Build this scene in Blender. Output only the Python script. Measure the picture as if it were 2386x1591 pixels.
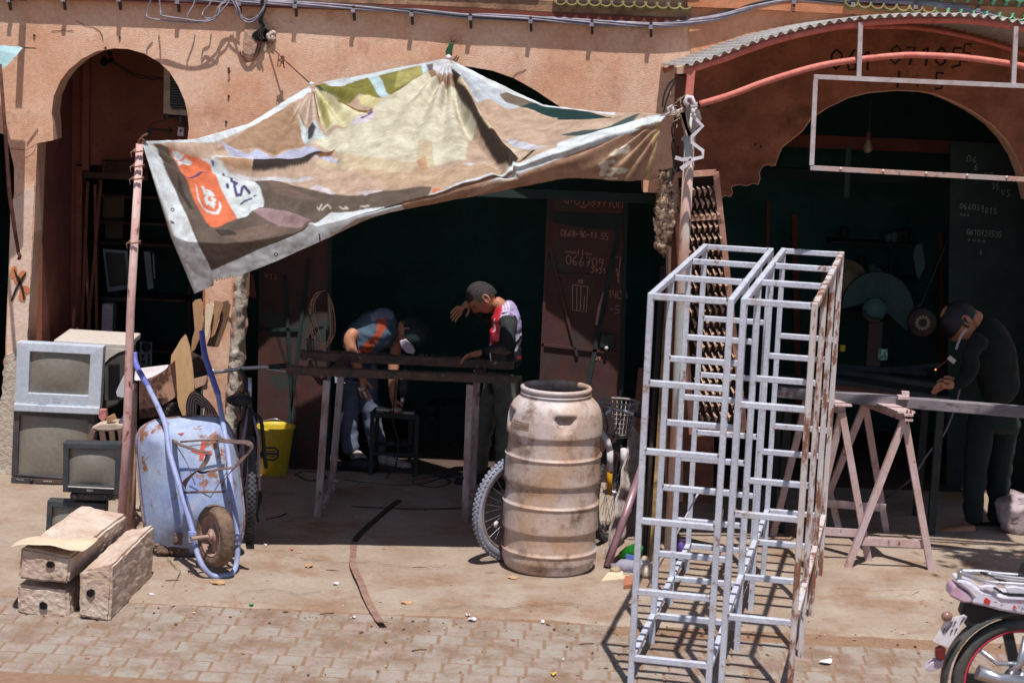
import bpy, bmesh, math, random
import numpy as np
from mathutils import Vector, Matrix, geometry
random.seed(7); rng=np.random.RandomState(7)
S=bpy.context.scene; COL=S.collection
for o in list(bpy.data.objects): bpy.data.objects.remove(o)
# ---------------------------------------------------------------- camera
FPX=4800.0; CX=1193.0; CY=795.5; CH=3.4
PIT=math.atan((CY-11)/FPX); ROL=math.radians(2.4)
cd=bpy.data.cameras.new('camera'); cam=bpy.data.objects.new('camera',cd); COL.objects.link(cam); S.camera=cam
cd.sensor_width=36; cd.lens=FPX/2386*36; cd.clip_end=600; cd.clip_start=.1
fw=Vector((0,math.cos(PIT),-math.sin(PIT))); r0=Vector((1,0,0)); u0=r0.cross(fw)
RR=r0*math.cos(ROL)+u0*math.sin(ROL); UU=-r0*math.sin(ROL)+u0*math.cos(ROL)
m=Matrix((RR,UU,-fw)).transposed().to_4x4(); m.translation=Vector((0,0,CH)); cam.matrix_world=m
cd.dof.use_dof=True; cd.dof.focus_distance=13.2; cd.dof.aperture_fstop=3.2
# ---------------------------------------------------------------- light: world sky, one sun
LD=Vector((-.055,.36,-1)).normalized()
sel=math.asin(-LD.z); saz=math.atan2(-LD.x,-LD.y)
w=bpy.data.worlds.new('World'); S.world=w; w.use_nodes=True; nt=w.node_tree; nt.nodes.clear()
sk=nt.nodes.new('ShaderNodeTexSky'); sk.sky_type='NISHITA'; sk.sun_disc=False; sk.sun_elevation=sel; sk.sun_rotation=saz
sk.air_density=1.0; sk.dust_density=.6; sk.ozone_density=1.0
bg=nt.nodes.new('ShaderNodeBackground'); bg.inputs[1].default_value=.075
ow=nt.nodes.new('ShaderNodeOutputWorld'); nt.links.new(sk.outputs[0],bg.inputs[0]); nt.links.new(bg.outputs[0],ow.inputs[0])
ld=bpy.data.lights.new('sun','SUN'); ld.energy=4.4; ld.angle=math.radians(.5); ld.color=(1,.955,.89)
sun=bpy.data.objects.new('sun',ld); COL.objects.link(sun); sun.rotation_euler=LD.to_track_quat('-Z','Y').to_euler()
S.view_settings.view_transform='Standard'; S.view_settings.look='None'; S.view_settings.exposure=.3; S.view_settings.gamma=1
S.view_settings.use_curve_mapping=False
# ---------------------------------------------------------------- helpers
def ray(x,y): return fw+RR*((x-CX)/FPX)-UU*((y-CY)/FPX)
def W(x,y,d):
    r=ray(x,y); return Vector((0,0,CH))+r*(d/r.y)
def G(x,y,z=0.0):
    r=ray(x,y); return Vector((0,0,CH))+r*((z-CH)/r.z)
def X(p):
    v=Vector(p)-Vector((0,0,CH)); c=v.dot(fw); return CX+FPX*v.dot(RR)/c, CY-FPX*v.dot(UU)/c
def lin(c,k=1.0):
    o=[]
    for v in c[:3]:
        v=v/255.0; o.append(k*(v/12.92 if v<=.04045 else ((v+.055)/1.055)**2.4))
    return (o[0],o[1],o[2],1.0)
MATS={}
def M(name,c1,c2=None,sc=6,rough=.8,metal=0,bump=0,bsc=60,rust=None,rt=.6,rsc=9,dirt=None,dt=.55,dsc=3,attr=None,spec=.4,stretch=None,trans=0,lo=.35,hi=.65,grime=.3,grs=38):
    if name in MATS: return MATS[name]
    mt=bpy.data.materials.new(name); mt.use_nodes=True; n=mt.node_tree; N=n.nodes; L=n.links
    b=N['Principled BSDF']; b.inputs['Roughness'].default_value=rough; b.inputs['Metallic'].default_value=metal
    b.inputs['Specular IOR Level'].default_value=spec
    tc=N.new('ShaderNodeTexCoord'); src=tc.outputs['Object']
    ge=N.new('ShaderNodeNewGeometry')
    src=ge.outputs['Position']
    if stretch:
        mp=N.new('ShaderNodeMapping'); mp.inputs['Scale'].default_value=stretch; L.new(src,mp.inputs['Vector']); src=mp.outputs[0]
    def noise(s,det=5,rg=.6):
        q=N.new('ShaderNodeTexNoise'); q.inputs['Scale'].default_value=s; q.inputs['Detail'].default_value=det; q.inputs['Roughness'].default_value=rg
        L.new(src,q.inputs['Vector']); return q.outputs['Fac']
    def ramp(f,a,bb):
        r=N.new('ShaderNodeMapRange'); r.inputs[1].default_value=a; r.inputs[2].default_value=bb; L.new(f,r.inputs[0]); return r.outputs[0]
    def mix(f,a,bb,mul=False):
        x=N.new('ShaderNodeMix'); x.data_type='RGBA'
        if mul: x.blend_type='MULTIPLY'
        if isinstance(f,(int,float)): x.inputs[0].default_value=f
        else: L.new(f,x.inputs[0])
        for i,v in ((6,a),(7,bb)):
            if isinstance(v,tuple): x.inputs[i].default_value=v
            else: L.new(v,x.inputs[i])
        return x.outputs[2]
    if attr:
        at=N.new('ShaderNodeAttribute'); at.attribute_name=attr; base=at.outputs['Color']
        if c1 is not None: base=mix(ramp(noise(sc),lo,hi),base,mix(1.0,base,lin(c1),True))
    else:
        base=lin(c1)
        if c2: base=mix(ramp(noise(sc),lo,hi),lin(c1),lin(c2))
    if dirt: base=mix(ramp(noise(dsc,8,.7),dt,dt+.18),base,lin(dirt))
    if rust: base=mix(ramp(noise(rsc,7,.7),rt,rt+.06),base,lin(rust))
    if grime:
        g=ramp(noise(grs,9,.75),.25,.75); g2=N.new('ShaderNodeMapRange'); g2.inputs[3].default_value=1-grime; g2.inputs[4].default_value=1.06; L.new(g,g2.inputs[0]); base=mix(1.0,base,g2.outputs[0],True)
    if isinstance(base,tuple): b.inputs['Base Color'].default_value=base
    else: L.new(base,b.inputs['Base Color'])
    if bump:
        bp=N.new('ShaderNodeBump'); bp.inputs['Strength'].default_value=1; bp.inputs['Distance'].default_value=bump
        L.new(noise(bsc,4,.65),bp.inputs['Height']); L.new(bp.outputs[0],b.inputs['Normal'])
    if trans:
        b.inputs['Transmission Weight'].default_value=trans; b.inputs['IOR'].default_value=1.2
    MATS[name]=mt; return mt
class MB:
    "collects shapes, links them as one mesh object"
    def __init__(s): s.v=[]; s.f=[]; s.sm=[]
    def add(s,vs,fs,smooth=False):
        o=len(s.v); s.v+= [tuple(v) for v in vs]; s.f+=[tuple(i+o for i in f) for f in fs]; s.sm+=[smooth]*len(fs); return s
    def hexa(s,p,q,jit=0):   # p: 4 lower pts, q: 4 upper pts
        vs=[Vector(a)+Vector((random.uniform(-jit,jit),random.uniform(-jit,jit),random.uniform(-jit,jit))) for a in list(p)+list(q)]
        return s.add(vs,[(3,2,1,0),(4,5,6,7),(0,1,5,4),(1,2,6,5),(2,3,7,6),(3,0,4,7)])
    def box(s,c,sz,rz=0,rx=0,ry=0,M4=None):
        R=Matrix.Rotation(rz,3,'Z')@Matrix.Rotation(ry,3,'Y')@Matrix.Rotation(rx,3,'X'); h=Vector(sz)/2; c=Vector(c)
        vs=[c+R@Vector((h.x*a,h.y*b,h.z*d)) for d in (-1,1) for a,b in ((-1,-1),(1,-1),(1,1),(-1,1))]
        return s.hexa(vs[:4],vs[4:])
    def bar(s,a,b,w=.03,h=None,up=(0,0,1)):
        a=Vector(a); b=Vector(b); h=h or w; d=(b-a).normalized(); up=Vector(up)
        if abs(d.dot(up))>.95: up=Vector((0,1,0))
        x=d.cross(up).normalized(); y=x.cross(d)
        return s.hexa([a-x*w/2-y*h/2,a+x*w/2-y*h/2,a+x*w/2+y*h/2,a-x*w/2+y*h/2],[b-x*w/2-y*h/2,b+x*w/2-y*h/2,b+x*w/2+y*h/2,b-x*w/2+y*h/2])
    def tube(s,pts,r=.01,n=8,closed=False,cap=True):
        pts=[Vector(p) for p in pts]; k=len(pts); rs=r if isinstance(r,(list,tuple)) else [r]*k
        vs=[];prev=None
        for i,p in enumerate(pts):
            if closed: t=pts[(i+1)%k]-pts[i-1]
            else: t=pts[min(i+1,k-1)]-pts[max(i-1,0)]
            t.normalize()
            if prev is None:
                a=Vector((0,0,1)) if abs(t.z)<.9 else Vector((1,0,0)); x=t.cross(a).normalized()
            else:
                x=(prev-t*prev.dot(t)).normalized()
            prev=x; y=t.cross(x)
            for j in range(n):
                an=2*math.pi*j/n; vs.append(p+(x*math.cos(an)+y*math.sin(an))*rs[i])
        fs=[]
        for i in range(k if closed else k-1):
            a=i*n; b=((i+1)%k)*n
            for j in range(n): fs.append((a+j,a+(j+1)%n,b+(j+1)%n,b+j))
        s.add(vs,fs,True)
        if cap and not closed:
            o=len(s.v)-len(vs); s.f.append(tuple(o+j for j in reversed(range(n)))); s.f.append(tuple(o+(k-1)*n+j for j in range(n))); s.sm+=[False,False]
        return s
    def ribbon(s,pts,w,th=.002,nrm=(0,0,1)):
        pts=[Vector(p) for p in pts]; nrm=Vector(nrm).normalized(); k=len(pts); vs=[]
        for i,p in enumerate(pts):
            t=(pts[min(i+1,k-1)]-pts[max(i-1,0)]).normalized(); x=t.cross(nrm).normalized()
            ww=w[i] if isinstance(w,(list,tuple)) else w
            vs+=[p-x*ww/2,p+x*ww/2,p+x*ww/2+nrm*th,p-x*ww/2+nrm*th]
        fs=[(0,1,2,3),(4*k-1,4*k-2,4*k-3,4*k-4)]
        for i in range(k-1):
            a=4*i;b=a+4
            for j in range(4): fs.append((a+j,b+j,b+(j+1)%4,a+(j+1)%4))
        return s.add(vs,fs)
    def lathe(s,prof,c=(0,0,0),n=32,ax=(0,0,1),fn=None,close=True):
        ax=Vector(ax).normalized(); a=Vector((1,0,0)) if abs(ax.x)<.9 else Vector((0,1,0)); x=ax.cross(a).cross(ax).normalized(); 
        if abs(ax.z)>.99: x=Vector((1,0,0))
        y=ax.cross(x); c=Vector(c); vs=[]
        for (r,h) in prof:
            for j in range(n):
                t=2*math.pi*j/n; rr=fn(r,h,t) if fn else r
                vs.append(c+ax*h+(x*math.cos(t)+y*math.sin(t))*rr)
        fs=[]
        for i in range(len(prof)-1):
            for j in range(n): fs.append((i*n+j,i*n+(j+1)%n,(i+1)*n+(j+1)%n,(i+1)*n+j))
        if close: fs.append(tuple(reversed(range(n)))); fs.append(tuple((len(prof)-1)*n+j for j in range(n)))
        return s.add(vs,fs,True)
    def prism(s,poly,ext,smooth=False):   # poly: 3D pts, ext: Vector
        poly=[Vector(p) for p in poly]; k=len(poly); ext=Vector(ext)
        tri=geometry.tessellate_polygon([poly])
        fs=[tuple(t) for t in tri]+[tuple(i+k for i in reversed(t)) for t in tri]+[(i,(i+1)%k,(i+1)%k+k,i+k) for i in range(k)]
        return s.add(poly+[p+ext for p in poly],fs,smooth)
    def build(s,name,mat,parent=None,bevel=0,smooth=None,kind=None,seg=2):
        me=bpy.data.meshes.new(name); me.from_pydata(s.v,[],s.f)
        for p,sm in zip(me.polygons,s.sm): p.use_smooth=sm if smooth is None else smooth
        bm=bmesh.new(); bm.from_mesh(me)
        bmesh.ops.recalc_face_normals(bm,faces=bm.faces)
        if bevel:
            eds=[e for e in bm.edges if len(e.link_faces)==2 and e.calc_face_angle(0)>.5]
            bmesh.ops.bevel(bm,geom=eds,offset=bevel,segments=seg,affect='EDGES',profile=.5)
        bm.to_mesh(me); bm.free()
        return linko(name,me,mat,parent,kind)
def linko(name,me,mat,parent=None,kind=None):
    o=bpy.data.objects.new(name,me); COL.objects.link(o)
    if mat: me.materials.append(mat)
    if parent is not None:
        o.parent=parent; o.matrix_parent_inverse=parent.matrix_basis.inverted()
    if kind: o['kind']=kind
    return o
def T(name,label,cat,loc=(0,0,0),group=None):
    o=bpy.data.objects.new(name,None); COL.objects.link(o); o.location=loc; o.empty_display_size=.1
    o['label']=label; o['category']=cat
    if group: o['group']=group
    return o
def tag(o,label,cat,group=None):
    o['label']=label; o['category']=cat
    if group: o['group']=group
    return o
def copy_tree(o,off,label=None,parent=None,rot=0):
    c=o.copy(); COL.objects.link(c)
    if parent is None:
        c.location=o.location+Vector(off); c.rotation_euler.z+=rot
        if label: c['label']=label
    else: c.parent=parent
    for ch in o.children: copy_tree(ch,(0,0,0),None,c)
    return c
def catmull(pts,n=6):
    pts=[Vector(p) for p in pts]; out=[]
    for i in range(len(pts)-1):
        p0=pts[max(i-1,0)];p1=pts[i];p2=pts[i+1];p3=pts[min(i+2,len(pts)-1)]
        for k in range(n):
            t=k/n; out.append(.5*((2*p1)+(p2-p0)*t+(2*p0-5*p1+4*p2-p3)*t*t+(3*p1-p0-3*p2+p3)*t**3))
    out.append(pts[-1]); return out
def jitter_mesh(o,amp,sc):
    from mathutils import noise
    for v in o.data.vertices:
        n=noise.noise_vector(v.co*sc); v.co+=n*amp
def paint(me,fn):
    n=len(me.vertices); co=np.empty(n*3); me.vertices.foreach_get('co',co); co=co.reshape(-1,3)
    col=fn(co); a=me.color_attributes.new('print','FLOAT_COLOR','POINT'); a.data.foreach_set('color',col.astype(np.float32).ravel())
def proj(co):
    v=co-np.array([0,0,CH]); c=v@np.array(fw); return np.stack([CX+FPX*(v@np.array(RR))/c, CY-FPX*(v@np.array(UU))/c],1)
def inpoly(P,poly):
    x,y=P[:,0],P[:,1]; r=np.zeros(len(P),bool); k=len(poly); j=k-1
    for i in range(k):
        xi,yi=poly[i];xj,yj=poly[j]
        c=((yi>y)!=(yj>y))&(x<(xj-xi)*(y-yi)/((yj-yi) or 1e-9)+xi); r^=c; j=i
    return r
def nearline(P,pts,w):
    r=np.zeros(len(P),bool)
    for a,b in zip(pts[:-1],pts[1:]):
        a=np.array(a,float);b=np.array(b,float);d=b-a; t=np.clip(((P-a)@d)/max(d@d,1e-9),0,1)
        r|=(np.linalg.norm(P-(a+t[:,None]*d),axis=1)<w/2)
    return r
def zz(ox,oy,s,pts): return [(ox+x*s,oy+y*s) for x,y in pts]
# stroke font for handwriting and small marks: unit cell 1 wide, 1.6 high, y up
SF={'0':[[(.5,1.6),(.1,1.2),(.1,.4),(.5,0),(.9,.4),(.9,1.2),(.5,1.6)]],'1':[[(.2,1.2),(.6,1.6),(.6,0)]],'2':[[(.1,1.3),(.5,1.6),(.9,1.2),(.1,0),(.9,0)]],
'3':[[(.1,1.5),(.8,1.5),(.4,.9),(.9,.5),(.5,0),(.1,.2)]],'4':[[(.2,1.6),(.1,.7),(.9,.7)],[(.7,1.4),(.7,0)]],'5':[[(.9,1.6),(.2,1.6),(.15,.9),(.8,.8),(.8,.2),(.1,0)]],
'6':[[(.7,1.6),(.1,.7),(.3,0),(.8,.1),(.8,.6),(.2,.7)]],'7':[[(.1,1.5),(.9,1.6),(.4,0)],[(.2,.8),(.8,.8)]],'8':[[(.5,.8),(.1,1.2),(.5,1.6),(.9,1.2),(.1,.4),(.5,0),(.9,.4),(.5,.8)]],
'9':[[(.8,.9),(.2,.9),(.2,1.5),(.8,1.5),(.8,.9),(.6,0)]],'-':[[(.1,.8),(.9,.8)]],'.':[[(.45,0),(.55,.05)]],'M':[[(.1,0),(.2,1.6),(.5,.6),(.8,1.6),(.9,0)]],'N':[[(.1,0),(.1,1.6),(.9,0),(.9,1.6)]],
'O':[[(.5,1.6),(.1,1.2),(.1,.4),(.5,0),(.9,.4),(.9,1.2),(.5,1.6)]],'S':[[(.9,1.4),(.5,1.6),(.1,1.2),(.9,.5),(.5,0),(.1,.2)]],'Y':[[(.1,1.6),(.5,.8),(.9,1.6)],[(.5,.8),(.5,0)]],
'A':[[(.1,0),(.5,1.6),(.9,0)],[(.3,.6),(.7,.6)]],'t':[[(.5,1.4),(.5,.1),(.9,0)],[(.2,1),(.8,1)]],'a':[[(.9,1),(.3,.9),(.1,.3),(.6,0),(.9,.9),(.9,0)]],'+':[[(.1,.8),(.9,.8)],[(.5,1.2),(.5,.4)]],
'V':[[(.1,1.6),(.5,0),(.9,1.6)]],'L':[[(.1,1.6),(.1,0),(.9,0)]],'I':[[(.5,1.6),(.5,0)]],'P':[[(.1,0),(.1,1.6),(.8,1.5),(.8,.9),(.1,.8)]],'H':[[(.1,0),(.1,1.6)],[(.9,0),(.9,1.6)],[(.1,.8),(.9,.8)]],
'~':[[(.0,.5),(.25,.9),(.4,.3),(.7,.9),(1,.4)],[(.4,1.2),(.5,1.25)]],'G':[[(.9,1.3),(.5,1.6),(.1,1.2),(.1,.4),(.5,0),(.9,.3),(.9,.8),(.5,.8)]]}
def strokes(mb,txt,o,ex,ey,nrm,w,jit=.08,sp=1.25,th=.0015):
    "o origin, ex ey world vectors of one unit"
    o=Vector(o);ex=Vector(ex);ey=Vector(ey); x=0
    for ch in txt:
        for st in SF.get(ch,[]):
            pts=[o+ex*(x+a+random.uniform(-jit,jit))+ey*(b+random.uniform(-jit,jit)) for a,b in st]
            mb.ribbon(pts,w,th,nrm)
        x+=sp
    return mb
# ================================================================ setting: ground, facade, interiors
WY=14.1   # front face of the facade
m_ground=M('dusty_concrete',(168,152,138),(152,132,116),sc=2.2,rough=.95,bump=.006,bsc=45,dirt=(140,106,82),dt=.50,dsc=1.9,rust=(136,112,94),rt=.66,rsc=5)
m_pave=M('dusty_paver',(158,148,140),(148,130,116),sc=5,rough=.95,bump=.004,bsc=60,dirt=(130,106,88),dt=.46,dsc=2.5)
m_pave2=M('reddish_paver',(160,144,136),(144,124,112),sc=5,rough=.95,bump=.004,bsc=60,dirt=(130,104,88),dt=.48,dsc=2.5)
m_sand=M('joint_sand',(150,120,98),(136,106,84),sc=20,rough=1,bump=.004,bsc=90)
m_plast=M('pink_plaster',(244,204,178),(230,174,142),sc=3.0,rough=.95,bump=.007,bsc=130,dirt=(200,146,116),dt=.53,dsc=2.2,rust=(214,176,152),rt=.62,rsc=5)
m_plasts=M('shade_red_plaster',(168,108,84),(126,80,62),sc=4,rough=.95,bump=.006,bsc=60,dirt=(96,60,48),dt=.54,dsc=3,rust=(196,134,104),rt=.68,rsc=8)  # wear by noise; base darkened to deepen the shade under the canopy
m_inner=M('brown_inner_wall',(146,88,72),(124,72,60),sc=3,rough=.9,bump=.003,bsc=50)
m_dark=M('deep_shade_teal',(44,60,60),(34,48,48),sc=4,rough=.9)  # dark teal colour stands in for the deep shade of the shops
m_room=M('shade_lift_teal_wall',(60,106,102),(48,90,86),sc=4,rough=.9)  # teal colour lifts the shaded rooms above plain black
m_floor=M('brown_shop_floor',(96,74,64),(72,58,52),sc=5,rough=.95,bump=.004,bsc=50,dirt=(110,88,74),dt=.6,dsc=5)  # two brown tones with lighter patches
m_white=M('lime_render',(206,196,184),(190,172,156),sc=5,rough=.95,bump=.012,bsc=38,dirt=(150,112,88),dt=.52,dsc=6)
def struct(o): o['kind']='structure'; return o
# ground with a fine grid near the camera, sheet to the horizon
mb=MB(); 
xs=[-300,-60,-8,8,60,300]; 
mb.add([(-300,-200,0),(300,-200,0),(300,400,0),(-300,400,0)],[(0,1,2,3)])
struct(mb.build('ground',m_sand))
mb=MB(); nx,ny=300,80; x0,x1,y0,y1=-6,6,11.02,14.6; vs=[];fs=[]
from mathutils import noise as mnoise
def yedge(x): return 11.12-.018*x
for j in range(ny+1):
    for i in range(nx+1):
        x=x0+(x1-x0)*i/nx; e=yedge(x)+.05*mnoise.noise(Vector((x*2.3,1,0)))+.02*mnoise.noise(Vector((x*9,1,0))); y=e+(y1-e)*j/ny
        z=.009+.006*mnoise.noise(Vector((x*1.5,y*1.5,0)))+.003*mnoise.noise(Vector((x*7,y*7,3)))
        if x>1.9 and y>11.93+.03*mnoise.noise(Vector((x*3,0,0))): z+=.035
        vs.append((x,y,z-(.02 if j==0 else 0)))
for j in range(ny):
    for i in range(nx): a=j*(nx+1)+i; fs.append((a,a+1,a+nx+2,a+nx+1))
mb.add(vs,fs,True); struct(mb.build('concrete_apron',m_ground))
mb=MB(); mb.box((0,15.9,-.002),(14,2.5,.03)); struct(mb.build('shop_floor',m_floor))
b=MB(); 
for pts in ([(700,1300),(790,1310),(860,1308),(960,1322),(1080,1316)],[(560,1380),(640,1372),(700,1384),(760,1378)],[(1000,1420),(1080,1408),(1180,1416),(1290,1404),(1400,1412)],[(1950,1370),(2060,1376),(2160,1371)],[(390,1300),(420,1330),(400,1370)]):
    q_=[]
    for (xa,ya),(xb,yb) in zip(pts[:-1],pts[1:]):
        for k in range(6): q_.append(G(xa+(xb-xa)*k/6+random.uniform(-2,2),ya+(yb-ya)*k/6+random.uniform(-2,2),.019+(.035 if xa>1900 else 0)))
    b.ribbon(q_,[random.uniform(.001,.005) for _ in q_],.0008)
ck_=b.build('pavement_cracks',M('crack_dark',(92,72,60),rough=1),None); ck_['kind']='structure'
# street pavers, each a part
pv=T('brick_paving','rows of worn concrete pavers along the street edge','paving',(0,10,0)); del pv['label']; del pv['category']
pv.name='paved_street'; pv['kind']='structure'
pm=[]
for k in range(6):
    b=MB(); b.box((0,0,-.02),(.136,.149,.04)); 
    o=b.build('paver',(m_pave,m_pave2)[k%3==2],None,bevel=.006,seg=1); pm.append(o.data); bpy.data.objects.remove(o)
ang=math.radians(-8); ca,sa=math.cos(ang),math.sin(ang); cnt=0
for j in range(-3,11):
    for i in range(-26,27):
        lx=i*.1435+random.uniform(-.003,.003); ly=j*.157+random.uniform(-.003,.003)
        X0=0; x=lx+.22*ly; y=9.93+ly-.05*lx*.4
        if y>yedge(x)+.06 or y<9.86 or abs(x)>2.72+.25*(y-10) : continue
        if cnt>=298: continue
        o=bpy.data.objects.new('paver',random.choice(pm)); COL.objects.link(o); o.parent=pv; o.matrix_parent_inverse=pv.matrix_basis.inverted()
        o.location=(x,y,.003+random.uniform(-.0015,.002)); o.rotation_euler=(random.uniform(-.012,.012),random.uniform(-.012,.012),-.02); cnt+=1
print('pavers',cnt)
# dust film spilling over the edge of the apron onto the pavers
# ---- facade
fac=T('workshop_building','pink plastered workshop building with a row of arched shop openings','building',(0,WY,0))
def facade():
    L=[(-60,1135),(14,1128),(13,802),(20,630),(24,515),(33,450),(33,390),(20,335),(7,312),(-60,300)]
    outer=[(-120,-60),(2560,-60),(2560,1300),(2445,1290),(2445,470),(2400,470),(2385,408),(2369,367),(2344,328),(2312,293),(2264,260),(2216,236),(2175,220),(2137,214),(2089,212),(2025,217),(1977,229),(1929,252),(1891,277),(1871,306),(1823,344),(1813,367),(1807,386),(1797,388),(1790,384),(1778,388),(1770,402),(1772,415),(1767,431),(1755,428),(1740,434),(1722,431),(1705,436),(1708,450),(1703,459),(1690,457),(1676,466),(1668,640),(1660,1240),(1555,1230),(1556,760),(1560,452),(1499,448),(1499,418),(1480,395),(1440,350),(1380,300),(1309,251),(1288,238),(1248,211),(1198,183),(1147,165),(1100,157),(1060,152),(950,157),(840,175),(740,205),(660,250),(600,310),(572,380),(566,450),(574,560),(570,640),(569,700),(562,730),(567,770),(560,800),(562,850),(552,880),(556,920),(545,960),(549,1000),(540,1040),(543,1190),(470,1180),(476,700),(480,450),(439,440),(437,325),(440,300),(437,265),(430,235),(415,200),(395,168),(370,145),(335,125),(300,115),(265,113),(225,120),(190,138),(160,163),(140,190),(125,225),(120,265),(123,290),(124,327),(104,331),(87,334),(84,400),(79,543),(70,687),(63,802),(52,900),(46,1000),(44,1135),(14,1132)]+L[2:]
    P=[W(x,y,WY) for x,y in outer]
    return P
P=facade()
b=MB(); b.prism(P,(0,.26,0)); fw_=b.build('facade_wall',m_plast,fac)
# rough lime patch column on the broken pillar
def patch(name,pts,d,mat,th=.015,parent=fac,jit=.0):
    b=MB(); q=[]
    for i in range(len(pts)):
        a=Vector(pts[i]);c=Vector(pts[(i+1)%len(pts)]); n=max(1,int((c-a).length/12))
        for k in range(n):
            p=a.lerp(c,k/n); q.append((p.x+random.uniform(-jit,jit),p.y+random.uniform(-jit,jit)))
    b.prism([W(x,y,d) for x,y in q],(0,th,0)); return b.build(name,mat,parent)
b=MB()
L_=[(541,645),(541,700),(535,760),(533,820),(530,870),(523,930),(521,990),(517,1050),(514,1190)]; R_=[(571,635),(572,700),(567,760),(564,830),(560,880),(556,940),(549,1000),(543,1060),(540,1190)]
from itertools import chain
vs=[];fs=[];n=60;mm=7
for i in range(n+1):
    t=i/n*(len(L_)-1); k=min(int(t),len(L_)-2); f=t-k
    a=Vector(L_[k]).lerp(Vector(L_[k+1]),f); c=Vector(R_[k]).lerp(Vector(R_[k+1]),f)
    for j in range(mm+1):
        p=a.lerp(c,j/mm); q=W(p.x,p.y,WY-.03-.05*math.sin(math.pi*j/mm)); nn=mnoise.noise_vector(q*22)*.018+mnoise.noise_vector(q*60)*.010; vs.append(q+nn+Vector((0,.06 if j in(0,mm) else 0,0)))
for i in range(n):
    for j in range(mm): a=i*(mm+1)+j; fs.append((a,a+1,a+mm+2,a+mm+1))
b.add(vs,fs,True); b.build('broken_plaster_edge',m_white,fac)
patch('plaster_patch',[(486,668),(492,655),(541,640),(541,745),(530,735),(521,742),(512,728),(500,735),(488,722)],WY-.014,m_plast,.02,jit=2)
patch('plaster_patch',[(25,470),(80,430),(76,543),(68,700),(60,860),(48,1000),(44,1120),(14,1120),(16,800),(22,640)],WY-.012,M('pale_plaster',(232,205,190),(222,190,172),sc=4,rough=.95,bump=.004,bsc=50,dirt=(196,160,138),dt=.6,dsc=5),.016,jit=1)
patch('plaster_patch',[(10,830),(60,800),(58,900),(50,990),(44,1118),(-40,1118),(0,950)],WY-.03,m_white,.02,jit=3)
# weathered red plaster skin under the right canopy, its colour darkened for the canopy's shade
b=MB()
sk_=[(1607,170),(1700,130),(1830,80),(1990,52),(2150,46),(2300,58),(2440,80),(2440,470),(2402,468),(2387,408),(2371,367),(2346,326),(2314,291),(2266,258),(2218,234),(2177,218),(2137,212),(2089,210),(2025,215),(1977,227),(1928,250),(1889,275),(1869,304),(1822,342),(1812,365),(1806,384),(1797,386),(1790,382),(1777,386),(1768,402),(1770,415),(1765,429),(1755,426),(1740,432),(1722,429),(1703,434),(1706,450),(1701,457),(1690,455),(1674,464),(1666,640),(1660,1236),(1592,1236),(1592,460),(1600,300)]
b.prism([W(x,y,WY-.008) for x,y in sk_],(0,.006,0)); b.build('weathered_shaded_render',m_plasts,fac)
b=MB(); b.prism([W(x,y,WY-.006) for x,y in [(1612,18),(2460,40),(2460,86),(2300,56),(2150,44),(1990,50),(1830,78),(1700,124),(1640,146),(1612,140),(1604,80)]],(0,.004,0)); b.build('orange_render',M('orange_render',(222,164,130),(204,140,106),sc=3,rough=.95,bump=.003,bsc=60),fac)
# faded painted phone number on it
b=MB()
mnum=M('faded_black_paint',(40,30,28),rough=.9)
def wr(mb,txt,px,py,d,h,w_,dx=1,dy=0,jit=.06,sp=1.25):
    o=W(px,py,d); k=d/FPX; e=Vector((1,0,0))*k; ex=(e*dx*h*.62+Vector((0,0,-1))*k*dy*h*.62); ey=Vector((0,0,1))*k*h/1.6
    return strokes(mb,txt,o,ex,ey,(0,-1,0),w_*k,jit,sp)
wr(b,'061',1932,162,WY-.012,46,5); b.build('painted_number',mnum,fac); b=MB(); wr(b,'87105',2072,150,WY-.012,42,5,sp=1.35); b.build('painted_number',mnum,fac); b=MB(); wr(b,'5',2240,145,WY-.012,40,4)
b.build('painted_number',mnum,fac); b=MB(); wr(b,'I~5',2080,205,WY-.012,38,5,sp=2.0); b.build('painted_number',mnum,fac)
# porch side walls, back walls, ceilings: rooms behind the openings
def slab(name,a,c,mat,par=fac):
    b=MB(); a=Vector(a);c=Vector(c); b.box((a+c)/2,c-a); return b.build(name,mat,par)
xj=W(98,700,14.36).x
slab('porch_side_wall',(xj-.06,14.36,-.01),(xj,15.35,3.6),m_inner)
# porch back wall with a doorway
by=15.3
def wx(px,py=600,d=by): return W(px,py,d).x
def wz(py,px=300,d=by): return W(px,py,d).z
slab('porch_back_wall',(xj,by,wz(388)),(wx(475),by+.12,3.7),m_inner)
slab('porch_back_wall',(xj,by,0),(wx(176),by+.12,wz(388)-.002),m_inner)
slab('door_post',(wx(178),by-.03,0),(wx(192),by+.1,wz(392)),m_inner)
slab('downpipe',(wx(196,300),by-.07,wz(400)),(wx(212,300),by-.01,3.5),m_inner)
mdw=M('dark_painted_wood',(92,56,44),(60,40,34),sc=8,rough=.7,bump=.002,bsc=50,stretch=(1,1,.2))
slab('door_lintel',(wx(196),by-.04,wz(418)),(wx(345),by+.08,wz(404)),mdw)
# transom with scroll work
b=MB(); b.box(((wx(238)+wx(345))/2,by-.02,(wz(375)+wz(404))/2),(wx(345)-wx(238),.03,wz(375)-wz(404))); tr=b.build('transom_panel',mdw,fac)
b=MB()
for cx in (252,):
    b.tube([W(cx+7*math.cos(t)*(1-t/14),386+7*math.sin(t)*(1-t/14),by-.05) for t in np.linspace(0,9,26)],.006,6)
for yy in (380,388,395): b.tube([W(264,yy,by-.045),W(340,yy+3,by-.045)],.006,6)
b.tube([W(240,376,by-.045),W(345,380,by-.045),W(345,404,by-.045),W(240,400,by-.045)],.006,6,closed=True)
b.build('scroll_moulding',mdw,tr)
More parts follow.
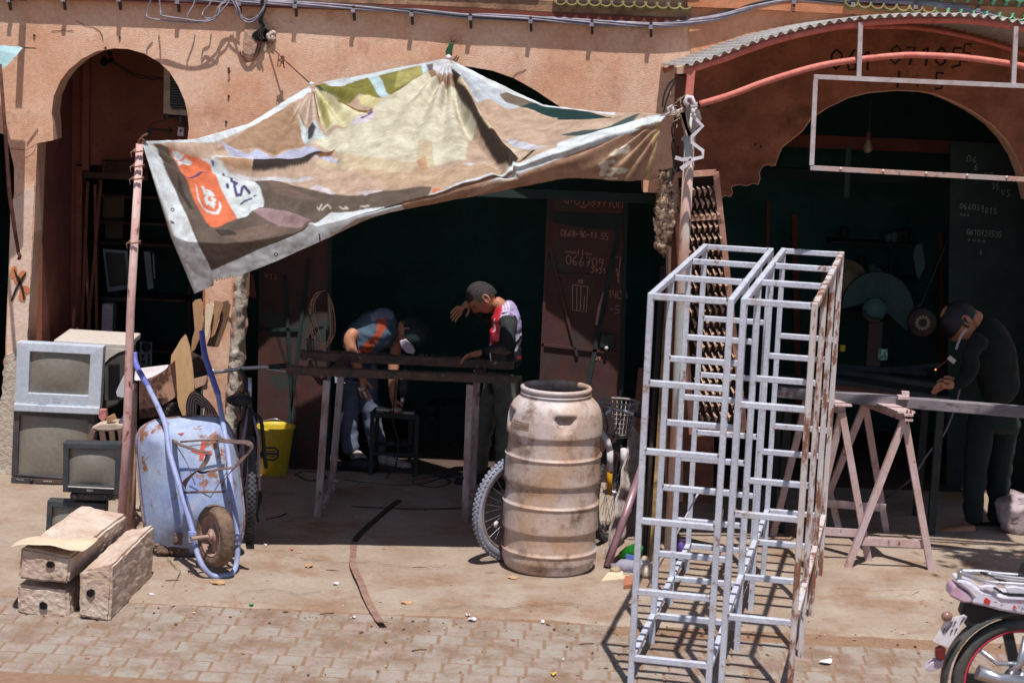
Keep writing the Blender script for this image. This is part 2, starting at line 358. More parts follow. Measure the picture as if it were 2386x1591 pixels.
# partition walls and shop rooms
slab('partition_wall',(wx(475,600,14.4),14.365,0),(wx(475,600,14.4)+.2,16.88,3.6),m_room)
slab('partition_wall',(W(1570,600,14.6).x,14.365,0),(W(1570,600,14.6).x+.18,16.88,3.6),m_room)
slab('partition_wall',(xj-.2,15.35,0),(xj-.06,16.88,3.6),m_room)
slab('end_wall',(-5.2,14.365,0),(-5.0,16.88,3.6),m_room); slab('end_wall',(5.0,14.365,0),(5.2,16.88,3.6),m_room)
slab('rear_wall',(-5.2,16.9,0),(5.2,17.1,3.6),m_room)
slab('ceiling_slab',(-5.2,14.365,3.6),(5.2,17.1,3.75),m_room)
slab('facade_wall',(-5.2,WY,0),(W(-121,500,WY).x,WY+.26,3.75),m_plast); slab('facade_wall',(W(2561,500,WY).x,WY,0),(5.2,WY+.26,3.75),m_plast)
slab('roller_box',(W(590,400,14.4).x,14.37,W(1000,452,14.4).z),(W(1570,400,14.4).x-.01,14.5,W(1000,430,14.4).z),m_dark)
# lower ledge (impost) of middle arch seen at right
b=MB(); b.prism([W(x,y,WY-.03) for x,y in [(1499,420),(1560,414),(1560,451),(1499,448)]],(0,.028,0)); b.build('impost_block',m_plast,fac)
# ---- eaves: fascia beam, concrete band, green tiles
m_beam=M('red_fascia',(120,62,48),(98,50,40),sc=5,rough=.85,bump=.002,bsc=40)
m_band=M('grey_concrete_band',(178,140,112),(120,92,74),sc=6,rough=.95,bump=.004,bsc=40,dirt=(70,52,44),dt=.55,dsc=7)
def strip(name,top,bot,y0,y1,mat,par=fac):
    b=MB(); k=len(top); f=[W(x,y,y0) for x,y in top]; g=[W(x,y,y0) for x,y in bot]
    for i in range(k-1):
        e=Vector((0,y1-y0,0)); b.hexa([g[i],g[i+1],g[i+1]+e,g[i]+e],[f[i],f[i+1],f[i+1]+e,f[i]+e])
    return b.build(name,mat,par)
strip('fascia_beam',[(-80,-24),(600,2),(1000,14),(1300,30),(1600,44)],[(-80,-8),(600,18),(1000,30),(1300,42),(1600,56)],WY-.06,WY-.002,m_beam)
strip('concrete_band',[(-80,-60),(600,-32),(1000,-16),(1300,4),(1600,14)],[(-80,-24),(600,1),(1000,13),(1300,29),(1600,43)],WY-.045,WY-.003,m_band)
strip('concrete_band',[(1602,-2),(1800,0),(2400,18)],[(1602,16),(1800,24),(2400,56)],WY-.06,WY-.012,M('orange_band',(205,140,104),(180,108,76),sc=4,rough=.9,bump=.003,bsc=40))
m_tile=M('green_glazed_tile',(104,160,128),(70,120,92),sc=9,rough=.35,spec=.6,dirt=(90,80,60),dt=.6,dsc=6)
m_tileu=M('weathered_tile_under',(150,140,90),(110,96,64),sc=9,rough=.8)
def tilemesh(r=.055,l=.42,th=.012):
    b=MB(); vs=[];fs=[];n=10
    for k in range(2):
        for rr in (r,r-th):
            for j in range(n+1):
                t=math.pi+math.pi*j/n; rk=rr*(1.0 if k==0 else .8); vs.append((rk*math.cos(t),l*k,-rk*math.sin(t)*1.0))
    q=n+1
    for j in range(n):
        fs+=[(j,j+1,2*q+j+1,2*q+j),(q+j,q+j+1,3*q+j+1,3*q+j),(j,j+1,q+j+1,q+j),(2*q+j,2*q+j+1,3*q+j+1,3*q+j)]
    return b.add(vs,fs,True)
roof=T('tiled_eave','row of half round glazed green roof tiles along the top edge of the facade','roof',(0,14,3.5))
tb=tilemesh(); o=tb.build('roof_tile',m_tile,None); tme=o.data; bpy.data.objects.remove(o)
tu=tilemesh(.05); o=tu.build('roof_tile',m_tileu,None); tme2=o.data; bpy.data.objects.remove(o)
def tile(px,py,d,up,me):
    o=bpy.data.objects.new('roof_tile',me); COL.objects.link(o); o.parent=roof; o.matrix_parent_inverse=roof.matrix_basis.inverted()
    o.location=W(px,py,d); o.rotation_euler=(math.radians(22),0 if up else math.pi,0)
for i in range(12): tile(1306+i*26.5,-3+i*.95,WY-.075,i%2==0 and False,tme2)
for i in range(12): tile(1319+i*26.5,-16+i*.95,WY-.07,True,tme)
for i in range(-2,38):
    if i*34<1290: tile(-20+i*34,-62+i*1.3,WY-.07,True,tme)
for i in range(16): tile(1985+i*30,2+i*2.3,WY-.09,False,tme2 if i<7 else tme)
for i in range(16): tile(2000+i*30,-12+i*2.3,WY-.085,True,tme)
# ================================================================ canopy of the right hand shop
m_pink=M('pink_painted_pipe',(214,132,120),(196,104,92),sc=14,rough=.55,rust=(112,58,42),rt=.64,rsc=16)
m_grey=M('grey_primed_steel',(196,188,192),(176,160,160),sc=10,rough=.6,rust=(150,96,74),rt=.62,rsc=14)
m_rustbar=M('primed_bar_rusty',(196,150,132),(176,170,176),sc=6,rough=.65,rust=(140,84,62),rt=.55,rsc=18)
m_corr=M('galvanised_sheet',(196,190,186),(168,160,156),sc=8,rough=.5,metal=.2,rust=(130,84,60),rt=.66,rsc=10)
CD=12.1
can=T('arched_canopy','curved corrugated sheet canopy with two pink arched pipes over the right shop','canopy',(2,12.5,3.1))
arc=[(1596,162),(1680,135),(1786,97),(1880,72),(1990,52),(2100,44),(2150,43),(2270,45),(2386,63),(2500,92),(2640,140)]
a3=catmull([W(x,y,CD) for x,y in arc],14)
# resample and corrugate
Ls=[0]
for p,q in zip(a3[:-1],a3[1:]): Ls.append(Ls[-1]+(q-p).length)
def at(s):
    k=0
    while k<len(Ls)-2 and Ls[k+1]<s: k+=1
    f=(s-Ls[k])/max(1e-6,Ls[k+1]-Ls[k]); p=a3[k].lerp(a3[k+1],f); t=(a3[k+1]-a3[k]).normalized(); return p,Vector((-t.z,0,t.x))
N=int(Ls[-1]/.0072); vs=[];fs=[]
for i in range(N+1):
    s=Ls[-1]*i/N; p,nn=at(s); 
    wv=.011*math.sin(2*math.pi*s/.057); q=p+nn*(.02+wv)
    jag=(.03 if 1.0<s<1.75 else 0)+.006*mnoise.noise(Vector((s*8,0,0)))
    vs+=[q+Vector((0,-.04-jag,0)),q+Vector((0,WY-CD-.01,-.05)),q+nn*.003+Vector((0,-.04-jag,0)),q+nn*.003+Vector((0,WY-CD-.01,-.05))]
for i in range(N):
    a=4*i;b_=a+4; fs+=[(a,b_,b_+1,a+1),(a+2,a+3,b_+3,b_+2),(a,a+2,b_+2,b_)]
b=MB(); b.add(vs,fs,True); b.build('corrugated_sheet',m_corr,can)
b=MB(); b.tube([p-Vector((0,0,.012)) for p in a3],.02,10); b.build('arched_pipe',m_pink,can)
b=MB(); b.tube([p+Vector((0,WY-CD-.1,-.07)) for p in a3],.016,8); b.build('arched_pipe',m_pink,can)
arc2=[(1630,243),(1700,222),(1786,190),(1900,156),(1995,140),(2080,131),(2140,129),(2250,135),(2386,155),(2500,185),(2640,235)]
b=MB(); b.tube(catmull([W(x,y,CD-.01) for x,y in arc2],8),.019,10); b.build('arched_pipe',m_pink,can)
b=MB(); b.bar(W(1611,160,CD),W(1603,246,CD),.045); b.build('corner_post',m_pink,can)
b=MB(); b.prism([W(x,y,CD-.005) for x,y in [(1578,158),(1604,152),(1602,172),(1577,173)]],(0,.3,0)); b.build('cardboard_edge',M('bleached_card',(190,160,138),(170,136,112),rough=.95),can)
for x,y,x2,y2 in ((2005,52,2001,178),(2367,62,2361,196)):
    b=MB(); b.bar(W(x,y,CD-.045),W(x2,y2,CD-.045),.026); b.build('hanger_bar',m_grey,can)
sg=T('empty_sign_frame','bare rectangular steel sign frame hanging under the pink arch','sign frame',(2.6,CD,2.9))
def fb(name,p,q,d,w_,mat,par,dd=0,h=None):
    b=MB(); b.bar(W(p[0],p[1],d),W(q[0],q[1],d+dd),w_,h); return b.build(name,mat,par)
fb('top_rail',(1896,179),(2640,212),CD-.05,.026,m_grey,sg)
fb('side_rail',(1900,185),(1891,385),CD-.052,.026,m_grey,sg)
fb('bottom_rail',(1888,391),(2640,432),CD-.05,.026,m_rustbar,sg)
for x in (1959,2058,2158,2254,2346):
    b=MB(); p=W(x,391+(x-1888)*.0505-1,CD-.066); b.lathe([(.004,-.004),(.009,0),(.004,.004)],p,8,(0,1,0)); b.build('weld_spot',M('weld_white',(214,208,196),rough=.6),sg)
# leaning painted support pole of the canopy with white rag knots
m_blue=M('peeling_pole_paint',(196,214,212),(214,166,150),sc=5,rough=.7,rust=(110,70,50),rt=.62,rsc=13,stretch=(1,1,.4))
pol=T('canopy_pole','pale blue and pink peeling pole under the canopy corner, tied with white cloth','pole',G(1556,1296))
pa=G(1558,1300); pb=W(1612,238,CD+.05)
b=MB(); b.tube([pa,pa.lerp(pb,.33)+Vector((.006,0,0)),pa.lerp(pb,.66)+Vector((-.004,0,0)),pb],.033,14); b.build('pole_shaft',m_blue,pol)
m_rag=M('white_rag',(226,222,226),(196,190,200),sc=20,rough=.9)
b=MB()
def onpole(t,an,r=.04): return pa.lerp(pb,t)+Vector((math.sin(an)*r,-math.cos(an)*r,0))
b.ribbon([onpole(.985-.006*i*1.0,.5+i*.33,.042+.006*(i%2)) for i in range(12)],.03,.004,(0,-1,.1))
b.ribbon([W(x,y,CD-.0) for x,y in [(1612,268),(1637,294),(1613,318),(1612,332),(1638,352),(1637,366),(1612,372),(1605,368)]],.02,.006,(0,-1,.1))
b.ribbon([W(x,y,CD-.02) for x,y in [(1610,370),(1590,372),(1573,367)]],.022,.004,(0,-1,0)); b.ribbon([W(x,y,CD-.02) for x,y in [(1612,372),(1600,384),(1586,394)]],.024,.004,(0,-1,0))
b.tube([W(x,y,CD-.03) for x,y in [(1604,246),(1596,238),(1602,226),(1612,228),(1616,240),(1622,246),(1610,250)]],.014,8)
b.tube([W(x,y,CD-.03) for x,y in [(1612,250),(1616,260),(1612,266)]],.012,6)
b.build('cloth_strip',m_rag,pol)
fb('nailed_slat',(1618,246),(1652,249),CD,.02,mdw,pol)
b=MB(); b.tube([onpole(.60,i*.8,.036) for i in range(12)],.004,5); b.build('wire_tie',M('rusty_wire',(150,112,92),rough=.7),pol)
# left awning pole and the second leaning pole
m_pole=M('peeling_pink_pole',(226,196,194),(208,156,150),sc=9,rough=.75,rust=(124,78,64),rt=.6,rsc=18,stretch=(1,1,.5))
lp=T('awning_pole','tall peeling pink pole holding the front left corner of the fabric awning','pole',G(278,1285))
a_=G(279,1275); c_=W(326,336,12.1)
b=MB(); b.tube([a_,a_.lerp(c_,.3)+Vector((.01,0,0)),a_.lerp(c_,.6)+Vector((-.006,0,0)),c_],[.026,.027,.025,.023],12); b.build('pole_shaft',m_pole,lp)
mw_=M('rusty_wire',(150,112,92),rough=.7)
for t in (.767,.985,.95,.92):
    b=MB(); c=a_.lerp(c_,t); b.tube([c+Vector((math.cos(i*.7)*.033,math.sin(i*.7)*.033,.004*(i%5)-.01)) for i in range(20)],.003,5)
    b.tube([c+Vector((-.03,-.02,0)),c+Vector((-.045,-.03,-.01)),c+Vector((-.04,-.03,-.04))],.003,5); b.build('wire_tie',mw_,lp)
o_=MB(); p0=G(303,1268); p1=W(309,893,12.6)
o_.tube([p0,p1],[.033,.03],12); 
tag(o_.build('short_pole',M('peeling_cream_pole',(200,160,146),(190,150,120),sc=9,rough=.8,rust=(118,70,52),rt=.6,rsc=14),None),'shorter peeling cream and pink pole standing just behind the awning pole','pole')
# ================================================================ cables, hooks, ropes
m_cab=M('grey_cable',(158,150,164),(126,120,136),sc=9,rough=.5)
m_blk=M('black_rubber_cable',(40,42,46),rough=.6)
m_iron=M('dark_iron',(46,44,46),(70,54,46),sc=20,rough=.7)
bun=T('cable_bundle','bundle of loose grey electric cables strung along the top of the facade','cables',(0,13.95,3.3))
ctrl=[(-60,-34),(200,-14),(420,-3),(560,4),(690,9),(825,17),(960,26),(1096,37),(1236,43),(1378,52),(1515,58),(1600,54),(1680,38),(1760,14),(1847,-2),(1984,4),(2129,8),(2200,14),(2274,26),(2330,42),(2400,60),(2500,80)]
for k in range(7):
    pts=[]
    for i,(x,y) in enumerate(ctrl):
        a=k*.9+i*.8; pts.append(W(x,y,WY-.05-.012*math.sin(a))+Vector((0,0,.016*math.cos(a)+random.uniform(-.004,.004))))
    if k>4: pts=pts[2:]
    b=MB(); b.tube(catmull(pts,6),.0085,6); b.build('cable',m_cab if k!=3 else m_blk,bun)
hk=None
hooks=['far left above the leaning rod','left of the left arch','above the crown of the left arch','above the right side of the left arch','just left of the hole in the wall','right of the hole in the wall','above the first awning peak','midway between the two awning peaks','just right of the green cord','above the left end of the dark middle arch','above the middle of the dark middle arch','last before the corner pole','first over the curved canopy','above the pink arch, second','above the top of the pink arch','nearest the right edge']
for hi_,(x,y) in enumerate([(25,-2),(152,-3),(281,-3),(417,2),(560,6),(690,12),(825,22),(960,31),(1096,40),(1236,47),(1378,54),(1515,60),(1847,2),(1984,8),(2129,14),(2274,22)]):
    lab='iron cable hook '+hooks[hi_]
    p=W(x,y,WY-.005)
    r=T('cable_hook',lab,'cable hook',p,'cable hooks along the facade')
    b=MB(); b.bar(p+Vector((0,0,.0)),p+Vector((0,-.075,.01)),.018,.03); b.build('hook_arm',m_iron,r)
    b=MB(); b.bar(p+Vector((.002,-.07,.02)),p+Vector((.008,-.03,-.075)),.016,.02); b.build('hook_tongue',m_iron,r)
    b=MB(); b.box(p+Vector((0,-.072,-.008)),(.028,.012,.028)); b.build('clip',m_cab,r)
for x,l in zip(bpy.data.objects,()): pass
# loops of loose wires
lo=T('hanging_wires','loose grey wires drooping in loops between the left arch and the hole in the wall','wires',(-2,14,3.3))
for pts in ([(355,-10),(342,30),(343,40),(352,44),(390,49),(440,53),(478,52),(500,44),(512,32),(530,10),(540,-6)],[(370,-10),(373,20),(375,34),(382,38),(430,45),(470,50),(500,40),(508,20),(520,6),(545,-2),(560,4)],
 [(455,-8),(450,12),(437,36),(440,50)],[(494,-8),(490,10),(474,26),(472,36),(480,43),(495,42),(508,34),(514,14),(530,4)],[(536,-8),(548,14),(556,36),(566,48),(580,53),(594,48),(608,30),(622,4),(624,-8)],
 [(540,-8),(552,16),(561,40),(570,50),(584,52),(600,44),(614,20),(620,-6)],[(545,-6),(556,20),(563,38),(575,46),(590,44),(612,26),(618,0)]):
    b=MB(); b.tube(catmull([W(x+random.uniform(-1,1),y,WY-.09-random.uniform(0,.03)) for x,y in pts],6),.0055,6); b.build('wire',m_cab,lo)
for k in range(5):
    b=MB(); b.tube(catmull([W(x+k*2.2-4,y,WY-.08+.02*random.random()) for x,y in [(612,-6),(614,20),(606,44),(612,62),(606,80),(610,92)]],5),.006,6); b.build('wire',m_blk,lo)
for dx in (0,-7):
    b=MB(); b.tube(catmull([W(x+dx*(1 if y<130 else .4),y,WY-.02) for x,y in [(610,92),(606,110),(600,128),(590,140),(578,144),(568,134),(566,120)]],5),.005,6)
    b.build('wire',M('wire_brown',(110,60,46),rough=.8),lo)
hp=MB(); vs=[];n=14
ring=[(598+26*math.cos(2*math.pi*i/n)*(1+.25*random.uniform(-1,1))*.9+14,84+15*math.sin(2*math.pi*i/n)*(1+.2*random.uniform(-1,1))) for i in range(n)]
hp.prism([W(x,y,WY-.012) for x,y in ring],(0,.008,0)); hp.build('cable_hole',M('hole_black',(14,12,12),rough=1),fac)
b=MB(); b.prism([W(x,y,WY-.006) for x,y in [(575,38),(618,44),(628,60),(640,66),(644,92),(632,108),(615,122),(592,128),(570,128),(566,100),(570,70)]],(0,.003,0)); b.build('mortar_patch',M('grey_mortar',(196,168,150),(176,140,116),sc=9,rough=.95,bump=.01,bsc=30),fac)
b=MB()
for i in range(7):
    q=W(632+random.uniform(-8,8),80+random.uniform(-10,14),WY-.02); b.lathe([(.001,-.02),(.02,-.005),(.014,.012),(.001,.02)],q,7,(random.random(),random.random(),random.random()))
b.build('rubble_chip',m_white,fac)
rp=T('tie_rope','thin brown rope with frayed knot between the wall hole and the awning','rope',W(622,100,WY))
m_rope=M('brown_rope',(112,70,58),rough=.9)
e1=W(724,196,13.87); s1=W(622,98,WY-.01)
b=MB(); b.tube([s1,s1.lerp(e1,.36)+Vector((0,0,-.01)),e1],.0045,6); b.build('rope_line',m_rope,rp)
b=MB(); kn=s1.lerp(e1,.37)
for i in range(7): b.tube([kn,kn+Vector((random.uniform(-.03,.02),-.01,random.uniform(-.02,.01))),kn+Vector((random.uniform(-.05,.02),0,random.uniform(-.08,-.02)))],.003,5)
b.lathe([(.002,-.014),(.012,0),(.002,.014)],kn,8); b.build('frayed_knot',m_rope,rp)
gt=T('green_cord_tie','short green cord and twig knotted to a wall hook above the awning peak','cord',W(1045,110,WY))
b=MB(); 
for k in range(3): b.tube(catmull([W(x+k*3,y,14.04) for x,y in [(1043,134),(1040,120),(1046,108),(1051,100),(1046,116),(1044,130)]],4),.006,6)
b.build('cord_loop',M('green_cord',(40,88,60),rough=.8),gt)
b=MB()
for pts in ([(1050,104),(1052,94),(1049,84)],[(1052,98),(1060,94),(1068,84)],[(1054,99),(1066,97),(1073,86)],[(1053,102),(1053,120),(1050,140)]): b.tube([W(x,y,14.05) for x,y in pts],.004,5)
b.build('twig',m_rope,gt)
# projecting iron bar at far left, neighbour's blue awning corner, leaning rod
b=MB(); b.bar(Vector((W(56,8,WY-.002).x,WY-.002,W(56,-6,WY).z)),Vector((W(56,8,WY).x+.006,WY-.262,W(56,-6,WY).z)),.045,.045)
tag(b.build('wall_bracket_bar',m_iron,None),'square iron bar sticking out of the top left of the facade','bar')
b=MB()
nb=[(-90,100),(-20,106),(45,111),(52,114),(40,128),(22,148),(0,166),(-50,200),(-100,230)]
b.prism([W(x,y,13.86-(.25 if y>120 else 0)) for x,y in nb],(0,.01,.004)); nbo=tag(b.build('blue_awning',M('pale_blue_tarp',(170,200,208),(150,190,190),sc=5,rough=.7),None),'pale blue tarpaulin corner of the neighbouring awning at the far left','awning')
b=MB(); b.bar(W(30,130,13.8),W(-20,108,13.98),.04); b.bar(W(56,112,13.86),W(84,113,13.9),.008); b.build('awning_strut',m_iron,nbo)
b=MB(); b.tube([W(0,150,13.6),W(14,330,13.65),W(22,450,13.68),W(34,534,13.72),W(44,594,13.75)],[.012,.013,.014,.014,.012],8); b.tube([W(43,590,13.74),W(47,596,13.73),W(44,603,13.75)],.012,8)
tag(b.build('leaning_rod',M('rust_brown_iron',(110,66,52),(70,46,40),sc=20,rough=.85,bump=.002),None),'thin rusty iron rod hanging down beside the far left pillar','rod')
# nails and small holes in the plaster, sprayed mark on pillar
b=MB()
for x,y in [(533,160),(534,164),(533,224),(527,284),(80,83),(279,87),(246,112),(1448,293),(1773,341),(1760,336)]:
    b.lathe([(.001,-.012),(.009,-.004),(.006,.004)],W(x,y,WY-.004),8,(0,1,0))
for pts in ([(533,160),(536,168),(531,170)],): b.tube([W(x,y,WY-.02) for x,y in pts],.004,5)
b.build('nail',m_iron,fac)
mor=M('orange_spray',(206,128,88),rough=.95); b=MB()
def blob(cx,cy,rx,ry,an,d): 
    return [W(cx+rx*math.cos(t)*math.cos(an)-ry*math.sin(t)*math.sin(an),cy+rx*math.cos(t)*math.sin(an)+ry*math.sin(t)*math.cos(an),d) for t in np.linspace(0,2*math.pi,17)[:-1]]
for a in ((32,634,8,15,.2),(50,645,9,16,.5),(40,652,8,10,-.3),(58,675,13,9,.3),(52,690,9,12,.1)): b.prism(blob(*a,WY-.016),(0,.002,0))
b.build('sprayed_petal',mor,fac)
b=MB()
for pts in ([(33,628),(42,650),(52,672),(57,698)],[(61,634),(50,652),(38,672),(26,702)]): b.ribbon([W(x,y,WY-.02) for x,y in pts],[.006,.018,.016,.012],.001,(0,-1,0))
b.build('black_stroke',mnum,fac)
# crack lines
m_crack=M('crack_shadow',(120,72,54),rough=1); b=MB()
for pts in ([(180,50),(200,60),(216,62),(232,72),(238,84),(240,96)],[(120,74),(150,70),(170,72)],[(20,346),(40,349),(60,350),(75,342),(86,335)],[(1196,178),(1206,170),(1218,166),(1226,160)],[(1600,30),(1610,40),(1603,58)]):
    b.ribbon([W(x+random.uniform(-1,1),y+random.uniform(-1,1),WY-.018 if 340<y<352 else WY-.003) for x,y in pts],.004,.001,(0,-1,0))
b.build('plaster_crack',m_crack,fac)
# ================================================================ printed fabric awning
U_=[0,.08,.2,.32,.45,.58,.68,.8,.92,1.0]
REAR=[(330,330,12.1),(452,326,12.5),(579,290,13.1),(727,197,13.85),(880,171,13.9),(1043,137,14.02),(1145,187,13.72),(1264,243,13.45),(1400,261,13.0),(1556,268,12.22)]
RIDG=[(398,548,11.98),(470,565,11.88),(590,560,11.8),(715,532,11.78),(868,489,11.78),(1035,447,11.8),(1179,400,11.8),(1320,353,11.82),(1440,310,11.95),(1558,276,12.15)]
BOTT=[(454,684,11.99),(520,656,11.9),(625,617,11.82),(742,564,11.80),(880,499,11.79),(1040,468,11.82),(1180,442,11.83),(1330,411,11.87),(1450,422,12.0),(1521,419,12.2)]
def cur(Pts,u):
    P=np.array(Pts); out=np.empty((len(u),3))
    # monotone-ish cubic for smooth sag between ties; keep the two peaks sharp in REAR
    for k in range(3): out[:,k]=np.interp(u,U_,P[:,k])
    return out
NU,NV=780,300; NV1=221
u=np.linspace(0,1,NU+1)
def smooth(a,n):
    k=np.ones(n)/n; p=np.pad(a,((n//2,n//2),(0,0)),'edge'); return np.stack([np.convolve(p[:,i],k,'valid') for i in range(3)],1)
R_=cur(REAR,u); R_[:,1]+=0
# slight sag of the free rear edge between ties
def bump(u,a,b_): t=np.clip((u-a)/(b_-a),0,1); return np.sin(np.pi*t)*((u>a)&(u<b_))
R_[:,1]+=9*bump(u,.0,.32)*0-2*bump(u,.32,.58)+8*bump(u,.58,1.0)*.3
G_=smooth(cur(RIDG,u),69); B_=smooth(cur(BOTT,u),51)
G_[0]=RIDG[0];B_[0]=BOTT[0]
vs=np.empty((NV+1,NU+1,3)); pix=np.empty((NV+1,NU+1,2))
rg=np.array(RR)/1; fwn=np.array(fw); un=np.array(UU)
def W_np(px,py,d):
    r=fwn+rg*((px-CX)/FPX)[...,None]-un*((py-CY)/FPX)[...,None]; return np.array([0,0,CH])+r*(d/r[...,1])[...,None]
for j in range(NV+1):
    if j<=NV1: t=j/NV1; P3=R_*(1-t)+G_*t; P3[:,2]=R_[:,2]*(1-t**.9)+G_[:,2]*t**.9
    else: t=(j-NV1)/(NV-NV1); P3=G_*(1-t)+B_*t; P3[:,2]+= -.05*math.sin(math.pi*min(t*1.0,1))*np.interp(u,[0,.4,.7,1],[0,.1,.6,.6])
    pix[j]=P3[:,:2]; vs[j]=W_np(P3[:,0],P3[:,1],P3[:,2])
# folds: displacement of height
V=np.linspace(0,1,NV+1)[:,None]*np.ones(NU+1); Uu=np.ones(NV+1)[:,None]*u; Tt=np.clip(np.arange(NV+1)/NV1,0,1)[:,None]*np.ones(NU+1)
px,py=pix[...,0],pix[...,1]
def raddist(cx,cy,ang):   # angle-based radial folds from a tie point
    return np.arctan2(px-cx,py-cy)-ang, np.hypot(px-cx,py-cy)
dz=np.zeros_like(px)
for cx,cy,amp,fr,rr,ph in ((1045,137,.020,19,230,0),(728,198,.026,15,150,1),(330,330,.020,21,190,2),(1556,270,.020,34,330,1)):
    a,r=raddist(cx,cy,0); dz+=amp*np.sin(a*fr+ph)*np.clip(r/60,0,1)*np.exp(-(r/rr)**2)*1.2
# long fold from the middle peak down right, and the long fold on the left
def distline(pts):
    P=np.stack([px.ravel(),py.ravel()],1); best=np.full(len(P),1e9); sg_=np.zeros(len(P)); tt=np.zeros(len(P)); L=0
    for a,b_ in zip(pts[:-1],pts[1:]):
        a=np.array(a,float);b_=np.array(b_,float);d=b_-a; t=np.clip(((P-a)@d)/(d@d),0,1); q=P-(a+t[:,None]*d); dd=np.hypot(q[:,0],q[:,1]); m_=dd<best
        s_=np.sign(d[0]*q[:,1]-d[1]*q[:,0]); best[m_]=dd[m_]; sg_[m_]=s_[m_]; tt[m_]=(L+t*np.hypot(*d))[m_]; L+=np.hypot(*d)
    return (best*sg_).reshape(px.shape),(tt/L).reshape(px.shape)
fold1=zz(600,0,.3406,[(1300,440),(1400,640),(1500,830),(1600,970),(1720,1120)])
s_,t_=distline(fold1); dz+=.065*np.exp(-(s_/14)**2)*np.clip(t_*3,0,1)-.04*np.exp(-((s_-24)/16)**2)
fold2=zz(320,330,.2359,[(300,20),(700,150),(1130,220),(1500,240),(1900,150)])
s_,t_=distline(fold2); dz+=.05*np.exp(-(s_/10)**2)*np.sin(np.pi*np.clip(t_,0.02,.98))-.03*np.exp(-((s_-18)/12)**2)
s_,t_=distline(zz(320,330,.2359,[(1150,340),(1250,480),(1400,500),(1600,600),(1850,700)])); dz+=.035*np.exp(-(s_/16)**2)*np.sin(np.pi*np.clip(t_,.02,.98))
s_,t_=distline(zz(320,330,.2359,[(1140,690),(1450,720),(1700,830)])); dz+=.03*np.exp(-(s_/11)**2)
s_,t_=distline(zz(600,0,.3406,[(900,793),(1100,800),(1230,795),(1300,850),(1500,880)])); dz+=.008*np.exp(-(s_/3)**2)
s_,t_=distline(zz(600,0,.3406,[(850,926),(1100,930),(1200,922),(1280,955),(1440,990)])); dz+=.008*np.exp(-(s_/3)**2)
s_,t_=distline([(1000,300),(1100,392),(1180,400)]); 
for seed,fx,fy,am in ((1,95,55,.006),(2,38,26,.0015),(5,200,90,.026)):
    r2=np.random.RandomState(seed); 
    for _ in range(5): dz+=am*.45*np.sin(px/fx*r2.uniform(.6,1.5)+r2.uniform(0,6)+py/fy*r2.uniform(-.9,.9))
edge=np.clip(V*9,0,1)*np.clip((1-V)*6+.2,0,1)*np.clip(Uu*25,0,1)*np.clip((1-Uu)*25,0,1)
dz*=edge
# drapes in the hanging flap (vertical pleats radiating from the right tie)
fl=np.clip((V-NV1/NV)/(1-NV1/NV),0,1)
vs[...,2]+=dz*(1-fl); vs[...,1]-=dz*.35
ang=np.arctan2(py-272,1560-px); vs[...,1]+=.012*np.sin(ang*30)*fl*np.clip((px-1000)/200,0,1)*(1-.5*fl)
# hem roll at ridge
vs[...,1]-=.02*np.exp(-((V-NV1/NV)/.02)**2)*np.clip((Uu-.4)*5,0,1)
# crumple micro wrinkles
flat=vs.reshape(-1,3)
for i in range(0,len(flat)):
    p=flat[i]; n_=mnoise.noise_vector(Vector(p)*9)*.003+mnoise.noise_vector(Vector(p)*26)*.002
    flat[i,1]+=n_.y; flat[i,2]+=n_.z
PX=pix.reshape(-1,2)
base=np.tile(np.array(lin((196,170,150))),(len(PX),1))
def P_(c,*polys):
    cc=np.array(lin(c))
    for p in polys: base[inpoly(PX,p)]=cc
def Ln(c,pts,w_): base[nearline(PX,pts,w_)]=np.array(lin(c))
B=lambda *p: zz(600,0,.3406,p)
L4=lambda *p: zz(320,330,.2359,p)
C3=lambda *p: zz(1300,0,.3188,p)
PX0=PX.copy(); 
# wobble so printed edges look soft and irregular
wob=np.stack([np.sin(PX[:,1]/17)+np.sin(PX[:,0]/23+2),np.sin(PX[:,0]/19)+np.sin(PX[:,1]/13)],1)*.8; PX=PX+wob
CR=(212,206,184)
P_((168,136,110),B((-300,1020),(0,830),(240,740),(330,990),(130,1060),(0,1000)))
P_(CR,B((1160,520),(1270,545),(1330,600),(1380,600),(1440,760),(1500,880),(1440,960),(1420,1110),(1200,1150),(900,1110),(560,1060),(350,1000),(640,870),(870,710)))
P_((208,192,160),B((560,1060),(900,1110),(1100,1150),(1000,1230),(700,1190),(400,1120)))
P_((196,168,140),B((640,1170),(1100,1200),(1500,1130),(1700,1160),(1300,1290),(900,1290)))
P_((204,188,158),B((1110,990),(1200,1000),(1210,1180),(1080,1170)))
P_((196,152,122),B((1090,1130),(1150,1100),(1170,1190),(1110,1190)))
P_((128,124,58),B((400,590),(760,540),(1110,440),(1150,525),(870,712),(800,690),(700,680),(560,742)))
P_((165,158,96),B((960,500),(1110,450),(1140,520),(1040,585),(930,600)))
P_((24,62,54),B((390,590),(430,600),(560,740),(520,705),(450,660)))
P_((186,214,222),B((752,542),(820,520),(912,682),(862,712)),B((1110,438),(1150,432),(1172,500),(1140,524)))
P_((104,92,104),B((1150,432),(1212,422),(1222,462),(1178,500)))
P_((120,92,30),B((545,740),(640,730),(760,780),(800,770),(740,800)),); P_((212,200,150),B((690,690),(760,678),(860,712),(800,770),(720,730)))
P_((222,216,176),B((400,620),(470,660),(560,750),(740,800),(640,862),(560,892),(470,905),(430,830),(400,720)))
P_((196,190,120),B((430,640),(470,760),(500,880),(470,890),(440,780)))
P_((206,184,168),B((240,740),(370,650),(412,720),(400,850),(360,878),(320,820)))
P_((120,80,76),B((285,800),(330,870),(360,960),(345,960),(310,900)),B((380,640),(392,640),(420,820),(412,830)))
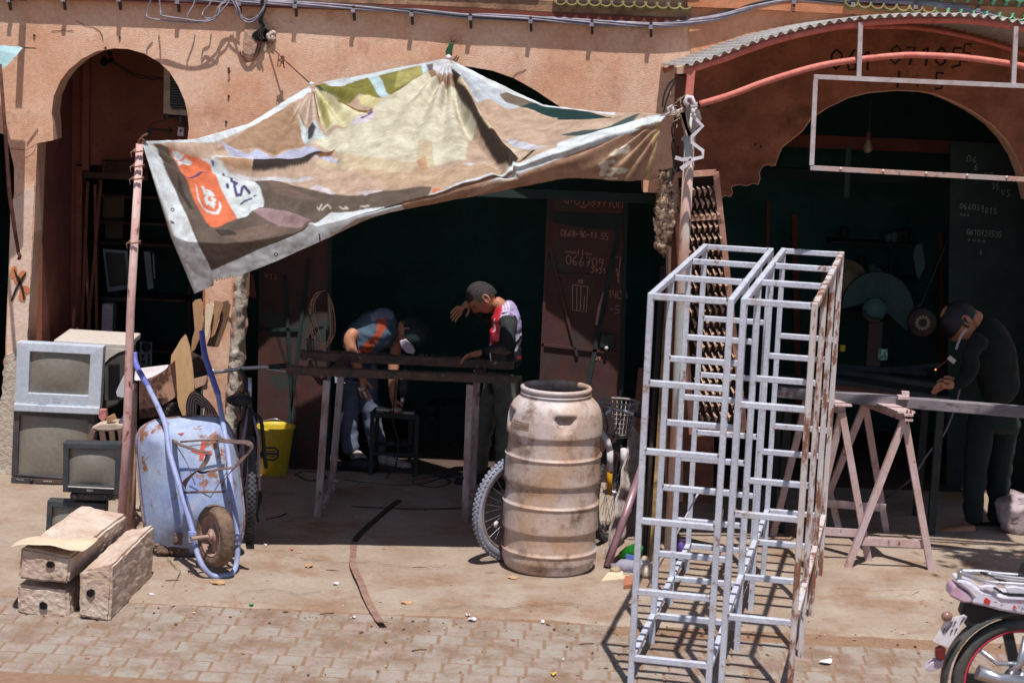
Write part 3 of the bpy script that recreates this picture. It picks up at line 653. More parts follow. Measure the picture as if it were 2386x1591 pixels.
P_((200,214,216),B((285,825),(345,880),(400,860),(470,945),(380,992),(330,990),(300,920)))
P_((70,64,70),B((350,880),(380,870),(400,900),(380,970),(350,960)))
P_((214,206,216),B((625,870),(760,800),(800,780),(800,840),(740,878),(680,882)));P_((120,90,120),B((700,850),(760,815),(775,815),(720,860)),B((750,800),(790,775),(795,800),(760,820)))
P_((186,190,216),B((-260,950),(-60,1040),(0,1010),(120,1072),(330,1000),(420,1050),(590,1092),(400,1102),(100,1104),(-60,1100),(-180,1060)))
P_((206,210,222),B((-60,1165),(320,1190),(395,1235),(250,1240),(0,1215)),B((1400,1130),(1490,1125),(1450,1150)),B((1700,955),(1990,1025),(1870,1060),(1740,1000)))
P_((120,78,40),B((380,1080),(540,1035),(500,1075),(420,1100)))
P_((212,216,220),L4((715,160),(770,120),(1155,185),(1130,250),(1000,232),(850,200)))
P_((176,140,108),L4((760,160),(1140,205),(1130,250),(1000,232),(850,200)))
P_((52,40,34),L4((1130,252),(1155,188),(1400,196),(1865,125),(1700,215),(1450,266),(1250,266)))
P_((204,204,208),L4((1000,250),(1240,300),(1400,300),(1650,320),(1740,385),(1500,370),(1250,330)))
P_((204,204,212),L4((915,235),(1000,250),(1250,330),(1140,340),(1060,310)))
P_((196,204,214),B((1290,420),(1400,450),(1700,590),(2000,730),(1800,742),(1690,740),(1600,705),(1480,690),(1400,600),(1330,520)))
P_((158,128,106),B((1200,478),(1280,488),(1330,540),(1390,560),(1410,610),(1380,600),(1330,600),(1270,545),(1160,520)))
P_((120,104,90),B((1655,635),(1740,640),(1850,680),(1960,730),(1800,742),(1700,690)))
P_((20,56,56),B((1800,742),(1900,725),(2100,758),(2420,795),(2420,838),(2150,832),(1950,790)),C3((0,820),(300,845),(470,880),(200,888),(0,885)))
P_((70,86,86),B((2080,925),(2250,890),(2400,880),(2400,925),(2200,930)),C3((20,985),(150,965),(600,870),(480,920),(150,990)))
P_((58,40,30),B((1300,440),(1340,490),(1440,680),(1540,850),(1640,980),(1780,1110),(1745,1170),(1650,1115),(1530,945),(1400,710),(1318,520)))  # dark shade line of the middle peak's long fold, put into the cloth colour
P_((216,196,164),B((1365,590),(1400,590),(1500,790),(1560,870),(1620,960),(1590,960),(1520,870),(1450,730)),B((1620,950),(1700,980),(1870,1080),(1790,1105),(1700,1040)))  # cream highlight along the same fold, also put into the colour
P_((216,196,176),B((1610,905),(1700,990),(1850,1080),(1770,1090),(1660,1000)))
P_((62,40,28),B((1760,1140),(1880,1060),(1910,1056),(1830,1110)))
# dark print along the bottom left and the big badge on it
P_((100,86,76),L4((140,10),(180,5),(310,50),(420,210),(590,600),(680,790),(730,830),(1240,650),(1255,560),(1210,460),(1140,340),(1260,332),(1400,390),(1700,470),(1900,540),(1900,720),(1700,850),(1600,880),(730,1270),(190,60)))
P_((100,86,76),B((-20,1195),(60,1200),(350,1315),(550,1330),(700,1345),(850,1312),(1200,1293),(1180,1340),(1000,1395),(770,1447),(500,1452),(380,1560),(-60,1600)))
P_((118,98,88),B((60,1210),(200,1270),(420,1370),(250,1380),(100,1330)),L4((800,900),(1300,800),(1500,860),(1100,1000)))
P_((158,132,134),L4((1110,690),(1260,690),(1500,730),(1730,800),(1640,850),(1400,830),(1250,760)))
P_((62,54,50),L4((400,300),(480,480),(560,640),(520,660),(400,430)),L4((760,860),(900,850),(1000,900),(830,920)))
P_((216,206,214),B((360,1290),(405,1270),(548,1325),(500,1332)),B((670,1325),(860,1310),(745,1345)))
P_((206,120,84),B((1205,1296),(1270,1304),(1200,1330)))
OR=(226,120,82); WH=(216,226,230); PU=(74,68,120)
P_(OR,L4((310,45),(480,90),(600,125),(715,185),(800,390),(990,750),(780,840),(725,832),(680,790),(590,600),(420,210)))
P_(WH,L4((340,58),(470,92),(375,122)),L4((388,132),(470,105),(545,130),(405,178)),L4((600,125),(700,160),(780,180),(920,240),(1050,310),(1150,370),(1210,450),(1255,580),(1240,650),(1195,690),(990,755),(800,390),(715,185)))
P_(PU,L4((715,165),(750,175),(748,200),(730,190)))
Ln(PU,L4((495,300),(600,275),(690,236)),4.5)
for pts,w_ in (([(840,245),(860,300),(915,325),(960,298)],6),([(925,330),(925,370),(980,392),(955,400),(985,500),(1030,495),(1040,430),(1060,420),(1112,485)],6.5),([(885,405),(892,425)],7),([(1028,580),(1070,552),(1135,538)],4.5),([(1155,520),(1175,520)],4)): Ln(PU,L4(*pts),w_)
for pts,w_ in (([(640,415),(665,500),(735,480),(650,440)],6),([(700,455),(735,500)],7),([(745,515),(700,510),(675,545),(690,590),(740,590),(765,560),(735,550)],7),([(720,615),(765,605)],5),([(740,590),(750,640)],5)): Ln(WH,L4(*pts),w_)
P_(WH,L4((568,398),(585,430),(610,530),(650,620),(700,660),(765,685),(800,650),(805,560),(825,610),(822,660),(795,712),(740,700),(680,670),(640,620),(600,540)))
for pts in ([(410,1430),(420,1445),(440,1405)],[(440,1440),(480,1400),(500,1425)],[(560,1410),(580,1425),(620,1420),(600,1410)],[(710,1410),(740,1415),(765,1410)]): Ln((206,200,190),B(*pts),3)
# hems
HM=(224,232,238)
P_(HM,L4((-10,-10),(40,0),(190,60),(730,1270),(735,1440),(560,1520)))
P_(HM,L4((730,1270),(1600,880),(1700,850),(1900,715),(1900,960),(1790,1000),(1070,1330),(760,1460)))
P_(HM,B((340,1575),(500,1455),(690,1440),(1000,1395),(1400,1268),(1700,1165),(2000,1052),(2349,925),(2480,890),(2500,920),(2349,972),(2000,1112),(1700,1218),(1400,1318),(1000,1440),(660,1500),(540,1580)))
P_(HM,C3((0,1060),(200,995),(400,935),(720,850),(820,840),(820,870),(640,930),(400,1005),(200,1080),(0,1150)))
P_(HM,B((-830,930),(0,790),(350,575),(375,640),(330,655),(200,745),(0,842),(-300,965),(-780,985)))
P_((208,220,228),B((440,570),(800,505),(1230,385),(1300,395),(1290,470),(1210,440),(1110,452),(760,548),(520,604)))
P_((214,218,226),B((1215,395),(1310,385),(1330,520),(1280,492),(1200,480)))
P_(HM,B((1310,400),(1620,560),(1960,715),(2450,755),(2450,790),(2100,758),(1940,742),(1600,590),(1400,478)))
# script on the hanging flap and pale panel at its right end
FT=(236,228,212)
flm=(fl.reshape(-1)>0.02)&(Uu.reshape(-1)>.5)
base[flm&~inpoly(PX,C3((-900,1560),(0,1165),(640,930),(820,850),(0,1060)))]=np.array(lin((178,142,118)))
for pts,w_ in (([(390,1125),(430,1098)],9),([(405,1145),(480,1120)],6),([(455,1102),(520,1092)],6),([(470,1128),(512,1112)],4),([(312,1205),(345,1195),(335,1230),(320,1265)],14),([(340,1195),(410,1183)],6),([(340,1222),(400,1228),(440,1240),(505,1240)],6),([(395,1265),(415,1250),(440,1262),(490,1252)],6),([(330,1262),(390,1280)],6),([(340,1300),(430,1302)],4)): Ln(FT,C3(*pts),w_)
P_((206,180,132),C3((700,895),(800,868),(830,930),(770,1120),(700,1330),(630,1330),(660,1200),(680,1100)))
PX=PX0
# dirt speckle
nz=rng.rand(len(PX)); 
mm=(PX[:,0]<700)&(PX[:,1]>330)
dirt=np.array([max(0,mnoise.fractal(Vector((x/26,y/26,0)),1,2.2,4)) for x,y in PX]); k=np.clip(dirt*1.5,0,1)[:,None]*np.where(mm,.4,.15)[:,None]
base=base*(1-k)+base*np.array([.55,.5,.47,1])*k; base[:,3]=1
bb3=base.reshape(NV+1,NU+1,4)
for ax_k in (0,1):
    p3=np.pad(bb3,((2,2),(0,0),(0,0)) if ax_k==0 else ((0,0),(2,2),(0,0)),'edge'); L3=bb3.shape[ax_k]
    bb3=sum(w3*(p3[i3:i3+L3] if ax_k==0 else p3[:,i3:i3+L3]) for i3,w3 in enumerate((.02,.16,.64,.16,.02)))
base=bb3.reshape(-1,4)
fs=[]
for j in range(NV):
    for i in range(NU):
        a=j*(NU+1)+i
        # ragged torn notch at the lower left hem
        cx_,cy_=pix[j,i]
        if j>NV-25 and 497<cx_<552 and cy_>(652-(cx_-497)*.2+3*math.sin(cx_)): continue
        if j>NV-42 and abs(cx_-742-(cy_-540)*.12)<1.6: continue
        fs.append((a,a+1,a+NU+2,a+NU+1))
me=bpy.data.meshes.new('awning'); me.from_pydata(flat.tolist(),[],fs); me.polygons.foreach_set('use_smooth',[True]*len(fs))
a=me.color_attributes.new('print','FLOAT_COLOR','POINT'); a.data.foreach_set('color',(base*np.array([.92,.92,.92,1])).astype(np.float32).ravel())
m_fab=M('printed_tarpaulin',(214,208,204),attr='print',sc=9,rough=.75,bump=.0015,bsc=120,spec=.25)
# thin cloth lets some light through
n_=m_fab.node_tree; pb_=n_.nodes['Principled BSDF']; tl=n_.nodes.new('ShaderNodeBsdfTranslucent'); ms=n_.nodes.new('ShaderNodeMixShader'); ms.inputs[0].default_value=.05
n_.links.new(pb_.inputs['Base Color'].links[0].from_socket,tl.inputs[0]); n_.links.new(pb_.outputs[0],ms.inputs[1]); n_.links.new(tl.outputs[0],ms.inputs[2]); n_.links.new(ms.outputs[0],n_.nodes['Material Output'].inputs[0])
aw=T('fabric_awning','sagging shade awning made of an old printed advertising banner tied over the middle shop','awning',(0,12.9,2.4))
ao=linko('banner_cloth',me,m_fab,aw); md=ao.modifiers.new('s','SOLIDIFY'); md.thickness=.004
for x,y,dd in ((402,489,11.99),(447,591,11.99),(643,593,11.77),(461,622,11.98)):
    b=MB(); c=W(x,y,dd-.035); b.tube([c+Vector((math.cos(t)*.009,0,math.sin(t)*.009)) for t in np.linspace(0,2*math.pi,13)[:-1]],.003,5,closed=True); b.build('eyelet',m_iron,aw)
b=MB(); b.tube([W(x,y,12.15) for x,y in [(1548,270),(1560,262),(1556,252),(1566,246),(1570,256),(1562,270),(1574,262),(1592,252)]],.008,6); b.build('corner_knot',m_rag,aw)
b=MB(); b.tube([W(x,y,12.1) for x,y in [(322,328),(330,322),(338,330),(330,338),(322,332),(332,318),(344,312)]],.008,6); b.build('corner_knot',m_rope,aw)
b=MB(); b.lathe([(.003,-.02),(.02,-.008),(.022,.006),(.004,.02)],W(1045,134,14.0),10); b.build('peak_knot',m_rag,aw)
b=MB(); b.lathe([(.003,-.02),(.018,-.008),(.016,.006),(.004,.02)],W(726,197,13.84),10,(1,0,.5)); b.build('peak_knot',m_rag,aw)
# ================================================================ two welded steel frames in front
m_fr=M('grey_primer_steel',(206,212,228),(190,192,208),sc=5,rough=.55,rust=(150,110,90),rt=.60,rsc=12,dirt=(172,156,150),dt=.56,dsc=9,grime=.4,grs=60)
m_frr=M('rust_streaked_steel',(200,186,182),(206,200,204),sc=5,rough=.65,rust=(134,90,70),rt=.51,rsc=12,stretch=(1,1,.3))
def frame(label,A,width,rungs,rights,dv=None,LEN=2.36):
    "A: world xy of the front left post, frame runs back along dirv"
    r=T('welded_steel_frame',label,'steel frame',(A[0],A[1],0),'welded steel frames standing on the apron')
    wv=Vector((dv.y,-dv.x,0)); Ht=2.03; w_=.031
    Y=[0,LEN/3,LEN*2/3,LEN]
    O=Vector((A[0],A[1],0))
    def box_(name,p,q,mat,h=None):
        b=MB(); b.bar(p,q,w_,h,up=dv if abs((q-p).normalized().z)<.5 else wv); return b.build(name,mat,r,bevel=.003,seg=1)
    for k,yy in enumerate(Y):
        L_=O+dv*yy; R_=L_+wv*(width-w_)
        box_('post',L_,L_+Vector((0,0,Ht)),m_fr); box_('post',R_,R_+Vector((0,0,Ht)),m_frr if rights else m_fr)
        for z in rungs: 
            a=L_+wv*w_*.5; c=R_-wv*w_*.5; box_('rung',a+Vector((0,0,z)),c+Vector((0,0,z)),m_fr)
    wb_=MB()
    for yy in Y:
        for z in rungs:
            for e_ in (w_*.55,width-w_*1.55):
                q_=O+dv*yy-dv*w_*.5+wv*e_+Vector((0,0,z+random.choice((-.014,.014)))); wb_.lathe([(.001,-.008),(.0055,-.003),(.005,.005),(.001,.009)],q_,5,(random.uniform(-.4,.4),0,1))
    wb_.build('weld_beads',M('weld_bead',(120,100,92),(176,168,170),sc=60,rough=.5),r,kind='stuff')
    for s in (0,1):
        for z in ((Ht-.017,) + ((rungs[-1]+.0,) if True else ())):
            for k in range(3):
                a=O+wv*s*(width-w_)+dv*(Y[k]+w_*.5)+Vector((0,0,z)); c=O+wv*s*(width-w_)+dv*(Y[k+1]-w_*.5)+Vector((0,0,z)); box_('side_rail',a,c,m_frr if (rights and s) else m_fr)
    return r
def zat(px,py,xy): # height of pixel on a vertical through known distance
    return W(px,py,xy).z
y0=10.08
rl=[2.013]+[W(1600,q,10.05).z for q in (895,1054,1216,1381,1536)]
rr_=[2.013]+[W(1810,q,10.0).z for q in (945,1200,1440)]
A0=G(1517,690,2.013); B0=G(1643,575,2.013); A1=G(1734,702,2.013); B1=G(1826,584,2.013)
print('tower',A0,B0,A1,B1,W(1711,700,A0.y).x-A0.x,W(1894,708,A1.y).x-A1.x)
frame('left one of two pale grey welded frames, with closely spaced rungs',A0,.425,rl,False,(B0-A0).normalized(),(B0-A0).length)
frame('right one of two pale grey welded frames, its right side streaked with rust',A1,.375,rr_,True,(B1-A1).normalized(),(B0-A0).length)
def tagrod(a,c,lab,r=.006,mat=None,name='iron_rod'):
    b=MB(); b.tube([a,a.lerp(c,.5)+Vector((.004,0,0)),c],r,7); return tag(b.build(name,mat or M('primed_rod',(190,186,196),rough=.6,rust=(120,90,80),rt=.55,rsc=30),None),lab,'rod')
tagrod(G(1507,1370),W(1627,1148,11.9),'thin ribbed rod leaning diagonally inside the left steel frame, upper one')
tagrod(G(1656,1385),W(1684,1188,11.2),'short thin rod leaning inside the left steel frame near its right posts')
b=MB()
for k in range(3): b.tube([W(x,y,10.02) for x,y in [(1698,1180+k*3),(1706,1192-k*4),(1716,1186+k*5),(1722,1196)]],.003,5)
tag(b.build('binding_wire',M('rusty_wire',(150,112,92),rough=.7),None),'twisted wire binding the two welded frames together at knee height','wire')
# ================================================================ plastic drum
m_drum=M('dirty_drum_plastic',(204,196,200),(188,152,124),sc=2.0,rough=.5,bump=.0015,bsc=30,dirt=(118,90,72),dt=.50,dsc=6,rust=(84,70,66),rt=.66,rsc=9)
dr=T('plastic_drum','tall dirty pale blue-grey plastic drum with raised hoops and an open top','drum',(0,0,0))
C_=G(1273,1334); dc=Vector((C_.x+.012,12.26,0)); R0=.288
prof=[(.20,0),(.245,.004),(.272,.03),(.284,.07)]
def seg(z0,z1,r): return [(r,z0),(r,z0+.005),(r,z1-.005),(r,z1)]
for z0,z1,r in ((.08,.132,.289),):
    prof+=[(r,z0),(r,z1)]
prof+=[(.295,.134),(.296,.139),(.283,.143),(.279,.19),(.279,.266),(.292,.270),(.293,.275),(.291,.35),(.291,.425),(.297,.428),(.297,.434),(.283,.438),(.279,.5),(.279,.562),(.291,.566),(.292,.571),(.290,.64),(.290,.716),(.296,.720),(.296,.726),(.282,.730),(.278,.79),(.278,.852),(.291,.857),(.292,.862),(.290,.90),(.286,.95),(.276,1.0),(.258,1.035),(.232,1.062),(.212,1.075),(.205,1.082),(.216,1.088),(.216,1.096),(.204,1.10),(.204,1.108),(.216,1.112),(.217,1.128),(.210,1.136),(.196,1.136),(.194,1.10),(.25,1.03),(.275,.98),(.276,.5),(.27,.05),(.01,.04)]
# refine
P2=[]
for (a,c) in zip(prof[:-1],prof[1:]):
    n=max(1,int(abs(c[1]-a[1])/.012)) if prof.index(a)<46 else 1
    for k in range(n): P2.append((a[0]+(c[0]-a[0])*k/n,a[1]+(c[1]-a[1])*k/n))
P2.append(prof[-1])
def pocket(r,h,t):
    if r<.22 : return r
    for t0 in (math.radians(-78),math.radians(-166),math.radians(12),math.radians(102)):
        d=(t-t0+math.pi)%(2*math.pi)-math.pi; zt=1.0; zb=.885
        if zb<h<zt and r>.24:
            f=(h-zb)/(zt-zb); wd=.10+.17*f
            if abs(d)<wd: return r-.062*f*min(1,(wd-abs(d))/.04)
    return r+.0015*math.sin(3*t+h*9)
b=MB(); b.lathe(P2,(dc.x,dc.y,0),144,(0,0,1),pocket,close=False); b.build('drum_body',m_drum,dr)
b=MB()
pc=lambda an,z,r=.2925: Vector((dc.x+math.sin(an)*r,dc.y-math.cos(an)*r,z))
b2=[]
for z0,z1 in ((.903,.915),(.922,.932),(.938,.946)):
    vs=[pc(math.radians(-58+i*3.6),z,.2935-.004*(z-.9)*10) for i in range(8) for z in (z0,z1)]
    b.add(vs,[(2*i,2*i+2,2*i+3,2*i+1) for i in range(7)])
b.build('embossed_mark',M('drum_mark',(150,120,92),rough=.7),dr)
# ================================================================ bicycles
m_tyre=M('tyre_rubber',(60,60,66),(84,82,86),sc=9,rough=.85,dirt=(150,134,124),dt=.6,dsc=8)
m_tyred=M('dusty_tyre_rubber',(150,152,166),(120,120,134),sc=9,rough=.85)
m_chrome=M('dull_chrome',(190,190,198),rough=.3,metal=.8,rust=(130,100,84),rt=.7,rsc=30)
m_alu=M('rim_alloy',(184,164,150),rough=.45,metal=.5)
def wheel(par,c,fwd,R=.33,tw=.026,knob=True,spk=28,tm=None,stretch=1,tmb=None,lean=0):
    fwd=Vector(fwd).normalized(); ax=fwd.cross(Vector((0,0,1))).normalized(); up=Vector((0,0,1))
    if lean: up=(up+ax*lean).normalized(); ax=fwd.cross(up)
    w_=MB(); c=Vector(c)
    pt=lambda a,r,o=0: c+(fwd*math.cos(a)+up*math.sin(a))*r+ax*o
    n=48
    wo=bpy.data.objects
    ty=MB(); ty.tube([pt(2*math.pi*i/n,R-tw) for i in range(n)],tw*.93,10,closed=True)
    if knob:
        for i in range(64):
            a=2*math.pi*i/64
            for s in (-1,0,1):
                aa=a+(0 if s else math.pi/64); q=pt(aa,R-.001-abs(s)*.006,s*tw*.62); t=(pt(aa+.05,R)-pt(aa-.05,R)).normalized(); rad=(pt(aa,R)-c).normalized()
                ty.bar(q-t*.008,q+t*.008,.014,.008,up=rad)
    wl=T_part('wheel',par,c)
    tyo=ty.build('tyre',tm or m_tyre,wl)
    ri=MB(); ri.tube([pt(2*math.pi*i/n,R-tw*2-.006) for i in range(n)],.011,6,closed=True); ri.build('rim',m_alu,wl)
    sp=MB()
    for i in range(spk):
        a=2*math.pi*i/spk; o=.028*(1 if i%2 else -1); sp.tube([pt(a+.35*(1 if i%4<2 else -1),.018,o),pt(a,R-tw*2-.01,0)],.0016,4,cap=False)
    so=sp.build('spokes',m_chrome,wl)
    hb=MB(); hb.tube([c-ax*.05,c-ax*.03,c+ax*.03,c+ax*.05],[.008,.018,.018,.008],10); hb.build('hub',m_chrome,wl)
    return wl
def T_part(name,par,loc):
    # a part that has sub-parts: its own small mesh (axle stub) carrying the rest
    b=MB(); b.tube([Vector(loc)+Vector((0,0,-.004)),Vector(loc)+Vector((0,0,.004))],.006,6); return b.build(name,m_chrome,par)
def tb_(par,name,pts,r,mat,n=8):
    b=MB(); b.tube(pts,r,n); return b.build(name,mat,par)
m_bk=M('black_paint',(30,32,38),(50,50,54),sc=12,rough=.45); m_lil=M('lilac_paint',(170,150,176),rough=.5,rust=(110,90,84),rt=.66)
m_blkp=M('black_plastic',(28,32,38),(44,46,50),sc=20,rough=.55)
# left bicycle, seen from behind
rc=G(588,1266); rc=Vector((rc.x-.03,rc.y+.06,.335)); fd=Vector((-.17,1,0)).normalized(); sd=Vector((1,.17,0)).normalized()
bk=T('parked_bicycle','old bicycle seen from behind, parked between the blue wheelbarrow and the yellow bucket','bicycle',(rc.x,rc.y,0))
wheel(bk,rc,fd,.335,.027); wheel(bk,rc+fd*1.02,fd,.335,.027)
bb=rc+fd*.44+Vector((0,0,-.04)); st=rc+fd*.27+Vector((0,0,.5)); hd=rc+fd*.86+Vector((0,0,.45))
b=MB(); b.tube([bb,st],.016); b.tube([bb,hd-Vector((0,0,.12))],.018); b.tube([st-Vector((0,0,.04)),hd],.015); b.tube([hd+Vector((0,0,.1)),hd-Vector((0,0,.16))-fd*-.02],.019); b.build('frame',m_bk,bk)
b=MB()
for s in (-1,1): b.tube([st+sd*.012*s-Vector((0,0,.04)),rc+sd*.045*s+Vector((0,0,.33)),rc+sd*.06*s],.008); b.tube([bb+sd*.02*s,rc+sd*.06*s],.009)
b.build('rear_stays',m_lil,bk)
b=MB()
for s in (-1,1): b.tube([hd-Vector((0,0,.16)),hd+sd*.05*s+fd*.04-Vector((0,0,.22)),rc+fd*1.02+sd*.05*s],.012)
b.build('fork',m_bk,bk)
hc=W(560,859,hd.y+.05); b=MB(); b.tube([hd+Vector((0,0,.08)),hc],.013); b.build('stem',m_bk,bk)
hl=W(452,875,hc.y-.02); hr=W(668,852,hc.y+.03)
hb_=tb_(bk,'handlebar',[hl,hc+(hl-hc)*.3,hc,hc+(hr-hc)*.5,hr],.0125,m_chrome,10)
for e in (hl,hr): tb_(hb_,'grip',[e,e+(hc-e).normalized()*.12],.017,m_blkp,10)
tb_(hb_,'brake_lever',[hr+(hc-hr).normalized()*.14+Vector((0,0,-.01)),hr+Vector((0,-.02,-.035)),hr+Vector((.0,-.02,-.04))],.006,m_chrome)
tb_(hb_,'brake_lever',[hl+(hc-hl).normalized()*.14+Vector((0,0,.01)),hl+(hc-hl)*.22+Vector((0,.05,.03))],.008,m_chrome)
tb_(bk,'seat_post',[st-Vector((0,0,.03)),st+Vector((0,-.02,.16))],.013,m_chrome)
sc_=W(557,926,12.86)
b=MB(); vs=[];fs=[];n=12
for i,(t,w_,h) in enumerate([(-.12,.02,.0),(-.115,.075,.012),(-.06,.085,.022),(0,.06,.016),(.07,.032,.012),(.14,.022,.008),(.155,.006,.002)]):
    for j in range(n):
        a=2*math.pi*j/n; hh=(h+.012) if math.sin(a)>0 else .035*(1-abs(t)*2.5)+.012; vs.append(sc_+fd*t+sd*math.cos(a)*w_+Vector((0,0,math.sin(a)*hh)))
for i in range(6):
    for j in range(n): fs.append((i*n+j,i*n+(j+1)%n,(i+1)*n+(j+1)%n,(i+1)*n+j))
fs+=[tuple(range(n)),tuple(6*n+j for j in range(n))]; b.add(vs,fs,True); b.build('saddle',m_blkp,bk)
b=MB()
for s in (-1,1): b.tube([sc_+sd*.03*s-fd*.08-Vector((0,0,.02)),sc_+sd*.02*s-Vector((0,0,.07)),sc_+fd*.1-Vector((0,0,.02))],.004)
b.build('saddle_rails',m_chrome,bk)
b=MB(); ch=bb+sd*.05; b.tube([ch+Vector((math.cos(a)*0,math.cos(a)*.09,math.sin(a)*.09)) for a in np.linspace(0,6.283,25)[:-1]],.006,5,closed=True); b.build('chainring',m_blkp,bk)
ck=W(618,1040,bb.y); cke=W(620,1172,bb.y)
b=MB(); b.tube([ch,ch+sd*.03+Vector((0,0,.16))],.009); b.tube([bb-sd*.05,bb-sd*.08+Vector((0,0,-.16))],.009); b.build('crank',m_chrome,bk)
def pedal(c,par,ex=Vector((1,.15,0)),ey=Vector((.05,-.25,1))):
    ex=ex.normalized()*.052; ey=ey.normalized()*.043
    b=MB(); o=[c+ex*a+ey*bb_ for a,bb_ in [(-1,-.5),(-.6,-1),(.6,-1),(1,-.5),(1,.5),(.6,1),(-.6,1),(-1,.5)]]
    b.tube(o,.007,6,closed=True); b.tube([c-ex*1.4,c+ex],.009,6); b.tube([c-ex*.7+ey*.45,c+ex*.7+ey*.45],.004,5); b.tube([c-ex*.7-ey*.45,c+ex*.7-ey*.45],.004,5); return b.build('pedal',m_blkp,par)
pedal(W(629,1057,bb.y-.02),bk)
b=MB(); b.box(W(606,1160,bb.y-.35),(.02,.05,.06)); b.tube([W(604,1172,rc.y+.02),W(598,1200,rc.y),W(602,1215,rc.y)],.007); b.build('derailleur',m_blkp,bk)
b=MB(); b.tube(catmull([W(x,y,rc.y+.2) for x,y in [(586,960),(606,975),(612,1010),(616,1060),(620,1090)]],5),.013); b.build('cable_lock',m_blkp,bk)
# right bicycle, mostly behind the drum
r2=Vector((G(1192,1320).x,12.40,.335)); f2=Vector((.66,.62,0)).normalized(); s2=Vector((.62,-.66,0)).normalized()
bk=T('basket_bicycle','bicycle with a grey wire front basket, parked behind the plastic drum','bicycle',(r2.x,r2.y,0))
wheel(bk,r2,Vector((.72,.69,0)),.33,.030,tm=m_tyred)
fc=Vector((G(1418,1268).x,12.98,.32)); wheel(bk,fc,Vector((.35,.93,0)),.32,.024)
b=MB()
bb=r2.lerp(fc,.42); st=r2.lerp(fc,.3)+Vector((0,0,.45)); hd=fc+Vector((-.12,-.1,.5))
b.tube([bb,st],.016);b.tube([bb,hd-Vector((0,0,.1))],.018);b.tube([st,hd],.015);
for s in (-1,1): b.tube([st,r2+s2*.05*s],.008); b.tube([bb,r2+s2*.05*s],.009)
b.build('frame',m_bk,bk)
m_yel=M('yellow_fork',(206,150,30),rough=.45); 
fa=W(1421,1095,12.78); fb_=W(1420,1150,12.82); ft=W(1421,1048,12.76)
b=MB(); b.tube([fa,fb_],.017); b.tube([fa+Vector((.09,.05,0)),fb_+Vector((.09,.05,0))],.017); fk=b.build('fork',m_yel,bk)
b=MB(); b.tube([ft,fa],[.022,.02]); b.tube([ft+Vector((.09,.05,0)),fa+Vector((.09,.05,0))],.02)
b.tube([ft,ft+Vector((-.02,-.02,.06)),hd+Vector((0,0,-.05))],.022); b.build('fork_boot',m_rag,fk)
hb1=W(1402,944,12.9); hb2=W(1512,974,12.75)
hbo=tb_(bk,'handlebar',[hb1,hb1.lerp(hb2,.5),hb2],.013,m_chrome,10); tb_(hbo,'grip',[hb2,hb2+(hb1-hb2).normalized()*.1],.017,m_blkp); tb_(bk,'stem',[hd,hb1.lerp(hb2,.25)],.014,m_chrome)
m_bask=M('grey_wire_mesh',(170,162,160),(140,130,128),sc=20,rough=.6)
b=MB(); bc=W(1440,935,13.02); 
def ring(z,a_,c_): return [bc+Vector((math.cos(t)*a_+ (0),math.sin(t)*c_,z)) for t in np.linspace(0,2*math.pi,33)[:-1]]
b.tube(ring(.0,.135,.105),.008,6,closed=True); bs=b.build('basket',m_bask,bk)
b=MB()
for z,a_ in ((-.04,.13),(-.075,.125),(-.105,.12),(-.135,.115),(-.165,.11),(-.195,.106),(-.225,.10)): b.tube(ring(z,a_,a_*.78),.003,5,closed=True)
for k in range(28):
    t=2*math.pi*k/28; b.tube([bc+Vector((math.cos(t)*.135,math.sin(t)*.105,0)),bc+Vector((math.cos(t)*.10,math.sin(t)*.078,-.225)),bc+Vector((math.cos(t)*.03,math.sin(t)*.02,-.228))],.0028,5)
b.build('basket_wires',m_bask,bs)
b=MB(); b.lathe([(.004,-.004),(.022,0),(.004,.004)],W(1156,1221,12.25),10,(1,-1,0)); b.build('reflector',M('white_reflector',(220,214,220),rough=.3),bk)
b=MB(); b.tube(catmull([W(x,y,12.85) for x,y in [(1404,950),(1416,990),(1412,1010),(1404,1030)]],5),.004,5); b.tube(catmull([W(x,y,12.85) for x,y in [(1452,965),(1440,985),(1432,1010),(1420,1040)]],5),.004,5); b.build('brake_cable',m_blkp,bk)
# ================================================================ wheelbarrow stood on its nose
m_barrow=M('scraped_blue_tray',(176,192,216),(140,156,204),sc=3.2,rough=.6,bump=.0015,bsc=40,rust=(146,98,72),rt=.55,rsc=6,dirt=(178,184,206),dt=.5,dsc=5)
m_tube=M('scratched_blue_tube',(160,170,206),(140,150,200),sc=4,rough=.55,rust=(70,64,70),rt=.62,rsc=22)
m_tubeb=M('bright_blue_tube',(84,92,176),(110,120,196),sc=5,rough=.5,rust=(60,54,70),rt=.62,rsc=22)
m_mud=M('dried_mud',(146,118,98),(96,78,68),sc=9,rough=1,bump=.01,bsc=40)
m_red=M('red_paint_smear',(206,96,84),rough=.8)
wb=T('wheelbarrow','scraped blue wheelbarrow stood upright on its nose with wheel towards the street','wheelbarrow',G(500,1345))
Z5=lambda x,y:(270+x*.3189,900+y*.3189)
def tp(x,y,base=12.02,sl=.26): # tray plane leaning back: depth grows with height
    px,py=Z5(x,y); z=W(px,py,base).z; return px,py,base+sl*max(0,z)
rim=[(172,330),(215,285),(290,250),(380,236),(560,222),(700,224),(775,240),(830,300),(868,400),(888,540),(905,680),(925,830),(936,960),(930,1060),(895,1150),(800,1205),(640,1226),(470,1226),(350,1218),(285,1190),(240,1120),(205,990),(185,820),(165,620),(150,430)]
bot=[(330,420),(360,380),(420,345),(480,335),(560,325),(680,320),(730,330),(760,380),(780,450),(798,540),(812,640),(822,740),(830,820),(820,880),(780,920),(700,930),(620,935),(560,935),(520,930),(480,900),(450,850),(430,760),(410,650),(380,540),(350,470)]
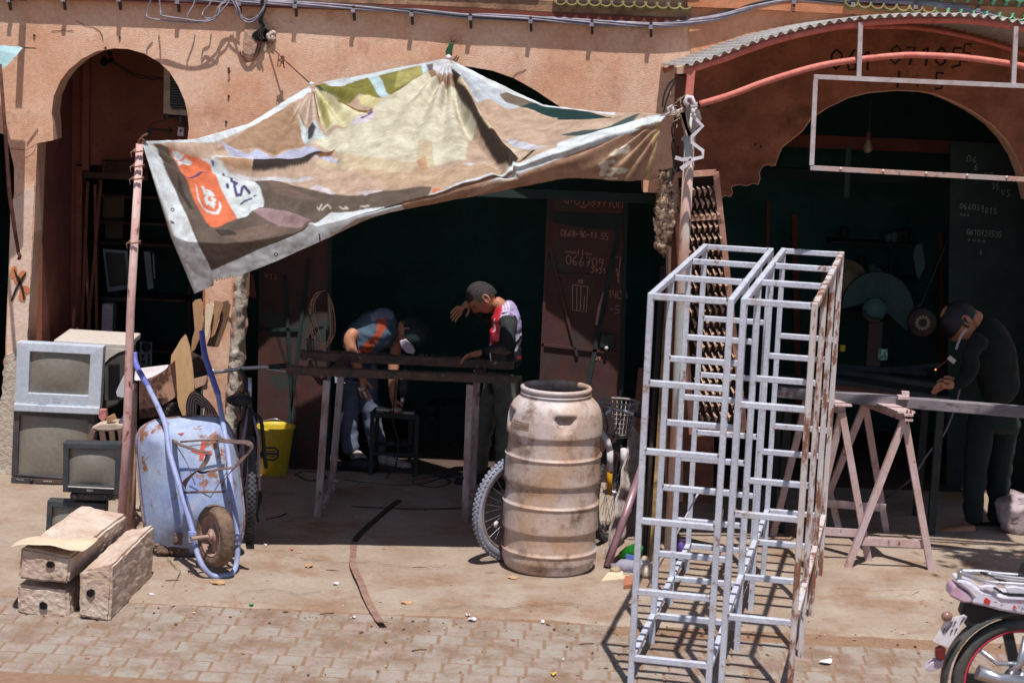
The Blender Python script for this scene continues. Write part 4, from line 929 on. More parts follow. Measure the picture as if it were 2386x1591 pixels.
def cr(pts,base,sl,n=4):
    w3=[W(*tp(x,y,base,sl)) for x,y in pts]; k=len(w3); out=[]
    for i in range(k):
        p0,p1,p2,p3=w3[i-1],w3[i],w3[(i+1)%k],w3[(i+2)%k]
        for q in range(n):
            t=q/n; out.append(.5*((2*p1)+(p2-p0)*t+(2*p0-5*p1+4*p2-p3)*t*t+(3*p1-p0-3*p2+p3)*t**3))
    return out
ro=cr(rim,12.14,.24); bi=cr(bot,11.93,.24); N_=len(ro)
b=MB(); vs=[];fs=[]; ks=10
for k in range(ks+1):
    t=k/ks; e=math.sin(t*math.pi/2)
    for i in range(N_):
        p=ro[i].lerp(bi[i],t); d_=ro[i].y+(bi[i].y-ro[i].y)*(e*.7+t*.3)
        p=p+Vector((0,d_-p.y,0)); nn=mnoise.noise(p*7)*.006; vs.append(p+Vector((0,nn,0)))
for k in range(ks):
    for i in range(N_): fs.append((k*N_+i,k*N_+(i+1)%N_,(k+1)*N_+(i+1)%N_,(k+1)*N_+i))
cb=sum(bi,Vector())/N_; 
for f in (.66,.33):
    base_i=len(vs)
    for i in range(N_): q=cb.lerp(bi[i],f); vs.append(q+Vector((0,mnoise.noise(q*6)*.008,0)))
    for i in range(N_): fs.append((base_i-N_+i,base_i-N_+(i+1)%N_,base_i+(i+1)%N_,base_i+i))
vs.append(cb); 
for i in range(N_): fs.append((base_i+i,base_i+(i+1)%N_,len(vs)-1))
b.add(vs,fs,True); to=b.build('tray',m_barrow,wb); s_=to.modifiers.new('s','SOLIDIFY'); s_.thickness=.003
b=MB(); b.tube(ro,.010,8,closed=True); b.build('rolled_rim',M('rusty_rim',(130,106,104),(160,150,170),sc=6,rough=.7,rust=(104,70,56),rt=.5,rsc=9),to)
b=MB()
for i in range(60):
    x=random.uniform(245,520); y=1215-abs(random.gauss(0,34)); 
    if x<300 and y>1180: continue
    px,py,d=tp(x,y,12.11,.2); q=W(px,py,d-.01); b.lathe([(.001,-.01),(.016,0),(.001,.008)],q,6,(random.random()-.5,-1,random.random()-.5))
b.build('mud_clods',m_mud,to,kind='stuff')
from mathutils.bvhtree import BVHTree
tbv=BVHTree.FromPolygons([v.co.copy() for v in to.data.vertices],[tuple(p.vertices) for p in to.data.polygons])
def ontray(x,y,off=.004):
    px,py=Z5(x,y); o=Vector((0,0,CH)); h=tbv.ray_cast(o,ray(px,py).normalized()); 
    return (h[0]-ray(px,py).normalized()*off) if h[0] else W(px,py,12)
for poly in ([(458,300),(492,295),(497,340),(480,355),(456,345)],[(625,400),(652,404),(646,470),(636,535),(608,540),(612,470)],[(560,455),(610,472),(700,470),(702,496),(640,500),(590,490),(548,476)],[(530,296),(598,292),(602,306),(560,312)]):
    b=MB(); b.prism([ontray(x+random.uniform(-4,4),y+random.uniform(-4,4),.006) for x,y in poly],(0,.003,0)); b.build('red_paint_mark',m_red,to)
def pt2(px,py,d): return W(px,py,d)
lt=[(313,822,12.75),(318,852,12.7),(345,900,12.52),(384,985,12.2),(394,1050,12.05),(420,1140,11.9),(449,1238,11.78),(458,1283,11.72),(472,1318,11.68),(493,1340,11.70),(519,1346,11.72),(540,1338,11.78),(551,1312,11.84),(554,1251,11.88),(546,1185,11.93),(538,1128,11.98),(532,1060,12.1),(522,1000,12.2),(508,918,12.42),(494,878,12.55),(477,825,12.68),(470,772,12.76)]
path=[pt2(*q) for q in lt]
zmin=min(p.z for p in path); 
for p in path:
    if p.z<.018: p.z=.018
b=MB(); b.tube(catmull(path[2:-3],6),.0165,12); b.build('tubular_frame',m_tube,wb)
b=MB(); b.tube(catmull(path[:3],6),.0185,12); b.build('handle',m_tubeb,wb)
b=MB(); b.tube(catmull(path[-4:],6),.0185,12); b.build('handle',m_tubeb,wb)
# flat iron legs
m_leg=M('brown_flat_iron',(126,100,92),(96,76,74),sc=12,rough=.7)
def Z5d(pts): return [W(*Z5(x,y),d) for x,y,d in pts]
b=MB()
b.ribbon(catmull(Z5d([(425,392,12.12),(450,420,12.0),(530,450,11.85),(620,478,11.72),(665,485,11.66),(672,510,11.65),(650,560,11.66),(600,610,11.68),(530,670,11.8),(500,715,11.9),(508,750,11.95)]),5),.03,.006,(.3,-.6,.8)); b.build('stand_leg',m_leg,wb)
b=MB(); b.ribbon(catmull(Z5d([(730,360,12.1),(770,395,12.0),(860,405,11.8),(950,412,11.66),(985,430,11.63),(985,465,11.63),(940,520,11.66),(870,590,11.7),(820,650,11.8),(785,700,11.9),(780,740,11.95)]),5),.03,.006,(-.3,-.6,.8)); b.build('stand_leg',m_leg,wb)
b=MB(); b.ribbon(catmull(Z5d([(600,622,11.68),(640,632,11.68),(740,610,11.68),(850,597,11.70)]),5),.022,.005,(0,-.3,1)); b.build('cross_brace',m_leg,wb)
b=MB(); b.tube(Z5d([(500,775,11.9),(650,770,11.88),(800,768,11.9)]),.007); b.tube(Z5d([(470,405,12.0),(640,392,12.0),(800,390,12.02)]),.006); b.tube(Z5d([(415,385,12.05),(520,560,11.95),(580,720,11.9)]),.003,5);b.tube(Z5d([(540,435,11.95),(700,415,11.9),(820,400,12.0)]),.003,5); b.build('tie_rod',m_leg,wb)
# wheel
wc=Vector((W(500,1252,11.74).x,11.78,W(500,1252,11.74).z)); wax=Vector((-.80,-.60,.02)).normalized()
wl=T_part('wheel',wb,wc); b=MB(); fw2=wax.cross(Vector((0,0,1))).normalized(); up2=fw2.cross(wax).normalized()*-1
prof=[(.122,-.036),(.135,-.042),(.155,-.045),(.172,-.038),(.183,-.02),(.186,0),(.183,.02),(.172,.038),(.155,.045),(.135,.042),(.122,.036)]
def tf(r,h,t): return r+(mnoise.noise(Vector((math.cos(t)*9,math.sin(t)*9,h*60)))*.008 if r>.16 else mnoise.noise(Vector((t*4,h*40,0)))*.003)
b.lathe(prof,wc,90,wax,tf,close=False); b.build('tyre',m_mud,wl)
b=MB(); b.lathe([(.124,-.036),(.118,-.04),(.114,-.034),(.105,-.01),(.105,.01),(.114,.034),(.118,.04),(.124,.036)],wc,40,wax,close=False)
m_rimr=M('rusty_rim2',(176,140,124),(150,120,110),sc=9,rough=.7)
for k in range(5):
    a=2*math.pi*k/5+.3; dvv=(fw2*math.cos(a)+up2*math.sin(a)); side=dvv.cross(wax)*.022; b.prism([wc+dvv*.03-side,wc+dvv*.03+side,wc+dvv*.108+side*1.3,wc+dvv*.108-side*1.3],wax*.008)
b.lathe([(.045,-.03),(.045,.03)],wc,20,wax); b.build('rim',m_rimr,wl)
b=MB(); b.tube([wc+wax*.16,wc-wax*.12],.012,10); b.tube([wc+wax*.05,wc+wax*.02],.026,12); b.build('axle',m_rimr,wl)
for s,(px,py,dd) in ((1,(448,1250,11.74)),(-1,(554,1255,11.86))):
    b=MB(); q=W(px,py,dd); b.box(q,(.045,.035,.06),rz=.3); b.tube([q+Vector((0,-.03,.015)),q+Vector((0,.03,.015))],.009); b.build('axle_bracket',m_tube,wb)
b=MB(); q=W(415,1255,12.02); b.box(q,(.05,.02,.07)); b.tube([q+Vector((-.01,-.03,0)),q+Vector((-.01,.02,0))],.014); b.build('bracket',m_leg,wb)
# ================================================================ television sets
m_sil=M('silver_tv_plastic',(196,204,218),(184,194,208),sc=3,rough=.45,dirt=(178,166,168),dt=.6,dsc=4)
m_tvb=M('dusty_black_plastic',(62,60,64),(84,76,76),sc=9,rough=.6,dirt=(120,100,92),dt=.58,dsc=9)
m_tvs=M('dark_grey_tv_plastic',(50,58,64),(72,70,74),sc=9,rough=.55,dirt=(112,100,96),dt=.6,dsc=9)
m_scr=M('dusty_reflection_glass',(138,132,124),(122,116,108),sc=2.5,rough=.25,dirt=(156,146,136),dt=.58,dsc=5,spec=.5)  # base lightened to stand for light reflected in the glass, dust patches on top
m_tvback=M('grey_tv_back',(90,84,80),(72,68,66),sc=6,rough=.7)
def tv(label,TL,TR,BL,BR,d,body,scr,scrm,par=None,depth=.42,backm=None,bez=.02):
    "corner pixels of the front; scr: screen inset fractions l,r,t,b"
    tl,tr,bl,br=[W(p[0],p[1],d) for p in (TL,TR,BL,BR)]
    r=T('television',label,'television',(bl+br)/2)
    ex=(br-bl); ez=(tl-bl); ey=Vector((0,1,0))
    P=lambda u_,v_,y_=0: bl+ex*u_+ez*v_+ey*y_+ (tr-tl-ex)*u_*v_
    l,rt,t,bo=scr; 
    b=MB() # bezel: frame of four mitred pieces, recessed towards the glass
    o=[(0,0),(1,0),(1,1),(0,1)]; i_=[(l,bo),(1-rt,bo),(1-rt,1-t),(l,1-t)]; 
    vs=[P(*q) for q in o]+[P(*q,-.004) for q in i_]+[P(q[0],q[1],.03) for q in i_]+[P(*q,.09) for q in o]
    fs=[]
    for k in range(4):
        k2=(k+1)%4; fs+=[(k,k2,4+k2,4+k),(4+k,4+k2,8+k2,8+k),(k2,k,12+k,12+k2)]
    b.add(vs,fs); b.build('bezel',body,r,bevel=.004)
    # glass, bulged
    b=MB(); n=12; vs=[];fs=[]
    for j in range(n+1):
        for i in range(n+1):
            u_=l+(1-l-rt)*i/n; v_=bo+(1-t-bo)*j/n; e=(1-(2*i/n-1)**2)*(1-(2*j/n-1)**2); vs.append(P(u_,v_,.026-.024*e))
    for j in range(n):
        for i in range(n): a=j*(n+1)+i; fs.append((a,a+1,a+n+2,a+n+1))
    b.add(vs,fs,True); b.build('screen',scrm,r)
    b=MB(); f=[P(.02,.02,.09),P(.98,.02,.09),P(.98,.98,.09),P(.02,.98,.09)]; m_=[P(.05,.05,.2),P(.95,.05,.2),P(.95,.92,.2),P(.05,.92,.2)]; g=[P(.22,.15,depth),P(.78,.15,depth),P(.78,.75,depth),P(.22,.75,depth)]
    b.add(f+m_+g,[(k,(k+1)%4,4+(k+1)%4,4+k) for k in range(4)]+[(4+k,4+(k+1)%4,8+(k+1)%4,8+k) for k in range(4)]+[(8,9,10,11)]); b.build('back_shell',backm or m_tvback,r,bevel=.012)
    return r,P
m_mark=M('pale_print',(214,208,204),rough=.6); m_btn=M('dark_button',(30,30,36),rough=.5)
D1=13.82
r,P=tv('silver television with a dusty screen on top of the large black set',(39.5,797),(241,808),(34,943),(233,952),D1-.01,m_sil,(.155,.145,.135,.20),m_scr,depth=.5)
b=MB(); a=P(.0,-.0,0);c=P(1,0,0); 
b.bar(P(.0,-.035,.03),P(1.0,-.035,.03),.1,.05); b.build('control_strip',m_sil,r,bevel=.006)
b=MB()
for k in range(4): b.box(P(.285+.026*k,.01,-.008),(.014,.008,.014))
b.box(P(.42,.008,-.008),(.03,.008,.012)); b.build('buttons',m_btn,r)
b=MB()
for k in range(6): b.box(P(.48+.022*k,-.004,-.008),(.005,.006,.006))
strokes(b,'SAMSUNG'[:0]+'~~~',P(.45,.105,-.009),ex=(.014,0,0),ey=(0,0,.011),nrm=(0,-1,0),w=.0025,jit=.02); b.build('faint_lettering',M('purple_print',(120,104,140),rough=.6),r)
b=MB(); b.box(P(.07,.005,-.006),(.085,.012,.022)); b.box(P(.915,.005,-.006),(.09,.012,.024)); b.build('speaker_slot',m_mark,r)
r2_,P=tv('large black television standing on the ground under the silver one',(32,951),(222,966),(26,1109),(217,1124),D1,m_tvb,(.075,.09,.09,.035),m_scr,depth=.5)
b=MB(); q0=W(25,1125,D1-.005);q1=W(217,1141,D1-.005); q2=W(217,1126,D1-.005);q3=W(26,1110.5,D1-.005); b.prism([q0,q1,q2,q3],(0,.35,0)); cp=b.build('control_panel',m_tvb,r2_,bevel=.004)
b=MB(); c=W(73,1120,D1-.012); b.lathe([(.012,-.004),(.012,.01)],c,14,(0,1,0)); b.build('knob',m_btn,cp)
b=MB(); strokes(b,'PHILIPS',W(39,1117.5,D1-.009),(.0055,0,-.0004),(0,0,.006),(0,-1,0),.0014,.02); b.build('brand_lettering',m_mark,cp)
b=MB(); b.prism([W(x,y,D1-.012) for x,y in ((84,1115),(150,1119),(150,1127),(84,1124))],(0,.01,0)); b.build('button_flap',M('brown_flap',(96,76,68),rough=.6),cp)
b=MB()
for k in range(5): b.box(W(103+k*4,1120.5+k*.2,D1-.014),(.006,.005,.007))
b.build('buttons',m_mark,cp)
D2=12.56
r3,P=tv('small dark television raised on the half hidden set, beside the pink pole',(147,1031),(283,1034),(146,1146),(279,1153),D2,m_tvs,(.10,.10,.115,.16),m_scr,depth=.36)
b=MB(); b.bar(P(.1,.125,-.008),P(.9,.125,-.008),.012,.004); b.build('trim_line',m_mark,r3)
b=MB(); strokes(b,'SONY',P(.425,.055,-.006),(.0085,0,-.0003),(0,0,.0075),(0,-1,0),.0032,.0); b.build('brand_lettering',M('white_print',(232,228,226),rough=.5),r3)
b=MB(); b.prism([W(x,y,D2+.02) for x,y in ((163,1150),(262,1152),(258,1166),(163,1164))],(0,.25,0)); bs_=b.build('base',m_tvs,r3,bevel=.003)
b=MB()
for k,(x,w_) in enumerate(((174,.03),(190,.012),(199,.01),(205,.01),(212,.01),(219,.01),(225,.01),(246,.02))): b.lathe([(w_/2.2,0),(w_/2.2,.006)],W(x,1156.5,D2+.014),10,(0,1,0))
b.build('buttons',M('grey_print',(120,104,100),rough=.6),bs_)
D3=12.60
r4,P=tv('lowest dark television, its lower half hidden behind the concrete blocks',(110,1166),(246,1173),(104,1290),(240,1297),D3,m_tvs,(.09,.16,.11,.14),m_scr,depth=.36)
# ================================================================ concrete blocks
m_blo=M('rough_concrete_block',(212,194,180),(188,160,142),sc=7,rough=.95,bump=.006,bsc=42,dirt=(138,110,90),dt=.6,dsc=11)
def block(label,tl,tr,bl,br,d,back,H,hole,sub=10):
    "front face pixel corners at depth d, extruded along 'back' vector"
    q=[W(*p,d) for p in (bl,br,tr,tl)]
    bv=Vector(back); vs=[];fs=[]; n=sub; L_=14
    r=T('concrete_block',label,'concrete block',(q[0]+q[1])/2,'long concrete blocks by the kerb')
    bm=bmesh.new(); vv=[bm.verts.new(p) for p in q]+[bm.verts.new(p+bv) for p in q]
    for f in ((0,1,2,3),(7,6,5,4),(0,4,5,1),(1,5,6,2),(2,6,7,3),(3,7,4,0)): bm.faces.new([vv[i] for i in f])
    bmesh.ops.bevel(bm,geom=bm.edges[:],offset=.014,segments=2,affect='EDGES'); 
    bmesh.ops.triangulate(bm,faces=bm.faces[:])
    for _ in range(4): 
        es=[e for e in bm.edges if e.calc_length()>.03]; 
        if es: bmesh.ops.subdivide_edges(bm,edges=es,cuts=1)
        bmesh.ops.triangulate(bm,faces=bm.faces[:])
    for v in bm.verts: v.co+=mnoise.noise_vector(v.co*14)*.004+mnoise.noise_vector(v.co*45)*.005
    me=bpy.data.meshes.new('block'); bmesh.ops.recalc_face_normals(bm,faces=bm.faces); bm.to_mesh(me); bm.free()
    bo=linko('block_body',me,m_blo,r)
    b=MB(); hc=W(*hole,d-.012); b.prism([hc+Vector((math.cos(t)*.022*random.uniform(.8,1.25),0,math.sin(t)*.02*random.uniform(.8,1.25))) for t in np.linspace(0,6.28,9)[:-1]],(0,.03,0)); b.build('cast_hole',M('hole_black',(14,12,12),rough=1),r)
    return r
bd=Vector((.07,.90,0))
blkA=G(40,1438); blkB=G(182,1441)
block('lowest concrete block under the slab with the curled card',(38,1362),(157,1378),(43,1432),(163,1446),10.86,bd*.80,0,(100,1412))
block('single concrete block on the right of the pile, its sandy side lit',(186,1332),(262,1316),(183,1436),(256,1450),10.80,bd*1.0,0,(211,1382))
block('top concrete block stacked over the lowest one, covered by torn card',(48,1275),(166,1297),(40,1348),(160,1360),10.84,bd*1.04+Vector((.05,.0,.012)),0,(117,1315))
b=MB(); m_card=M('curled_pale_card',(226,206,178),(206,186,160),sc=5,rough=.95)
def sheet(pts_rows,mat,name,par=None,th=.004,noise=.004):
    vs=[];fs=[];k=len(pts_rows[0])
    for rw in pts_rows:
        for p in rw: q=Vector(p); vs.append(q+mnoise.noise_vector(q*20)*noise)
    for j in range(len(pts_rows)-1):
        for i in range(k-1): a=j*k+i; fs.append((a,a+1,a+k+1,a+k))
    me=bpy.data.meshes.new(name); me.from_pydata([tuple(v) for v in vs],[],fs); me.polygons.foreach_set('use_smooth',[True]*len(fs))
    o=linko(name,me,mat,par); s=o.modifiers.new('s','SOLIDIFY'); s.thickness=th; s2=o.modifiers.new('u','SUBSURF'); s2.levels=1; s2.render_levels=1; return o
R1=[W(x,y,10.80) for x,y in [(18,1281),(40,1268),(60,1268),(90,1270),(118,1268),(140,1276),(165,1284),(188,1282),(190,1288)]]
R2=[W(x,y,11.0) for x,y in [(28,1264),(48,1253),(70,1250),(100,1252),(125,1256),(150,1262),(175,1262),(200,1262),(220,1268)]]
R3=[W(x,y,11.3) for x,y in [(60,1254),(80,1250),(95,1247),(115,1248),(140,1248),(165,1247),(190,1246),(215,1248),(238,1250)]]
for R_x,zz_ in ((R1,.0),(R2,.0),(R3,.0)):
    pass
tag(sheet([R1,R2,R3],m_card,'torn_card'),'curled torn cardboard sheet lying on the topmost concrete block','cardboard')
for i in range(14):
    pass
# ================================================================ people
def skin(name,V_,E_,Rd,mat,parent=None,lv=2,root=0,paintfn=None):
    me=bpy.data.meshes.new('tmp'); me.from_pydata([tuple(v) for v in V_],E_,[]); o=bpy.data.objects.new('tmp',me); COL.objects.link(o)
    md=o.modifiers.new('k','SKIN'); 
    for i,r in enumerate(Rd):
        sv=me.skin_vertices[0].data[i]; sv.radius=(r,r) if not isinstance(r,tuple) else r; sv.use_root=(i==root)
    md.use_smooth_shade=True; s=o.modifiers.new('s','SUBSURF'); s.levels=lv; s.render_levels=lv
    dg=bpy.context.evaluated_depsgraph_get(); dg.update(); m2=bpy.data.meshes.new_from_object(o.evaluated_get(dg)); bpy.data.objects.remove(o)
    m2.polygons.foreach_set('use_smooth',[True]*len(m2.polygons)); m2.materials.clear(); m2.name=name
    if paintfn: paint(m2,paintfn)
    if name in('trousers','shirt','vest','jacket','sleeve'):
        for v in m2.vertices:
            p=v.co; nn=mnoise.noise(Vector((p.x*9,p.y*9,p.z*16)))*.014+mnoise.noise(Vector((p.x*24,p.y*24,p.z*34)))*.006; v.co=p+v.normal*nn
    return linko(name,m2,mat,parent)
class SK:
    def __init__(s): s.v=[];s.e=[];s.r=[]
    def n(s,p,r,prev=None):
        s.v.append(Vector(p)); s.r.append(r); i=len(s.v)-1
        if prev is not None: s.e.append((prev,i))
        return i
    def chain(s,pts,rs,prev=None):
        for p,r in zip(pts,rs): prev=s.n(p,r,prev)
        return prev
m_skin=M('tanned_skin',(196,138,110),(178,118,92),sc=14,rough=.55)
m_hair=M('short_black_hair',(34,30,30),(62,56,58),sc=60,rough=.8,bump=.003,bsc=200)
def head(par,c,face,up,R=.105,hairm=None,hairpoly=True,name='head'):
    "head mesh: face = forward direction, up = crown direction; gives skull, nose, brow, ears, jaw"
    f=Vector(face).normalized(); u_=Vector(up); u_=(u_-f*u_.dot(f)).normalized(); s=f.cross(u_)
    b=MB(); n=28; mrows=22; vs=[]
    for j in range(mrows+1):
        ph=math.pi*j/mrows-math.pi/2
        for i in range(n):
            th=2*math.pi*i/n; x=math.cos(ph)*math.cos(th); y=math.cos(ph)*math.sin(th); z=math.sin(ph)  # x fwd,y side
            X_=x*.98*R; Y_=y*.74*R; Z_=z*1.18*R
            if z<-.1 : k=min(1,(-z-.1)/.9); X_*=1-.25*k+(.18*k if x>0 else -.25*k); Y_*=1-.38*k
            if x>0: 
                # brow, eye hollows, nose, lips, chin
                ay=abs(y)
                X_+=R*.07*math.exp(-((z-.12)/.09)**2-(ay/.5)**2)
                X_-=R*.09*math.exp(-((z+.02)/.09)**2-((ay-.33)/.16)**2)
                X_+=R*.26*math.exp(-((z+.22)/.13)**2-(ay/.13)**2)+R*.10*math.exp(-((z+.02)/.16)**2-(ay/.10)**2)
                X_+=R*.07*math.exp(-((z+.50)/.07)**2-(ay/.25)**2); X_-=R*.04*math.exp(-((z+.56)/.03)**2-(ay/.25)**2)
                X_+=R*.10*math.exp(-((z+.80)/.13)**2-(ay/.3)**2)
            vs.append(Vector(c)+f*X_+s*Y_+u_*Z_)
    fs=[]
    for j in range(mrows):
        for i in range(n): fs.append((j*n+i,j*n+(i+1)%n,(j+1)*n+(i+1)%n,(j+1)*n+i))
    b.add(vs,fs,True)
    for sg in (-1,1):
        ec=Vector(c)+s*sg*.76*R-f*.08*R-u_*.10*R
        ring=[ec+u_*math.cos(t)*.30*R*(1.0)+f*math.sin(t)*.17*R-f*.05*R*math.cos(t)+s*sg*(.10*R if math.sin(t)<0 else .02*R) for t in np.linspace(0,2*math.pi,15)[:-1]]
        b.tube(ring,.045*R*1.5,6,closed=True); b.prism([p-s*sg*.02*R for p in ring],s*sg*.03*R)
    ho=b.build('head',m_skin,par)
    b=MB(); 
    for sg in (-1,1): 
        b.lathe([(.001,-.012),(.011,0),(.001,.012)],Vector(c)+f*.80*R+s*sg*.25*R+u_*.0,8,s)
        b.tube([Vector(c)+f*.93*R+s*sg*.12*R+u_*.14*R,Vector(c)+f*.86*R+s*sg*.45*R+u_*.13*R],.006,5)
    b.build('eyes_and_brows',m_hair,ho)
    if hairm:
        b=MB(); vs=[]
        for j in range(mrows+1):
            ph=math.pi*j/mrows-math.pi/2
            for i in range(n):
                th=2*math.pi*i/n; x=math.cos(ph)*math.cos(th); y=math.cos(ph)*math.sin(th); z=math.sin(ph); vs.append(Vector(c)+f*x*.98*R*1.06+s*y*.74*R*1.09+u_*z*1.18*R*1.04)
        fs=[]
        for j in range(mrows):
            for i in range(n):
                zc=math.sin(math.pi*(j+.5)/mrows-math.pi/2); xc=math.cos(math.pi*(j+.5)/mrows-math.pi/2)*math.cos(2*math.pi*(i+.5)/n)
                if zc>(.42 if xc>.45 else (.05 if xc>.1 else (.0-.5*(-xc)))): fs.append((j*n+i,j*n+(i+1)%n,(j+1)*n+(i+1)%n,(j+1)*n+i))
        b.add(vs,fs,True); b.build('hair',hairm,ho)
    return ho,f,u_,s
def hand(sk,prev,wrist,dirv,pn,side,curl=.4,L=.17,spread=.3,splay=1.0):
    "palm + five fingers grown from the wrist node; pn palm normal, side = thumb side"
    d=Vector(dirv).normalized(); pn=Vector(pn).normalized(); s=Vector(side); s=(s-d*s.dot(d)).normalized()
    w=sk.n(wrist,.024,prev); p=sk.n(Vector(wrist)+d*L*.28,(.036,.018),w)
    k=sk.n(Vector(wrist)+d*L*.45,(.036,.016),p)
    for i,(o,l) in enumerate(((.028,.42),(.010,.47),(-.009,.44),(-.027,.35))):
        q=Vector(wrist)+d*L*.52+s*o; dd=(d+s*o*spread*8*splay).normalized(); a=sk.n(q,.0095,k); cur=dd
        for t in range(3):
            cur=(cur+pn*curl*.5).normalized(); q=q+cur*L*l*.36; a=sk.n(q,.0088-.0012*t,a)
    q=Vector(wrist)+d*L*.15+s*.03; a=sk.n(q,.012,p)
    for t in range(2): q=q+(d*.8+s*(.7-.4*t)+pn*.3*curl).normalized()*L*.2; a=sk.n(q,.0105-.002*t,a)
def person(label,loc): 
    return T('person',label,'person',loc)
def shoe(par,heel,toe,mat,h=.07,w_=.05,name='shoe'):
    heel=Vector(heel);toe=Vector(toe);d=(toe-heel); L=d.length; d.normalize(); s=d.cross(Vector((0,0,1))); b=MB(); vs=[];n=12
    for t,ww,hh in ((-.02,.5,.8),(.0,.8,1),(.25,.85,1),(.5,.95,.75),(.75,1.05,.6),(.93,.85,.5),(1.0,.4,.35)):
        for j in range(n):
            a=2*math.pi*j/n; vs.append(heel+d*L*t+s*math.cos(a)*w_*ww+Vector((0,0,max(0,(math.sin(a)*.5+.5))*h*hh)))
    fs=[(i*n+j,i*n+(j+1)%n,(i+1)*n+(j+1)%n,(i+1)*n+j) for i in range(6) for j in range(n)]+[tuple(range(n)),tuple(6*n+j for j in range(n))]
    b.add(vs,fs,True); return b.build(name,mat,par)
# ---- man resting on the bench, wiping his brow
D=14.34
def q(px,py,dd=0): return W(px,py,D+dd)
mp_=person('man in red and lilac sports vest over black sleeves, wiping his bowed forehead',(G(1140,1130).x,D,0))
m_tr=M('dark_work_trousers',(112,112,104),(88,88,82),sc=9,rough=.9,bump=.004,bsc=20)
hip=q(1180,868)
sk=SK(); h0=sk.n(hip,.12); 
for sgn,kx,fx in ((-1,(1128,990),(1112,1108)),(1,(1178,1000),(1170,1118))):
    s_=sgn*-.07
    sk.chain([q(1160+18*(sgn>0),890,s_),q(*kx,s_-.03),q((kx[0]+fx[0])/2,(kx[1]+fx[1])/2,s_),q(*fx,s_)],[.098,.075,.066,.06],h0)
tr_=skin('trousers',sk.v,sk.e,sk.r,m_tr,mp_)
for sgn,fx in ((-1,(1112,1124)),(1,(1172,1132))):
    g=G(fx[0],fx[1]); g.y=D+sgn*-.07; shoe(mp_,g+Vector((.05,0,0)),g+Vector((-.16,-.05,0)),M('dark_shoe',(40,38,40),rough=.7),.085,.05)
VT={'bk':(26,28,34),'red':(206,40,58),'lil':(176,160,206),'w':(226,218,236),'dred':(120,22,40)}
def vestp(co):
    P=proj(co); c=np.tile(np.array(lin(VT['bk'])),(len(P),1)); Z=lambda *p: zz(1000,620,.1913,p)
    def f(k,poly): c[inpoly(P,poly)]=np.array(lin(VT[k]))
    def l(k,pts,w_): c[nearline(P,pts,w_)]=np.array(lin(VT[k]))
    f('lil',Z((830,480),(960,410),(1060,440),(1140,560),(1150,720),(1120,800),(1060,920),(1070,720),(1050,620),(980,590),(900,590),(840,660)))
    f('red',Z((700,560),(840,460),(890,480),(860,640),(830,700),(800,830),(830,930),(770,950),(730,1010),(700,800)))
    f('dred',Z((800,720),(860,640),(860,900),(830,960),(760,980),(800,900)))
    f('dred',Z((1000,400),(1060,360),(1140,420),(1100,470),(1030,440)))
    f('lil',Z((700,850),(750,840),(750,990),(700,1010)))
    for o in (0,38,74): l('w',Z((880+o,440-o*.2),(905+o,520-o*.2),(880+o*.9,610-o*.3)),2.6)
    l('w',Z((800,640),(780,700),(800,760),(780,800)),2.2); l('w',Z((1070,900),(1140,800)),3); l('w',Z((1060,1030),(1140,880)),5); l('red',Z((1090,1115),(1120,1120),(1130,1160)),5); l('bk',Z((990,560),(1060,620),(1070,700)),3)
    return c
m_vest=M('sports_vest',(236,236,236),attr='print',sc=20,rough=.75)
sk=SK(); a=sk.n(q(1182,866),(.145,.12)); b_=sk.chain([q(1176,800),q(1180,755),q(1178,722),q(1166,705)],[(.155,.12),(.155,.125),(.12,.10),(.06,.06)],a)
sh1=q(1192,738,-.16); skin('vest',sk.v,sk.e,sk.r,m_vest,mp_,4,0,vestp)
m_slv=M('black_sleeve',(30,36,38),(44,50,52),sc=20,rough=.85,bump=.003,bsc=30)
sk=SK(); sk.chain([q(1186,742,-.10),q(1186,765,-.19),q(1182,806,-.26),q(1158,818,-.36),q(1128,822,-.42)],[.062,.062,.05,.045,.036]); skin('sleeve',sk.v,sk.e,sk.r,m_slv,mp_)
sk=SK(); sk.chain([q(1176,728,.10),q(1150,748,.14),q(1126,742,.12),q(1106,716,.05),q(1097,703,.02)],[.06,.055,.046,.038,.032]); skin('sleeve',sk.v,sk.e,sk.r,m_slv,mp_)
sk=SK(); n0=sk.n(q(1176,722),.06); n1=sk.chain([q(1162,708),q(1148,700)],[.052,.05],n0)
body=skin('neck',sk.v,sk.e,sk.r,m_skin,mp_)
hc=q(1124,693); head(mp_,hc,(-.62,-.16,-.78),(-.66,-.10,.74),.102,m_hair)
sk=SK(); hand(sk,None,q(1124,822,-.43),(-.9,-.12,-.22),(0,-.1,-1),(0,-.6,.4),.8,.175); skin('hand',sk.v,sk.e,sk.r,m_skin,mp_)
sk=SK(); hand(sk,None,q(1095,702,.01),(-.75,-.25,-.62),(-.2,.3,-.8),(.4,0,-.9),.55,.185); skin('hand',sk.v,sk.e,sk.r,m_skin,mp_)
